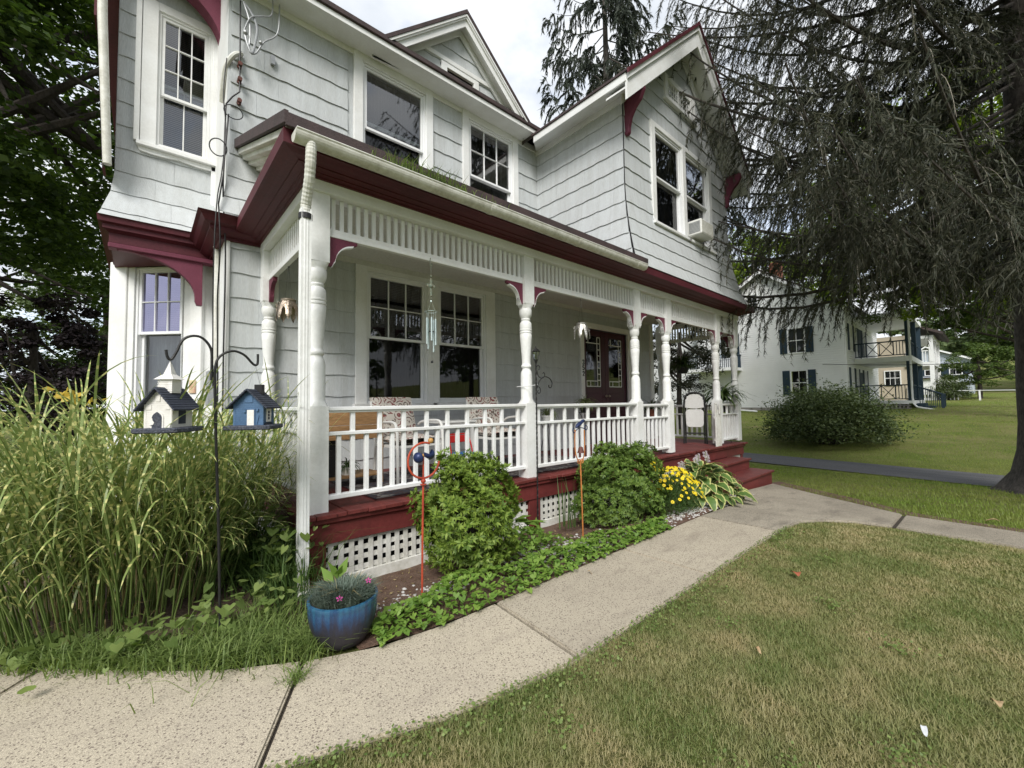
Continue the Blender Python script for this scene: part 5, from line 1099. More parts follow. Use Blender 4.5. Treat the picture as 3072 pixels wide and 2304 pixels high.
def leafcards(P, size, nrm=None, asp=.55, fold=.12, tipdir=None, rng=RNG):
    """rhombic leaves, one quad each"""
    n = len(P); size = np.broadcast_to(np.asarray(size,float),(n,)) if np.ndim(size) else np.full(n,size)
    N_ = rng.normal(size=(n,3)) if nrm is None else nrm + rng.normal(scale=.45,size=(n,3))
    N_ /= np.linalg.norm(N_,axis=1,keepdims=True)+1e-9
    T = rng.normal(size=(n,3)) if tipdir is None else tipdir
    T = T - N_*(T*N_).sum(1,keepdims=True); T /= np.linalg.norm(T,axis=1,keepdims=True)+1e-9; S = np.cross(N_,T); s = size[:,None]
    V = np.stack([P-T*s*.5, P+S*s*asp*.5+N_*s*fold-T*s*.05, P+T*s*.5, P-S*s*asp*.5+N_*s*fold-T*s*.05],1).reshape(-1,3); i = np.arange(n)*4
    return V, np.stack([i,i+1,i+2,i+3],1)
def merge(parts):
    Vs, F4, F3, o = [], [], [], 0
    for V, Fs in parts:
        Vs.append(V)
        for F in (Fs if isinstance(Fs,list) else [Fs]): (F4 if F.shape[1] == 4 else F3).append(F+o)
        o += len(V)
    return np.concatenate(Vs), [np.concatenate(x) for x in (F4,F3) if x]
def stuff(name, parts, mat, parent=None, label=None, cat=None, uv=None):
    V, F = merge(parts) if isinstance(parts, list) else parts
    o = link(name, npmesh(name, V, F, uv), mat, parent); o['kind'] = 'stuff'
    if label: tag(o, label, cat)
    return o
# --- lawn
def lawn_points(n, x0, x1, y0, y1, dens):
    x = RNG.uniform(x0,x1,n); y = RNG.uniform(y0,y1,n); d = np.hypot(x,y)
    k = (RNG.random(n) < dens(d)) & visible(x,y); return x[k], y[k], d[k]
walk_out = bed_poly
ax_, ay_, ad_ = lawn_points(1150000, .2, 7.5, -4.5, 2.1, lambda d: np.clip(10.5/np.maximum(d,.9)**2.0,0,1))
k = ~in_poly(ax_, ay_, walk_out); 
# the near side of the walk only
k &= (ay_ < np.interp(ax_, [p[0] for p in near_edge], [p[1] for p in near_edge])-.0) | (ax_ > 4.9)
k &= ax_ < 6.0
jit = RNG.random(len(ax_)); ax_, ay_, ad_ = ax_[k], ay_[k], ad_[k]; n = len(ax_)
h = RNG.uniform(.010,.027,n)*(1+.25*np.sin(ax_*3.1)*np.sin(ay_*2.7)); edge = np.interp(ax_, [p[0] for p in near_edge], [p[1] for p in near_edge])-ay_
h *= np.where((edge < .06) & (ax_ < 5), 1.7, 1.0); w = RNG.uniform(.0016,.0030,n)*np.maximum(1,ad_/3.0)
kn = ad_ < 2.3; Pl = np.stack([ax_,ay_,ter(ax_)-.028],1); azl = RNG.uniform(0,6.283,n); ll = np.abs(RNG.normal(.95,.5,n))
V, F = merge([blades(Pl[kn],h[kn],w[kn],azl[kn],ll[kn]), blades(Pl[~kn],h[~kn],w[~kn]*1.25,azl[~kn],ll[~kn],seg2=False)])
tag(stuff('lawn_grass', (V,F), 'lawn_blade'), 'short half-dry mown grass on the front lawn', 'grass')
print('lawn blades', n)
parts = []
x, y, d = lawn_points(420000, 6.7, 13.2, -5, 6, lambda d: np.clip(16/d**2,0,1)); k = ~in_poly(x,y,walk_out) & ~((y > 2.5) & (x < 9.6)) & (x > np.interp(y,[-3,.7,2.6],[6.85,7.0,8.65])) & (x < 12.95+.125*y); x, y, d = x[k], y[k], d[k]; n = len(x)
parts.append(blades(np.stack([x,y,ter(x)-.028],1), RNG.uniform(.025,.06,n), RNG.uniform(.003,.006,n)*d/6, RNG.uniform(0,6.283,n), np.abs(RNG.normal(.5,.3,n)), seg2=False))
x, y, d = lawn_points(420000, 15, 60, -22, 16, lambda d: np.clip(240/d**2,0,1)); k = (x > 15.1+.125*y) & (RNG.random(len(x)) < .75); x, y, d = x[k], y[k], d[k]; n = len(x)
parts.append(blades(np.stack([x,y,ter(x)-.03],1), RNG.uniform(.03,.075,n), RNG.uniform(.006,.012,n)*d/15, RNG.uniform(0,6.283,n), np.abs(RNG.normal(.5,.3,n)), seg2=False))
tag(stuff('far_lawn_grass', parts, 'lawn_far_blade'), 'greener grass on both sides of the driveway', 'grass')
# clover and tufts along the walk edge
x = RNG.uniform(.35,5.0,2600); y = np.interp(x,[p[0] for p in near_edge],[p[1] for p in near_edge])-np.abs(RNG.normal(0,.09,2600))+.015
cp = np.array([(1.55,.62),(1.75,.48),(2.6,1.05),(3.3,.7),(2.1,.25),(4.2,.9),(1.3,1.2),(3.0,.35)])[RNG.integers(0,8,700)]; x[:700] = cp[:,0]+RNG.normal(0,.05,700); y[:700] = cp[:,1]+RNG.normal(0,.05,700)
tag(stuff('clover', leafcards(np.stack([x,y,ter(x)+RNG.uniform(-.01,.02,2600)],1), RNG.uniform(.010,.02,2600), np.tile([0,0,1.0],(2600,1)), .8), 'weed'), 'small clover leaves along the lawn edge', 'clover')

# --- white pebbles
def pebbles(n, sampler, r0, r1):
    base = bmesh.new(); bmesh.ops.create_icosphere(base, subdivisions=1, radius=1); bv = np.array([v.co[:] for v in base.verts]); bf = np.array([[v.index for v in f.verts] for f in base.faces]); base.free()
    Vs, Fs = [], []
    for i in range(n):
        x, y, z = sampler(); r = RNG.uniform(r0,r1); s = np.array([1,RNG.uniform(.6,1),RNG.uniform(.4,.7)])*r; a = RNG.uniform(0,6.28); v = bv*(1+RNG.normal(0,.12,(len(bv),1)))*s
        c, q = math.cos(a), math.sin(a); v = np.stack([v[:,0]*c-v[:,1]*q, v[:,0]*q+v[:,1]*c, v[:,2]],1)+[x,y,z+r*.25]; Vs.append(v); Fs.append(bf+len(bv)*i)
    return np.concatenate(Vs), np.concatenate(Fs)
def peb_s():
    c = random.choices([(1.55,2.72,.22,.10),(2.75,2.70,.25,.14),(3.05,2.55,.30,.16),(5.65,2.36,.55,.08),(5.1,2.36,.5,.07),(6.45,2.55,.15,.1),(4.2,2.35,.6,.05)],[3,4,7,9,5,2,3])[0]
    x, y = random.gauss(c[0],c[2]), random.gauss(c[1],c[3]); y = max(y,2.215); return x, y, float(bedz(x,y))-.012
tag(stuff('pebbles', pebbles(1500, peb_s, .009,.023), 'pebble_white'), 'white pebble mulch between the shrubs and the walk', 'pebbles')
nm_ = 1500; x = RNG.uniform(1.0,6.4,nm_); y = RNG.uniform(2.28,3.4,nm_); V, F = leafcards(np.stack([x,y,bedz(x,y)+.002],1), RNG.uniform(.012,.04,nm_), np.tile([0,0,2.0],(nm_,1)), .45, .08)
tag(stuff('mulch_chips', (V,F), 'dead_blade'), 'scattered bark chips and dry leaves on the bed', 'mulch')
# --- violet / ivy ground cover along the walk
def heart(n_, P, size, tilt, az):
    """heart-shaped leaves, 8 vertices around a centre"""
    base = np.array([(0,-.05),(.30,-.28),(.50,-.05),(.44,.25),(.22,.5),(0,.72),(-.22,.5),(-.44,.25),(-.50,-.05),(-.30,-.28)]); m_ = len(base)
    V = np.zeros((n_,m_+1,3)); c, s = np.cos(az), np.sin(az)
    lift = .10*np.abs(base[:,0])*2
    for j in range(m_):
        bx, by = base[j]; lx, ly, lz = bx*size, by*size, lift[j]*size; yy = ly*np.cos(tilt)-lz*np.sin(tilt); zz = -ly*np.sin(tilt)+lz*np.cos(tilt)
        V[:,j] = P + np.stack([lx*c-yy*s, lx*s+yy*c, zz],1)
    V[:,m_] = P + np.stack([-(.12*size)*s*np.cos(tilt), (.12*size)*c*np.cos(tilt), -.12*size*np.sin(tilt)],1)
    F = []; i0 = np.arange(n_)*(m_+1)
    for j in range(m_): F.append(np.stack([i0+m_,i0+j,i0+(j+1)%m_],1))
    return V.reshape(-1,3), np.concatenate(F)
pts = []
while len(pts) < 2300:
    x = random.uniform(.98,4.05); wband = np.interp(x,[.98,1.2,1.9,2.5,3.2,4.05],[.10,.34,.40,.36,.30,.16])*(1+.3*math.sin(x*6.3)*math.sin(x*2.1+1)); y = edge_at_x(far_edge,x)+random.uniform(-.03,wband)+random.gauss(0,.02)
    t_ = (y-edge_at_x(far_edge,x))/wband; pts.append((x,y,.018+.075*math.sin(min(max(t_,0),1)*2.6+.25)*random.uniform(.35,1.25)))
for _ in range(520): x = random.gauss(2.72,.20); y = random.gauss(2.86,.16); pts.append((x,y,-.06+random.uniform(.03,.21)*math.exp(-((x-2.72)/.3)**2)))
P = np.array(pts); n = len(P)
tag(stuff('ground_cover', heart(n, P, RNG.uniform(.026,.052,n), RNG.normal(.45,.35,n), RNG.uniform(0,6.283,n)), 'ivy'), 'bright green heart-leaved ground cover spilling on to the walk', 'ground cover')
# --- azalea shrubs
def shrub(name, label, c, rad, nw, mat, seed, whorl=.045, cat='shrub'):
    rg = np.random.default_rng(seed); z0 = float(ter(c[0]))
    t = thing(name, label, cat, (c[0],c[1],z0-.03))
    d = rg.normal(size=(nw,3)); d /= np.linalg.norm(d,axis=1,keepdims=True); d[:,2] = np.where(d[:,2] < -.80, -d[:,2], d[:,2])
    lob = 1+.13*np.sin(d[:,0]*5.3+seed)*np.cos(d[:,1]*4.7)+.15*np.sin(d[:,2]*6+d[:,0]*7.7+seed*2)+.06*np.sin(d[:,0]*13+d[:,1]*11)
    rr = np.where(rg.random(nw) < .72, rg.uniform(.90,1.03,nw), rg.uniform(.55,.9,nw))*lob
    Pw = np.array(c)+d*rr[:,None]*np.array(rad); Pw = Pw[Pw[:,2] > z0-.04]; d = (Pw-np.array(c)); d /= np.linalg.norm(d,axis=1,keepdims=True); nw = len(Pw)
    ax = d+np.array([0,0,.75])+rg.normal(scale=.3,size=(nw,3)); ax /= np.linalg.norm(ax,axis=1,keepdims=True)
    ref = np.where(np.abs(ax[:,2:3]) < .9, np.array([[0,0,1.0]]), np.array([[1.0,0,0]])); a = np.cross(ax,ref); a /= np.linalg.norm(a,axis=1,keepdims=True); b = np.cross(ax,a)
    Ps, Ts, Ns, Sz = [], [], [], []
    for k_ in range(9):
        an = 2*math.pi*k_/9*1.0+rg.uniform(0,.5,nw)+(.35 if k_ > 5 else 0); up_ = .25 if k_ <= 5 else .95
        T = a*np.cos(an)[:,None]+b*np.sin(an)[:,None]+ax*up_; T /= np.linalg.norm(T,axis=1,keepdims=True); s = whorl*rg.uniform(.75,1.25,nw)
        Ps.append(Pw+T*(s*.55)[:,None]); Ts.append(T); Ns.append(ax-T*(ax*T).sum(1,keepdims=True)); Sz.append(s)
    V, F = leafcards(np.concatenate(Ps), np.concatenate(Sz), np.concatenate(Ns)*3, .36, .05, np.concatenate(Ts), rg)
    stuff('foliage', (V,F), mat, t)
    m = MB()
    for i in range(16):
        a_ = rg.uniform(0,6.28); e = np.array(c)+np.array(rad)*np.array([math.cos(a_)*.75,math.sin(a_)*.75,rg.uniform(-.2,.7)])
        m.tube(spline([(c[0]+.05*math.cos(a_),c[1]+.05*math.sin(a_),z0-.03),tuple((np.array(c)*.5+e*.5)-np.array([0,0,.08])),tuple(e)],4), [.012]*4+[.008]*4+[.004], 5)
    m.build('stem', 'bark_dark', t); return t
shrub('azalea_shrub', 'round azalea shrub behind the red ring stake, nearest the camera', (2.03,2.87,.37), (.40,.37,.47), 1900, 'azalea', 3, .043)
shrub('azalea_shrub', 'broad dark azalea shrub behind the orange bell stake', (4.30,2.88,.27), (.66,.44,.49), 2500, 'azalea_dark', 5, .043)
# --- coreopsis with countable flowers
co = thing('coreopsis_plant', 'clump of coreopsis covered in small yellow flowers', 'flower', (4.95,2.62,0))
d = RNG.normal(size=(5200,3)); d /= np.linalg.norm(d,axis=1,keepdims=True); d[:,2] = np.abs(d[:,2]); rr = RNG.uniform(.2,1.0,5200)**.5; cc = np.array([4.86,2.60,-.02]); rad = np.array([.45,.32,.44])
P = cc+d*rr[:,None]*rad
V, F = leafcards(P, RNG.uniform(.05,.10,5200), None, .07, .0, d+np.array([0,0,.6])+RNG.normal(scale=.5,size=d.shape)); stuff('foliage', (V,F), 'coreopsis_leaf', co)
def flower_mesh(npet, r, mat):
    m = MB()
    for k in range(npet):
        a = 2*math.pi*k/npet; c_, s_ = math.cos(a), math.sin(a)
        def Q(u, v, z): return (u*c_-v*s_, u*s_+v*c_, z)
        m.add([Q(.15*r,0,0),Q(.6*r,.26*r,.1*r),Q(1.0*r,.17*r,.06*r),Q(1.0*r,-.17*r,.06*r),Q(.6*r,-.26*r,.1*r)], [(0,4,3,2,1)])
    me = m.mesh('flower', fix=False); me.materials.append(MATS[mat]); return me
FMs = [flower_mesh(8,.021,'petal_yellow'), flower_mesh(8,.017,'petal_yellow')]
cm = MB().ball((0,0,.003), .006, 6).mesh('flower_eye')
nf = 0
while nf < 190:
    a = random.uniform(0,6.283); q = random.random()**.55; dx, dy = math.cos(a)*q, math.sin(a)*q
    if dx < -.25 and random.random() < .45: continue
    z = -.02+.47*math.sqrt(max(0,1-.93*q*q))+random.uniform(-.04,.03); x, y = 4.88+.46*dx, 2.58+.34*dy
    if dy > .4 and random.random() < .5: continue
    o = link('flower', random.choice(FMs), None, co, (x,y,z+.02)); tilt = Vector((dx*.9-.25+random.gauss(0,.3), dy*.9-.55+random.gauss(0,.3), 1.0)); o.rotation_euler = tilt.to_track_quat('Z','Y').to_euler(); nf += 1
for (x, y, z) in ((4.45,2.6,.57),(4.55,2.62,.58),(4.50,2.58,.53)):
    o = link('flower', FMs[0], None, co, (x,y,z)); o.rotation_euler = (.6,-.2,0)
# --- hosta with separate leaves
ho = thing('hosta_plant', 'variegated hosta with cream-edged leaves beside the porch steps', 'hosta', (5.72,2.62,-.03))
def hosta_leaf(L, W, bend):
    nu, nv = 6, 12; V, uv = [], []
    for i in range(nv+1):
        t = i/nv; wd = W*math.sin(math.pi*min(1,(t*.96+.04))**.72)**.85 if t < 1 else 0.0
        for j in range(nu+1):
            u = -1+2*j/nu; y = t*L; z = .12*L*math.sin(t*2.2)-bend*L*t*t + .16*wd*abs(u)**1.5 + .006*math.sin(t*22)*abs(u); V.append((u*wd, y*(1-.18*bend*t), z)); uv.append((max(abs(u), (t-.55)*1.9), t))
    F = [(i*(nu+1)+j,i*(nu+1)+j+1,(i+1)*(nu+1)+j+1,(i+1)*(nu+1)+j) for i in range(nv) for j in range(nu)]
    return npmesh('leaf', np.array(V), np.array(F), np.array(uv), smooth=True)
HL = [hosta_leaf(.21,.070,.40), hosta_leaf(.23,.076,.6), hosta_leaf(.19,.066,.3), hosta_leaf(.17,.060,.7)]
m = MB(); nl = 0
for ring_, (cnt, r0, zz, pit) in enumerate(((42,.52,.06,-.25),(36,.40,.18,-.08),(28,.27,.28,.15),(16,.11,.35,.55))):
    for k_ in range(cnt):
        a = 2*math.pi*(k_+random.uniform(-.3,.3))/cnt; rr = r0*random.uniform(.8,1.15); x = 5.70+rr*1.15*math.cos(a); y = 2.60+rr*.78*math.sin(a); z = float(ter(x))+zz+random.uniform(-.03,.05)
        o = link('leaf', random.choice(HL), 'hosta_leaf', ho, (x,y,z+.05)); s = random.uniform(.85,1.2); o.scale = (s,s,s); o.rotation_euler = (pit+random.gauss(0,.18), random.gauss(0,.22), a-math.pi/2+random.gauss(0,.2)); nl += 1
        m.tube(spline([(5.70+.05*math.cos(a),2.60+.05*math.sin(a),-.08),(5.70+rr*.6*math.cos(a),2.60+rr*.5*math.sin(a),z+.02),(x,y,z+.05)],3), .005, 5)
m.build('petiole', 'weed', ho, smooth=True)
lil = flower_mesh(6,.018,'petal_lilac')
for (x, y, zt) in ((5.28,2.66,.50),(5.62,2.62,.52),(5.78,2.66,.55),(5.98,2.62,.52),(6.1,2.70,.56),(5.45,2.72,.46),(5.9,2.74,.50)):
    m = MB(); m.tube([(x*.6+5.74*.4,2.66,.1),(x,y,zt)], .004, 5); m.build('flower_stalk', 'weed', ho)
    for k_ in range(7):
        a = k_*2.2; o = link('flower', lil, None, ho, (x+.022*math.cos(a),y+.022*math.sin(a),zt-.014*k_)); o.rotation_euler = (1.6*math.sin(a),1.6*math.cos(a),a); o.scale = (1,1,2.2)
# --- zebra grass
zg = thing('zebra_grass', 'tall clump of yellow-banded zebra grass left of the porch', 'ornamental grass', (-.02,3.62,0))
def zebra(nc, seed, spread, cx=-.08, cy=3.74, hmin=.75, hmax=1.30, leaves=8, wid=.0115):
    """culms with leaves arching off them; returns culm paths and leaf strips"""
    rg = np.random.default_rng(seed); leaves_, culms = [], []; ns = 10
    for i in range(nc):
        a = rg.uniform(0,6.283); r_ = spread*math.sqrt(rg.random()); bx, by = cx+r_*1.1*math.cos(a), cy+r_*.9*math.sin(a); al = a+rg.normal(0,.35); ln = .04+.42*r_/spread*rg.uniform(.5,1.2); Hc = rg.uniform(hmin,hmax)
        def cp(t): return np.array([bx+math.cos(al)*Hc*(.55*ln*t+.45*ln*t*t), by+math.sin(al)*Hc*(.55*ln*t+.45*ln*t*t), Hc*t*(1-.12*ln*t)])
        culms.append([tuple(cp(t)) for t in (0,.35,.7,1.0)])
        for k_ in range(leaves):
            t0 = .22+.76*(k_+rg.random())/leaves; p = cp(t0); az = al+(0 if k_ % 2 else math.pi)+rg.normal(0,.9) if rg.random() < .45 else al+rg.normal(0,.75)
            L_ = rg.uniform(.38,.72)*(1.05-.25*abs(t0-.6)); el = rg.uniform(1.0,1.38); dr = rg.uniform(1.0,2.7) if t0 < .85 else rg.uniform(.2,1.6); w_ = wid*rg.uniform(.7,1.25); off = rg.uniform(0,1); per = rg.uniform(.07,.12); pts_ = []
            for q in range(ns+1):
                t = q/ns; pts_.append((p.copy(), w_*(math.sin(math.pi*min(1,t*.9+.09))**.55)*(1 if t < .97 else .15), t*L_/per+off)); e2 = el-dr*t**1.4; p = p+np.array([math.cos(az)*math.cos(e2),math.sin(az)*math.cos(e2),math.sin(e2)])*L_/ns
            leaves_.append((pts_, az, (bx,by)))
    return leaves_, culms
def zmesh(bl):
    V, F, U = [], [], []
    for pts_, al, base in bl:
        o = len(V); sd = np.array([-math.sin(al),math.cos(al),0])
        for p, w_, v in pts_: V += [p-sd*w_/2+np.array([0,0,.18*w_]), p+sd*w_/2+np.array([0,0,.18*w_])]; U += [(0,v),(1,v)]
        F += [(o+2*k_,o+2*k_+1,o+2*k_+3,o+2*k_+2) for k_ in range(len(pts_)-1)]
    return np.array(V), np.array(F), np.array(U)
lv, cu = zebra(300, 21, .53, wid=.013); lv2, cu2 = zebra(60, 23, .30, .50, 4.25, .6, 1.15); lv += lv2; cu += cu2
# the leaves that show largest hang out towards the walk: those are separate parts
key = sorted(range(len(lv)), key=lambda i: min((p-np.array(CAMPOS)).dot(p-np.array(CAMPOS)) for p, _, _ in lv[i][0])); near_ = set(key[:290])
V, F, U = zmesh([lv[i] for i in range(len(lv)) if i not in near_]); stuff('foliage', (V,[F]), 'zebra_blade', zg, uv=U)
for i in near_: V, F, U = zmesh([lv[i]]); link('blade', npmesh('blade', V, F, U), 'zebra_blade', zg)
m = MB()
for c_ in cu: m.tube(c_, [.0048,.0042,.0034,.0018], 4, cap=False)
m.build('culms', 'weed', zg)['kind'] = 'stuff'
nd = 420; a = RNG.uniform(0,6.283,nd); r_ = .50*np.sqrt(RNG.random(nd)); V, F = blades(np.stack([-.08+r_*1.1*np.cos(a),3.72+r_*.95*np.sin(a),RNG.uniform(0,.3,nd)],1), RNG.uniform(.10,.26,nd), RNG.uniform(.004,.008,nd), a+RNG.normal(0,.8,nd), np.clip(np.abs(RNG.normal(.6,.4,nd)),0,1.0), curl=1.4); stuff('dead_leaves', (V,F), 'dead_blade', zg)
# --- weeds at the foot of the bed
def tuft(n_, cx, cy, sx, sy, h0, h1, w0, w1, rg=RNG, lean=(1.0,.5)):
    x = rg.normal(cx,sx,n_); y = rg.normal(cy,sy,n_); return blades(np.stack([x,y,np.zeros(n_)-.012],1), rg.uniform(h0,h1,n_), rg.uniform(w0,w1,n_), rg.uniform(0,6.283,n_), np.abs(rg.normal(*lean,n_)))
parts = []
for t_ in np.linspace(0,1,26):
    x, y = lerp_poly([(-.62,3.55),(-.31,3.25),(.1,2.87),(.45,2.60),(.68,2.50)], t_); parts.append(tuft(150, x, y, .07, .06, .04, .13, .004, .008))
parts += [tuft(900, .48, 2.80, .16, .16, .06, .17, .004, .009), tuft(260, .70, 2.45, .07, .07, .08, .16, .004, .007)]
tag(stuff('weed_grass', parts, 'weed'), 'bright tufts of crab grass along the bed edge', 'grass')
cw = thing('crack_weed', 'small grass tuft growing in the walk joint', 'weed', (.57,2.22,0)); V, F = merge([tuft(90, .575, 2.24, .025, .025, .03, .075, .003, .006, lean=(1.3,.4))]); stuff('foliage', (V,F), 'weed', cw)
parts = []
for (cx, cy, n_, r_, h_) in ((.02,3.02,60,.10,.16),(.30,2.98,70,.13,.20),(.62,3.0,40,.10,.22),(.80,3.35,160,.12,.45),(.70,3.75,160,.14,.55),(-.35,3.30,50,.08,.10)):
    P = np.stack([RNG.normal(cx,r_,n_),RNG.normal(cy,r_,n_),RNG.uniform(.02,h_,n_)],1); parts.append(heart(n_, P, RNG.uniform(.025,.085,n_), RNG.normal(.6,.45,n_), RNG.uniform(0,6.283,n_)))
tag(stuff('broadleaf_weeds', parts, 'weed'), 'broad-leaved green weeds under the ornamental grass', 'weeds')
parts = [tuft(700, .78, 3.45, .09, .22, .15, .45, .006, .011, lean=(.6,.3)), tuft(500, .70, 3.9, .12, .25, .2, .55, .006, .011)]
tag(stuff('lily_leaves', parts, 'weed_dark'), 'dark strappy leaves against the porch end', 'leaves')
# iris blades and a broad leaf by the lamp
ir = thing('iris_leaves', 'upright iris leaves between the lamp post and the second azalea', 'plant', (3.42,3.0,-.03))
for k_ in range(11):
    V, F = blades(np.array([[3.40+random.gauss(0,.06),2.98+random.gauss(0,.05),-.02]]), np.array([random.uniform(.30,.58)]), np.array([.014]), np.array([random.uniform(0,6.28)]), np.array([abs(random.gauss(.15,.12))])); link('blade', npmesh('blade', V, F), 'coreopsis_leaf', ir)
bl = thing('broad_leaf_plant', 'broad-leaved plant at the foot of the lamp post', 'plant', (2.86,3.02,-.03))
for k_ in range(12):
    a = 2*math.pi*k_/12+random.gauss(0,.2); V, F = leafcards(np.array([[2.86+.08*math.cos(a),3.0+.07*math.sin(a),.10+random.uniform(0,.08)]]), .22, np.array([[math.cos(a)*.5,math.sin(a)*.5,2.0]]), .30, .06, np.array([[math.cos(a),math.sin(a),1.3]])); link('leaf', npmesh('leaf', V, F), 'ivy', bl)
# --- contents of the pot
n = 2600; a = RNG.uniform(0,6.283,n); r_ = .155*np.sqrt(RNG.random(n)); P = np.stack([.866+r_*np.cos(a),2.43+r_*np.sin(a),.222+.04*(1-(r_/.16)**2)],1)
V, F = blades(P, RNG.uniform(.035,.075,n), RNG.uniform(.003,.0055,n), a+RNG.normal(0,.9,n), np.abs(RNG.normal(.9,.5,n))); stuff('pinks_foliage', (V,F), 'dianthus', pot)
n = 46; a = RNG.uniform(0,6.283,n); P = np.stack([.88+.06*np.cos(a),2.43+.06*np.sin(a),np.full(n,.24)],1); V, F = blades(P, RNG.uniform(.07,.13,n), RNG.uniform(.002,.004,n), a, np.abs(RNG.normal(1.1,.5,n))); stuff('dry_stalks', (V,F), 'dry_stalk', pot)
for (x, y, z) in ((.80,2.30,.285),(.985,2.37,.305)):
    o = link('flower', flower_mesh(5,.017,'petal_pink'), None, pot, (x,y,z)); o.rotation_euler = (.7,-.1,0)
for k_ in range(4): V, F = leafcards(np.array([[.845+.03*k_-.03,2.54,.33+.02*(k_%2)]]), .13, np.array([[.2*(k_-1.5),-1,.6]]), .42, .05, np.array([[.35*(k_-1.5),0,1.0]])); link('leaf', npmesh('leaf', V, F), 'ivy', pot)
# --- grass in the gutter
n = 420; x = np.concatenate([RNG.normal(1.75,.22,250), RNG.uniform(1.4,2.75,170)]); V, F = blades(np.stack([x,RNG.normal(3.07,.02,n),np.full(n,3.19)],1), RNG.uniform(.05,.15,n)*np.exp(-((x-1.8)/.8)**2)+.03, RNG.uniform(.005,.009,n), RNG.uniform(0,6.283,n), np.abs(RNG.normal(.6,.35,n)))
tag(stuff('gutter_grass', (V,F), 'weed'), 'green grass sprouting from the porch gutter', 'grass')
# --- pots and house plants on the porch
def strap_plant(name, label, x, y, z, n_, L0, L1, w_, mat, seed, pot_r=.10, pot_h=.16, pot_m='terracotta', droop=2.2, hang=None, cat='potted plant'):
    t = thing(name, label, cat, (x,y,z-pot_h)); rg = np.random.default_rng(seed)
    MB().lathe([(.001,0),(pot_r*.7,0),(pot_r,pot_h),(pot_r*1.08,pot_h),(pot_r*1.08,pot_h*.85),(pot_r,pot_h*.85),(pot_r*.9,pot_h*.9),(.001,pot_h*.88)], (x,y,z-pot_h), 16, cap=False).build('pot', pot_m, t, smooth=True)
    V, F = [], []
    for i in range(n_):
        al = rg.uniform(0,6.283); L_ = rg.uniform(L0,L1); th = rg.uniform(.6,1.5); p = np.array([x,y,z-.01]); o = len(V); sd = np.array([-math.sin(al),math.cos(al),0]); ns = 7; dr = droop*rg.uniform(.6,1.3)
        for k_ in range(ns+1):
            t_ = k_/ns; ww = w_*(math.sin(math.pi*min(1,t_*.9+.1))**.6)*.5+.0005; V += [p-sd*ww, p+sd*ww]; q = th-dr*t_; p = p+np.array([math.cos(al)*math.cos(q),math.sin(al)*math.cos(q),math.sin(q)])*L_/ns
        F += [(o+2*k_,o+2*k_+1,o+2*k_+3,o+2*k_+2) for k_ in range(ns)]
    stuff('foliage', (np.array(V),[np.array(F)]), mat, t)
    if hang: m = MB(); [m.tube([(x+pot_r*math.cos(a),y+pot_r*math.sin(a),z),(x,y,hang)], .002, 4) for a in (0,2.1,4.2)]; m.build('hanger', 'black_iron', t)
    return t
def stand(parent, x, y, z0, z1, r_):
    m = MB(); m.tube([(x+r_*math.cos(a),y+r_*math.sin(a),z1) for a in np.linspace(0,6.283,17)], .006, 5)
    for k_ in range(4): a = math.pi/2*k_+.5; c_, s_ = math.cos(a), math.sin(a); m.tube(spline([(x+r_*c_,y+r_*s_,z1),(x+r_*.5*c_,y+r_*.5*s_,z1-.12),(x+r_*.7*c_,y+r_*.7*s_,(z0+z1)/2),(x+r_*1.3*c_,y+r_*1.3*s_,z0)],4), .006, 5)
    m.build('wire_stand', 'black_iron', parent)
t = strap_plant('spider_plant', 'spider plant on a black wire stand beside the front doors', 5.95,4.75,1.24,170,.22,.36,.011,'spider_plant',2,.10,.13,'black_plastic',2.6); stand(t,5.95,4.75,.43,1.12,.11)
t = strap_plant('spider_plant', 'small spider plant on a stand behind the second railing', 4.75,4.55,1.10,90,.18,.32,.010,'spider_plant',4,.08,.12,'white_resin',2.4); stand(t,4.75,4.55,.44,.98,.10)
t = strap_plant('potted_plant', 'dark leafy plant behind the short railing by the doors', 8.55,4.95,1.12,90,.25,.42,.022,'house_plant',6,.12,.2,'terracotta',2.0); stand(t,8.55,4.95,.42,.92,.12)
t = strap_plant('potted_plant', 'large dark strap-leaved plant on the corner railing right of the steps', 9.12,3.66,1.25,110,.45,.85,.040,'house_plant',8,.14,.2,'black_plastic',2.4); stand(t,9.12,3.66,.42,1.05,.12)
strap_plant('hanging_fern', 'dark fern hanging at the right end of the porch', 9.05,4.45,2.05,420,.25,.48,.016,'house_plant',9,.14,.14,'black_plastic',2.0,hang=2.9,cat='fern')
t = strap_plant('potted_plant', 'small potted plant on the porch floor behind the black bin', 1.62,4.45,.66,60,.10,.2,.012,'house_plant',12,.07,.1,'white_resin',2.2)
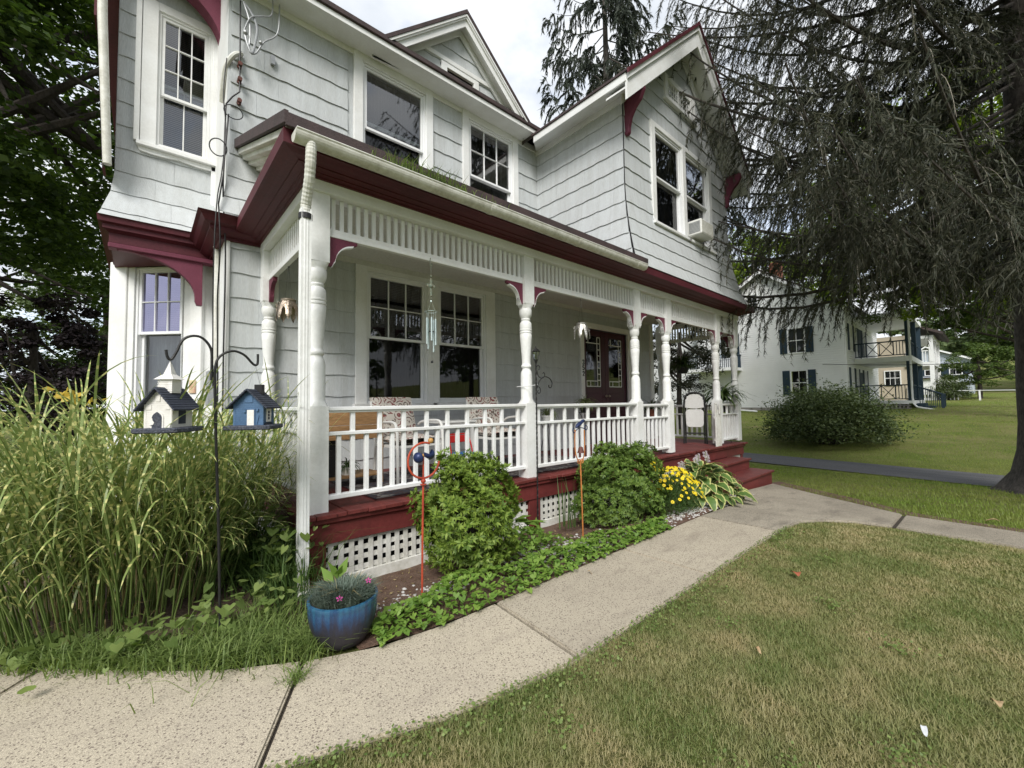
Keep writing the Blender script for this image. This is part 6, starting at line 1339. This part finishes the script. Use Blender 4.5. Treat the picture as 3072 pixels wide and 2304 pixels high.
for (x, y, s, mt, nm, lb, ct) in ((3.66,.98,.11,'twig_red','twig','short reddish twig lying on the lawn','twig'),(2.41,.83,.035,'leaf_litter','fallen_leaf','curled brown leaf on the middle of the lawn','leaf'),(2.30,.21,.036,'paper_scrap','paper_scrap','white scrap of paper on the lawn','paper scrap'),(2.73,.02,.07,'leaf_litter','fallen_leaf','tan leaf on the lawn near the right edge','leaf'),(7.41,.0,.12,'leaf_litter','fallen_leaf','pale dry leaf under the spruce','leaf'),(2.57,2.04,.035,'leaf_litter','fallen_leaf','brown curled leaf lying on the concrete walk','leaf')):
    m = MB(rotz(x,y,float(ter(x))+.012,x*7)); n_ = 6
    vs_ = []
    for i in range(n_+1):
        q = i/n_; w_ = s*.28*math.sin(math.pi*(q*.9+.05)); vs_ += [(q*s-s/2,-w_,.012*math.sin(q*5)+.3*w_),(q*s-s/2,0,.012*math.sin(q*5)),(q*s-s/2,w_,.012*math.sin(q*5)+.35*w_)]
    m.add(vs_, [(3*i+j,3*i+j+1,3*i+4+j,3*i+3+j) for i in range(n_) for j in (0,1)]); tag(m.build(nm, mt, fix=False), lb, ct)
# ============================================================ TREES AND NEIGHBOURS
def limb_tubes(m, base, top, r0, limbs, rg, crown_c, crown_r):
    m.tube(spline([base, ((base[0]*2+top[0])/3+rg.normal(0,.1),(base[1]*2+top[1])/3+rg.normal(0,.1),(base[2]*2+top[2])/3), top],5), [r0*1.35,r0*1.1]+[r0]*3+[r0*.85]*3+[r0*.6]*2+[r0*.45], 10)
    for i in range(limbs):
        a = rg.uniform(0,6.283); t = rg.uniform(.35,.95); s = [base[k]+(top[k]-base[k])*t for k in range(3)]
        e = [crown_c[0]+crown_r[0]*.8*math.cos(a), crown_c[1]+crown_r[1]*.8*math.sin(a), crown_c[2]+crown_r[2]*rg.uniform(-.55,.6)]
        mid = [(s[k]+e[k])/2 for k in range(3)]; mid[2] -= .05*crown_r[2]; m.tube(spline([s,mid,e],4), [r0*.42]*3+[r0*.28]*3+[r0*.15]*2+[r0*.06], 6)
def tree(name, label, base, cc, cr, ncl, nleaf, ls, mat, r0, seed, limbs=14, cat='tree', group=None, shell=.5, flat=.55, clr=.2):
    rg = np.random.default_rng(seed); z0 = float(ter(base[0])) if base[2] is None else base[2]; t = thing(name, label, cat, (base[0],base[1],z0), group)
    m = MB(); limb_tubes(m, (base[0],base[1],z0-.2), (cc[0]*.7+base[0]*.3,cc[1]*.7+base[1]*.3,cc[2]+cr[2]*.55), r0, limbs, rg, cc, cr); m.build('trunk', 'bark_dark', t, smooth=True)
    d = rg.normal(size=(ncl,3)); d /= np.linalg.norm(d,axis=1,keepdims=True); q = rg.uniform(shell**3,1,ncl)**(1/3); C_ = np.array(cc)+d*q[:,None]*np.array(cr)*(1+.15*np.sin(d[:,:1]*6+seed))
    k = rg.integers(0,ncl,nleaf); rr = clr*np.mean(cr)*rg.uniform(.6,1.4,ncl)[k]; off = rg.normal(size=(nleaf,3)); off /= np.linalg.norm(off,axis=1,keepdims=True); off *= (rg.random(nleaf)**.5*rr)[:,None]; off[:,2] *= flat
    P = C_[k]+off; nr = np.array([0,0,1.0])+off/(rr[:,None]+1e-6)*.8
    V, F = leafcards(P, ls*rg.uniform(.6,1.3,nleaf), nr, .7, .08, None, rg); stuff('crown', (V,F), mat, t); return t
# left side, behind the house
tree('maple_tree', 'big dark maple overhanging from the upper left', (-5.2,15.5,None), (-3.0,15.0,9.6), (5.2,4.2,5.6), 230, 50000, .165, 'maple_dark', .38, 41, 26)
tree('maple_tree', 'dark tree standing behind the big maple on the left', (-8,24,None), (-5.5,24,7.5), (6.5,4,6.5), 160, 22000, .24, 'maple_dark', .35, 42)
tree('ash_tree', 'paler green tree seen below the maple at the left corner', (-1.2,33,None), (-2.0,33,6.0), (3.6,3,4.6), 110, 16000, .22, 'tree_pale', .25, 43)
tree('purple_tree', 'dark purple-leaved small tree at the left edge', (-2.2,15.5,None), (-2.0,15.5,2.4), (1.7,1.5,1.9), 70, 16000, .10, 'purple_leaf', .12, 44)
tree('hedge_tree', 'dark evergreen hedge tree at the far left', (-7,22,None), (-6.0,22,2.4), (4.5,2,2.8), 90, 12000, .18, 'maple_dark', .2, 45)
tree('hedge_tree', 'dark hedge tree right of the purple one, against the bay', (-.6,24,None), (-.6,24,1.9), (3.2,2,2.2), 70, 10000, .17, 'maple_dark', .2, 46)
yl = thing('yellow_shrub', 'yellow-leaved shrub peeping over the zebra grass', 'shrub', (-.42,4.75,0)); P = np.stack([RNG.normal(-.40,.09,22),RNG.normal(4.75,.10,22),RNG.normal(1.40,.05,22)],1); V, F = leafcards(P, RNG.uniform(.05,.09,22), None, .7); stuff('foliage', (V,F), 'yellow_leaf', yl); MB().tube([(-.42,4.75,0),(-.42,4.75,1.3)], .01, 5).build('stem', 'bark_dark', yl)
# right side
tree('yew_tree', 'dark evergreen behind the right end of the porch', (20.4,10.2,None), (20.4,10.1,3.4), (2.3,2.3,2.5), 80, 15000, .11, 'spruce', .14, 56, shell=.2)
tree('maple_tree', 'bright green maple glowing behind the spruce branches', (27.5,-2.2,None), (26.5,.9,10.2), (5.0,5.6,5.2), 150, 42000, .20, 'maple_bright', .3, 51, 20)
tree('maple_tree', 'dark maple bough hanging over the neighbour balcony', (34,-3.5,None), (32.5,.4,6.7), (3.2,3.6,1.7), 70, 15000, .17, 'tree_mid', .22, 52)
tree('maple_tree', 'tall green tree behind the white neighbour house', (40,14,None), (40,12.5,10.5), (6,6,5), 110, 16000, .30, 'maple_bright', .3, 53)
tree('japanese_maple', 'low spreading tree near the far white rail fence', (48.5,.2,None), (48.5,.2,3.7), (2.6,2.6,1.7), 70, 12000, .13, 'tree_mid', .14, 54, shell=.3)
rgb = np.random.default_rng(77)
kinds = ['dense dark tree on the far wooded hill', 'mid green tree on the far wooded hill', 'pale green tree on the far wooded hill']
hills = []
for i in range(22):
    x = rgb.uniform(62,105); y = rgb.uniform(-26,13) if i > 5 else rgb.uniform(-8,4); hh = rgb.uniform(9,15); hills.append((y/x,x,y,hh,i))
for k in range(3):
    row = sorted([h for h in hills if h[4] % 3 == k], reverse=True)      # left to right in the view
    for j, (q, x, y, hh, i) in enumerate(row):
        word = ['leftmost','second','third','fourth','fifth','sixth','seventh','eighth'][j]
        lab = '%s of the %s on the far wooded hill%s' % (word, ('dense dark trees','mid green trees','pale green trees')[k], '' if j == 0 else ', counting from the left')
        tree('hill_tree', lab, (x,y,None), (x,y,float(ter(x))+hh*.58), (hh*.36,hh*.36,hh*.45), 46, 3600, .50, ('maple_dark','tree_mid','tree_pale')[k], .25, 100+i, 6, group='trees on the far wooded hill')
for i, (x, y, hh) in enumerate(((-14,-24,13),(-4,-27,15),(5,-23,11),(14,-26,14),(25,-24,13))):
    tree('street_tree', ['first','second','third','fourth','fifth'][i]+' of the green trees across the street behind the viewer, from the left', (x,y,None), (x,y,hh*.6+float(ter(x))), (hh*.38,hh*.34,hh*.42), 50, 3000, .55, 'tree_mid', .25, 160+i, 6, group='trees across the street')
# big shrub across the drive
def twig_bush(name, label, c, r, n, ls, mat, seed, stems=40):
    rg = np.random.default_rng(seed); z0 = float(ter(c[0])); t = thing(name, label, 'shrub', (c[0],c[1],z0))
    m = MB(); P, T = [], []
    for i in range(stems):
        a = rg.uniform(0,6.283); q = math.sqrt(rg.random()); e = np.array([c[0]+r[0]*q*math.cos(a), c[1]+r[1]*q*math.sin(a), z0+r[2]*(1-.78*q**2.4)*rg.uniform(.8,1.1)]); b = np.array([c[0]+.25*math.cos(a)*q,c[1]+.25*math.sin(a)*q,z0-.05])
        mid = b*.5+e*.5+np.array([0,0,.25*r[2]*(1-q)+.15]); pp = spline([b,mid,e],5); m.tube(pp, [.025]*4+[.015]*4+[.008]*3, 4)
        nn = n//stems; tt = .22+.85*rg.random(nn)**.7; base = np.array(pp); idx = np.clip(tt*(len(pp)-1),0,len(pp)-1.001); lo = idx.astype(int); fr = (idx-lo)[:,None]; pt = base[lo]*(1-fr)+base[np.minimum(lo+1,len(pp)-1)]*fr
        P.append(pt+rg.normal(size=(nn,3))*np.array([.24,.24,.17])*(.5+.8*tt)[:,None])
    nd = n//2; d_ = rg.normal(size=(nd,3)); d_ /= np.linalg.norm(d_,axis=1,keepdims=True); d_[:,2] = np.abs(d_[:,2]); lb_ = 1+.10*np.sin(d_[:,0]*6)*np.cos(d_[:,1]*5)+.07*np.sin(d_[:,2]*9+d_[:,0]*8); P.append(np.array([c[0],c[1],z0+.12])+d_*np.array([r[0],r[1],r[2]*.92])*(lb_*rg.uniform(.78,1.0,nd))[:,None]*.97)
    P = np.concatenate(P); P = P[P[:,2] > z0+.12]; V, F = leafcards(P, ls*rg.uniform(.6,1.3,len(P)), np.tile([0,0,.8],(len(P),1)), .5, .08, None, rg); stuff('foliage', (V,F), mat, t); m.build('stems', 'bark_dark', t); return t
twig_bush('spreading_bush', 'wide rounded dark green bush on the lawn across the driveway', (18.3,3.72,0), (2.05,1.95,1.9), 22000, .095, 'bush_leaf', 61, 70)
twig_bush('round_bush', 'small round dark bush beside the far white rail fence', (46.5,1.75,0), (1.3,1.3,1.5), 3500, .14, 'bush_leaf', 62, 24)
# --- the big spruce
def spruce(name, label, base, H, L0, hmin, nprim, seed, mat, r0, azs=None, detail=1.0, shoot=.085, sw=.020, boost=None, tubes=True, pw=.85, dens=38, rnd=.33, azp=.72, secs=15):
    rg = np.random.default_rng(seed); bx, by, bz = base; t = thing(name, label, 'tree', base)
    m = MB(); nt_ = 26; vs_, nr_ = [], 28
    for i in range(nt_):
        z = (i/(nt_-1))**1.6*H; fl_ = 1+1.15*math.exp(-z/.30); rr = r0*(1-z/H*.93)*fl_
        for j in range(nr_): a = 2*math.pi*j/nr_; b_ = 1+.10*math.sin(a*5+1)*math.exp(-z/.6)+.02*math.sin(a*9+z*3); vs_.append((bx+rr*b_*math.cos(a), by+rr*b_*math.sin(a), bz-.12+z))
    m.add(vs_, [(i*nr_+j,i*nr_+(j+1)%nr_,(i+1)*nr_+(j+1)%nr_,(i+1)*nr_+j) for i in range(nt_-1) for j in range(nr_)])
    lm = m; SV, SF, so = [], [], 0; Ps, Ts, Sz = [], [], []
    for i in range(nprim):
        h = hmin+(H-hmin-.6)*((i+rg.random())/nprim)**1.12
        az = rg.choice(azs)+rg.normal(0,.22) if azs is not None and rg.random() < azp else rg.uniform(0,6.283)
        L_ = max(.5,L0*(1-h/H)**pw*rg.uniform(.72,1.08)); L_ = L_*(boost(az,h) if boost else 1)
        dr = (.20-.42*(1-h/H))*rg.uniform(.7,1.3); o_ = np.array([math.cos(az),math.sin(az),0]); sd = np.array([-math.sin(az),math.cos(az),0]); nn = 11; wob = rg.normal(0,.05)
        pp = np.array([[bx,by,bz+h]+o_*L_*q+np.array([0,0,L_*(dr*q-.16*math.sin(q*3.0)*1.0+.10*q**3)])+sd*wob*L_*math.sin(q*3) for q in np.linspace(0,1,nn)])
        rb = .012+.030*L_/6; lm.tube([tuple(p) for p in pp], [rb*(1-.85*q)+.003 for q in np.linspace(0,1,nn)], 6)
        ns = int(L_*secs*detail); qs = np.sort(rg.uniform(.14,1.0,ns))
        for q in qs:
            f_ = q*(nn-1); a_ = min(int(f_),nn-2); p = pp[a_]*(1-(f_-a_))+pp[a_+1]*(f_-a_); sg = 1 if rg.random() < .5 else -1
            l2 = (.22+.85*math.sin(math.pi*min(1,q*.70+.12)))*rg.uniform(.35,1.0)*min(1,L_/3.5); dd = sd*sg*rg.uniform(.3,1.0)+o_*rg.uniform(.2,.9); dd /= np.linalg.norm(dd)
            k_ = 6; ww = np.linspace(0,1,k_); hang = rg.uniform(.5,1.35); bow = np.array([p+dd*l2*w_*(1-.35*hang*w_)+np.array([0,0,-hang*l2*w_**1.5]) for w_ in ww])
            if tubes and rg.random() < .35:
                wd = .0035*(1-.6*ww)[:,None]; e_ = np.array([dd[1],-dd[0],0]); SV.append(np.stack([bow-e_*wd,bow+e_*wd],1).reshape(-1,3)); SF.append(np.array([(so+2*j,so+2*j+1,so+2*j+3,so+2*j+2) for j in range(k_-1)])); so += 2*k_
            if rg.random() < .10: continue      # bare dead twig
            nsh = max(4,int(l2*dens*detail)); tq = rg.uniform(.08,1.0,nsh)*(k_-1); lo = np.minimum(tq.astype(int),k_-2); fr = (tq-lo)[:,None]; pt = bow[lo]*(1-fr)+bow[lo+1]*fr; tang = bow[lo+1]-bow[lo]; tang /= np.linalg.norm(tang,axis=1,keepdims=True)+1e-9
            dirs = tang*.85+rg.normal(scale=rnd,size=(nsh,3))+np.array([0,0,-.35]); dirs /= np.linalg.norm(dirs,axis=1,keepdims=True); sz_ = shoot*rg.uniform(.6,1.35,nsh); Ps.append(pt+dirs*(sz_*.45)[:,None]); Ts.append(dirs); Sz.append(sz_)
    lm.build('trunk', 'bark', t, smooth=True)
    if SV: stuff('dead_twigs', (np.concatenate(SV),[np.concatenate(SF)]), 'twig_grey', t)
    P = np.concatenate(Ps); T = np.concatenate(Ts); S_ = np.concatenate(Sz); n = len(P); parts = []
    for r_ in range(2):
        if r_: kk = rg.random(n) < .01; P, S_, T = P[kk], S_[kk], T[kk]; n = len(P)
        side = np.cross(T, rg.normal(size=(n,3))); side /= np.linalg.norm(side,axis=1,keepdims=True)+1e-9; hw_ = (S_*sw/shoot*.5)[:,None]; b_ = P-T*(S_*.45)[:,None]; V_ = np.stack([b_-side*hw_, b_+side*hw_, P+T*(S_*.55)[:,None]],1).reshape(-1,3); i_ = np.arange(n)*3; parts.append((V_, np.stack([i_,i_+1,i_+2],1)))
    stuff('crown', parts, mat, t); print(name, 'shoots', n); return t
def bst(az, h): return 1.16 if h > 7.5 else 1.0-.10*math.exp(-((az-R(150))/.30)**2)
spruce('spruce_tree', 'huge drooping spruce filling the upper right, trunk at the right edge', (12.4,-.78,-.47), 26.0, 8.7, 5.0, 215, 71, 'spruce', .40, azs=[R(d) for d in (118,130,142,150,158,166,176,188,200)], detail=1.0, shoot=.105, sw=.0135, dens=92, boost=bst, pw=.66, rnd=.46, azp=.88, secs=17)
spruce('spruce_tree', 'tall spruce rising behind the house between the two gables', (17.6,12.2,float(ter(17.6))), 33.0, 8.2, 8.0, 120, 72, 'spruce_far', .30, detail=.85, shoot=.24, sw=.06, rnd=.3, dens=62)
for (x, y, z) in ((9.6,.55,4.75),(9.9,.6,4.35)):
    cn = thing('pine_cone', 'grey-brown spruce cone hanging among the branches, %s of two' % ('upper' if z > 4.5 else 'lower'), 'cone', (x,y,z)); m = MB(); m.lathe([(.006,-.07),(.016,-.06),(.022,-.03),(.021,.02),(.013,.06),(.004,.07)], (x,y,z), 10); m.build('scales', 'cone', cn)
# --- neighbouring houses
def clap_wall(M, u0, u1, v0, v1, holes=(), clips=(), e=.14, mat='clap_white', parent=None):
    m = MB(M); v = v0
    while v < v1:
        polys = [[(u0,v),(u1,v),(u1,min(v+e,v1)),(u0,min(v+e,v1))]]
        for c in clips: polys = [clip(z, *c) for z in polys]
        polys = [z for z in polys if len(z) > 2]
        for h in holes: polys = subtract(polys, h)
        for P in polys:
            gv = .024
            B = clip(P, 0,-1,-(v+gv))
            if len(B) > 2: m.add([(a,.03,b) for a, b in B], [tuple(range(len(B)))])
            G = clip(P, 0,1,v+gv)
            if len(G) > 2: m.add([(a,-.03,b) for a, b in G], [tuple(range(len(G)))])
            lo = [q for q in B if abs(q[1]-v-gv) < 1e-6]
            if len(lo) == 2: m.add([(lo[0][0],.03,v+gv),(lo[1][0],.03,v+gv),(lo[1][0],-.03,v+gv),(lo[0][0],-.03,v+gv)], [(0,1,2,3)])
            hi = [q for q in B if abs(q[1]-min(v+e,v1)) < 1e-6]
            if len(hi) == 2: m.add([(hi[0][0],.03,hi[0][1]),(hi[1][0],.03,hi[1][1]),(hi[1][0],-.03,hi[1][1]),(hi[0][0],-.03,hi[0][1])], [(0,1,2,3)])
        v += e
    return m.build('wall', mat, parent, fix=False)
def nwin(M, u0, u1, v0, v1, parent, shutter=None, dark='dark_void', grid=(1,1)):
    t = .07; m = MB(M); m.box(u0-t,u0,0,.06,v0-t,v1+t); m.box(u1,u1+t,0,.06,v0-t,v1+t); m.box(u0,u1,0,.058,v1,v1+t); m.box(u0,u1,0,.075,v0-t,v0); W = m.build('window', 'clap_white', parent)
    m = MB(M); zc_ = (v0+v1)/2; m.box(u0,u1,0,.03,zc_-.025,zc_+.025); 
    for i in range(1,grid[0]+1): x = u0+(u1-u0)*i/(grid[0]+1); m.box(x-.012,x+.012,0,.028,v0,v1)
    m.build('sash', 'clap_white', W)
    MB(M).add([(u0,.012,v0),(u1,.012,v0),(u1,.012,v1),(u0,.012,v1)], [(0,1,2,3)]).build('pane', 'glass', W, fix=False)
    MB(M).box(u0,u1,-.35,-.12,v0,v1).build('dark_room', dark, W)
    if shutter:
        for (a, b) in ((u0-t-.42,u0-t-.02),(u1+t+.02,u1+t+.42)):
            m = MB(M); m.box(a,b,.03,.065,v0-.05,v1+.05); s = m.build('shutter', shutter, parent)
            m = MB(M); [m.box(a+.05,b-.05,.066,.075,z,z+.022) for z in np.arange(v0,v1,.055)]; m.build('louvre', shutter, s)
NX, NY = 31.0, 5.29
nb = thing('neighbour_house', 'white clapboard house with blue shutters and a two-tier blue porch', 'house', (NX+4,NY+4,.6))
FN = frame((NX,0,0),(0,1,0),(-1,0,0)); FNF = frame((0,NY,0),(1,0,0),(0,-1,0))
nh = [(7.33,8.16,4.25,5.77),(7.28,8.08,1.58,3.06),(11.6,12.4,4.25,5.77),(9.9,10.5,7.3,8.4)]
clap_wall(FN, NY, 14.0, .75, 10.4, nh, [(-.75,1,6.85-.75*NY),(.75,1,6.85+.75*14.0)], parent=nb); clap_wall(frame((NX+1.5,0,0),(0,1,0),(-1,0,0)), 14.0, 20.0, .75, 6.3, parent=nb)
for i, h in enumerate(nh): nwin(FN, *h, nb, 'shutter_blue' if i < 3 else None, 'curtain' if i == 0 else 'dark_void')
m = MB(FN); m.box(NY,14.0,-.2,.02,.2,.75); m.build('foundation', 'foundation', nb)
m = MB(); m.box(NX-.035,NX+.10,NY-.035,NY+.10,.7,6.8); m.build('corner_board', 'clap_white', nb)
fh = [(32.0,32.75,4.25,5.75),(32.0,32.75,1.5,3.1),(33.4,34.1,4.25,5.75),(33.5,34.2,1.5,3.1),(36.2,37.0,4.1,5.75),(36.2,37.0,1.4,3.1),(34.8,35.6,.85,2.95),(34.8,35.6,3.9,5.8)]
clap_wall(FNF, NX, 42.0, .75, 6.85, fh[:6], parent=nb)
for h in fh[:6]: nwin(FNF, *h, nb, 'shutter_blue')
for h in fh[6:]: MB(FNF).box(h[0],h[1],.0,.05,h[2],h[3]).build('door', 'shutter_blue', nb)
m = MB(); m.prism([(NY-.55,6.55),(9.65,9.85),(9.65,10.0),(NY-.6,6.65)], 'x', NX-.45, 42.3); m.prism([(14.5,6.55),(9.65,9.85),(9.65,10.0),(14.6,6.65)], 'x', NX-.45, 42.3); m.build('roof', 'roofing', nb)
m = MB(); m.prism([(NY-.6,6.38),(9.65,9.66),(9.65,9.86),(NY-.6,6.58)], 'x', NX-.47, NX-.43); m.prism([(14.55,6.38),(9.65,9.66),(9.65,9.86),(14.55,6.58)], 'x', NX-.47, NX-.43); m.build('rake_board', 'clap_white', nb)
ch2 = MB().box(34,34.7,9.3,10.0,9.3,11.2).build('chimney', 'terracotta', nb)
# porch on the street side
px0, px1, py0 = 33.2, 39.5, 2.75
for nm, z0, z1, mt in (('porch_floor',.92,1.12,'clap_white'),('balcony_floor',3.42,3.72,'clap_white'),('porch_roof',6.05,6.35,'clap_white')): MB().box(px0-.1,px1+.1,py0-.1,NY-.04,z0,z1).build(nm, mt, nb)
for zf, zt in ((1.12,3.42),(3.72,6.05)):
    for (x, y) in ((px0+.05,py0+.05),(px1-.05,py0+.05),((px0+px1)/2,py0+.05)): MB().box(x-.11,x+.11,y-.11,y+.11,zf,zt).build('porch_column', 'shutter_blue', nb)
    for M_, a, b in ((frame((px0+.05,0,0),(0,1,0),(-1,0,0)),py0+.16,NY-.06),(frame((0,py0+.05,0),(1,0,0),(0,-1,0)),px0+.16,px1-.16)):
        m = MB(M_); m.box(a,b,-.035,.035,zf+.88,zf+.95); m.box(a,b,-.03,.03,zf+.08,zf+.13); rl = m.build('railing', 'shutter_blue', nb)
        m = MB(M_); c_ = (a+b)/2
        for u in np.arange(a+.12,b,.135):
            if abs(u-c_) > .62: m.box(u-.017,u+.017,-.017,.017,zf+.13,zf+.88)
        m.build('balusters', 'shutter_blue', rl)['kind'] = 'stuff'
        m = MB(M_)
        for s in (-1,1):
            for q in (-.31,.31): m.tube([(c_+q-.29,0,zf+.13 if s > 0 else zf+.88),(c_+q+.29,0,zf+.88 if s > 0 else zf+.13)], .02, 4)
        for s in (-.62,0,.62): m.box(c_+s-.02,c_+s+.02,-.018,.018,zf+.13,zf+.88)
        m.build('lattice_panel', 'shutter_blue', rl)
m = MB(); 
for i in range(14): m.box(px0-.02,px0,2.9+i*.17,2.9+i*.17+.08,.45,.92)
for z in (.5,.65,.8): m.box(px0-.035,px0-.021,2.8,5.2,z,z+.06)
m.build('porch_lattice', 'foundation', nb)
stp = MB().prism([(py0-.1,.5),(py0-1.15,.5),(py0-1.15,.62),(py0-.85,.62),(py0-.85,.78),(py0-.5,.78),(py0-.5,.95),(py0-.1,.95)], 'x', 34.2, 35.6).build('steps', 'shutter_blue', nb)
for x in (34.2,35.6):
    m = MB(); m.tube([(x,py0-.1,1.95),(x,py0-1.2,1.45)], .04, 5); m.box(x-.06,x+.06,py0-1.25,py0-1.13,.4,1.5)
    for i in range(6): y = py0-.25-i*.16; m.box(x-.015,x+.015,y-.015,y+.015,.75-.08*i,1.88-.075*i)
    m.build('stair_rail', 'shutter_blue', nb)
m = MB(); m.tube([(px0-.05,py0-.02,6.1),(px0-.07,py0-.02,3.5),(px0-.07,py0-.02,1.0),(px0-.1,py0-.2,.75),(px0-.3,py0-.9,.60)], .05, 6); m.build('downspout', 'clap_white', nb)
# rear balcony of the same house
MB().box(NX-1.5,NX,11.0,14.5,3.3,3.5).build('balcony_floor', 'clap_white', nb); m = MB(); [m.box(NX-1.48,NX-1.44,y,y+.035,3.5,4.35) for y in np.arange(11.05,14.4,.13)]; [m.box(x,x+.035,11.02,11.06,3.5,4.35) for x in np.arange(NX-1.45,NX,.13)]; m.box(NX-1.5,NX-1.42,11.0,14.5,4.35,4.42); m.box(NX-1.5,NX,11.0,11.08,4.35,4.42); m.build('balcony_rail', 'shutter_blue', nb)
for z0, z1 in ((.5,3.3),(3.5,6.3)): MB().box(NX-1.5,NX-1.34,11.0,11.16,z0,z1).build('porch_column', 'shutter_blue', nb)
m = MB(); m.tube([(NX-1.6,11.0,6.3),(NX-1.6,11.0,3.6),(NX-1.6,10.9,1.1),(NX-1.6,10.6,.62),(NX-1.7,9.6,.55)], .05, 6); m.build('downspout', 'clap_white', nb)
# beige house and grey-blue house beyond
bg = thing('beige_house', 'beige house with white two-storey porch beyond the neighbour', 'house', (48,6,1.1)); FB = frame((46,0,0),(0,1,0),(-1,0,0))
wall_mesh(FB, 4.0, 10, .8, 6.3, [(4.45,5.35,2.35,3.45)]).build('wall', 'beige_wall', bg, fix=False); wall_mesh(frame((0,4.0,0),(1,0,0),(0,-1,0)), 46, 53, .8, 6.3).build('wall', 'beige_wall', bg, fix=False)
nwin(FB, 4.45,5.35,2.35,3.45, bg, None, 'dark_void', (2,1))
m = MB(); m.prism([(1.9,6.1),(7,8.6),(7,8.75),(1.8,6.25)], 'x', 45.4, 53.5); m.build('roof', 'roofing', bg)
for nm, z0, z1 in (('porch_floor',1.05,1.25),('balcony_floor',3.75,4.05),('porch_eave',5.9,6.12)): MB().box(45.8,53,2.4,4.0,z0,z1).build(nm, 'clap_white', bg)
for z0, z1 in ((1.25,3.75),(4.05,5.9)):
    for x in (45.9,49,52.8): MB().box(x-.12,x+.12,2.45,2.7,z0,z1).build('porch_column', 'clap_white', bg)
    m = MB(); m.box(45.85,52.8,2.5,2.56,z0+.85,z0+.93); m.box(45.85,45.92,2.5,4.0,z0+.85,z0+.93); [m.box(x,x+.05,2.51,2.55,z0,z0+.85) for x in np.arange(46,52.8,.16)]; [m.box(45.86,45.91,y,y+.05,z0,z0+.85) for y in np.arange(2.55,4,.16)]; m.build('porch_rail', 'clap_white', bg)
m = MB(); m.tube([(46.2,2.3,2.0),(46.2,1.1,1.35)], .05, 5); [m.box(46.17,46.23,2.3-i*.2-.03,2.3-i*.2+.03,.95,1.95-i*.105) for i in range(6)]; m.build('stair_rail', 'clap_white', bg)
gh = thing('grey_house', 'pale grey-blue gabled house far behind beside the hill', 'house', (64,3,1.6)); FH = frame((62,0,0),(0,1,0),(-1,0,0))
wall_mesh(FH, .6, 5.4, 1.5, 5.0, [(1.4,2.2,3.6,4.7),(3.2,4.0,3.6,4.7)], extra=[[(.6,5.0),(5.4,5.0),(5.4,5.2),(3.9,6.3)]]).build('wall', 'greyblue_wall', gh, fix=False)
for h in ((1.4,2.2,3.6,4.7),(3.2,4.0,3.6,4.7)): nwin(FH, *h, gh, 'shutter_blue')
wall_mesh(frame((0,.6,0),(1,0,0),(0,-1,0)), 62, 70, 1.5, 5.2).build('wall', 'greyblue_wall', gh, fix=False); m = MB(); m.prism([(.2,4.75),(3.9,6.5),(3.9,6.65),(.1,4.9)], 'x', 61.6, 70); m.prism([(6.2,4.75),(3.9,6.5),(3.9,6.65),(6.3,4.9)], 'x', 61.6, 70); m.build('roof', 'clap_white', gh)
m = MB(); m.box(60.5,62,1.6,4.6,1.4,3.2); m.build('porch_box', 'clap_white', gh); m = MB(); m.prism([(1.3,3.2),(4.9,3.2),(4.9,3.3),(1.3,3.3)], 'x', 60.2, 62); m.build('porch_roof', 'roofing', gh)
# far rail fence
fn = thing('rail_fence', 'low pale rail fence on the far lawn at the right', 'fence', (45,0,1.0))
FP = [(46.0,2.1),(45.0,.2),(43.6,-1.7),(41.5,-4.5),(39,-8)]
for (x, y) in FP: MB().box(x-.05,x+.05,y-.05,y+.05,float(ter(x))-.1,float(ter(x))+.72).build('post', 'clap_white', fn)
for (a, b) in zip(FP, FP[1:]): MB().tube([(a[0],a[1],float(ter(a[0]))+.68),(b[0],b[1],float(ter(b[0]))+.68)], .035, 5).build('rail', 'clap_white', fn)
cable = MB(); cable.tube(spline([(31,6.5,3.4),(29.5,2.0,2.95),(28,-3,2.85),(26,-9,3.2)],6), .014, 4); tag(cable.build('utility_cable', 'cable_black'), 'thin black overhead cable running off the neighbour house', 'cable')
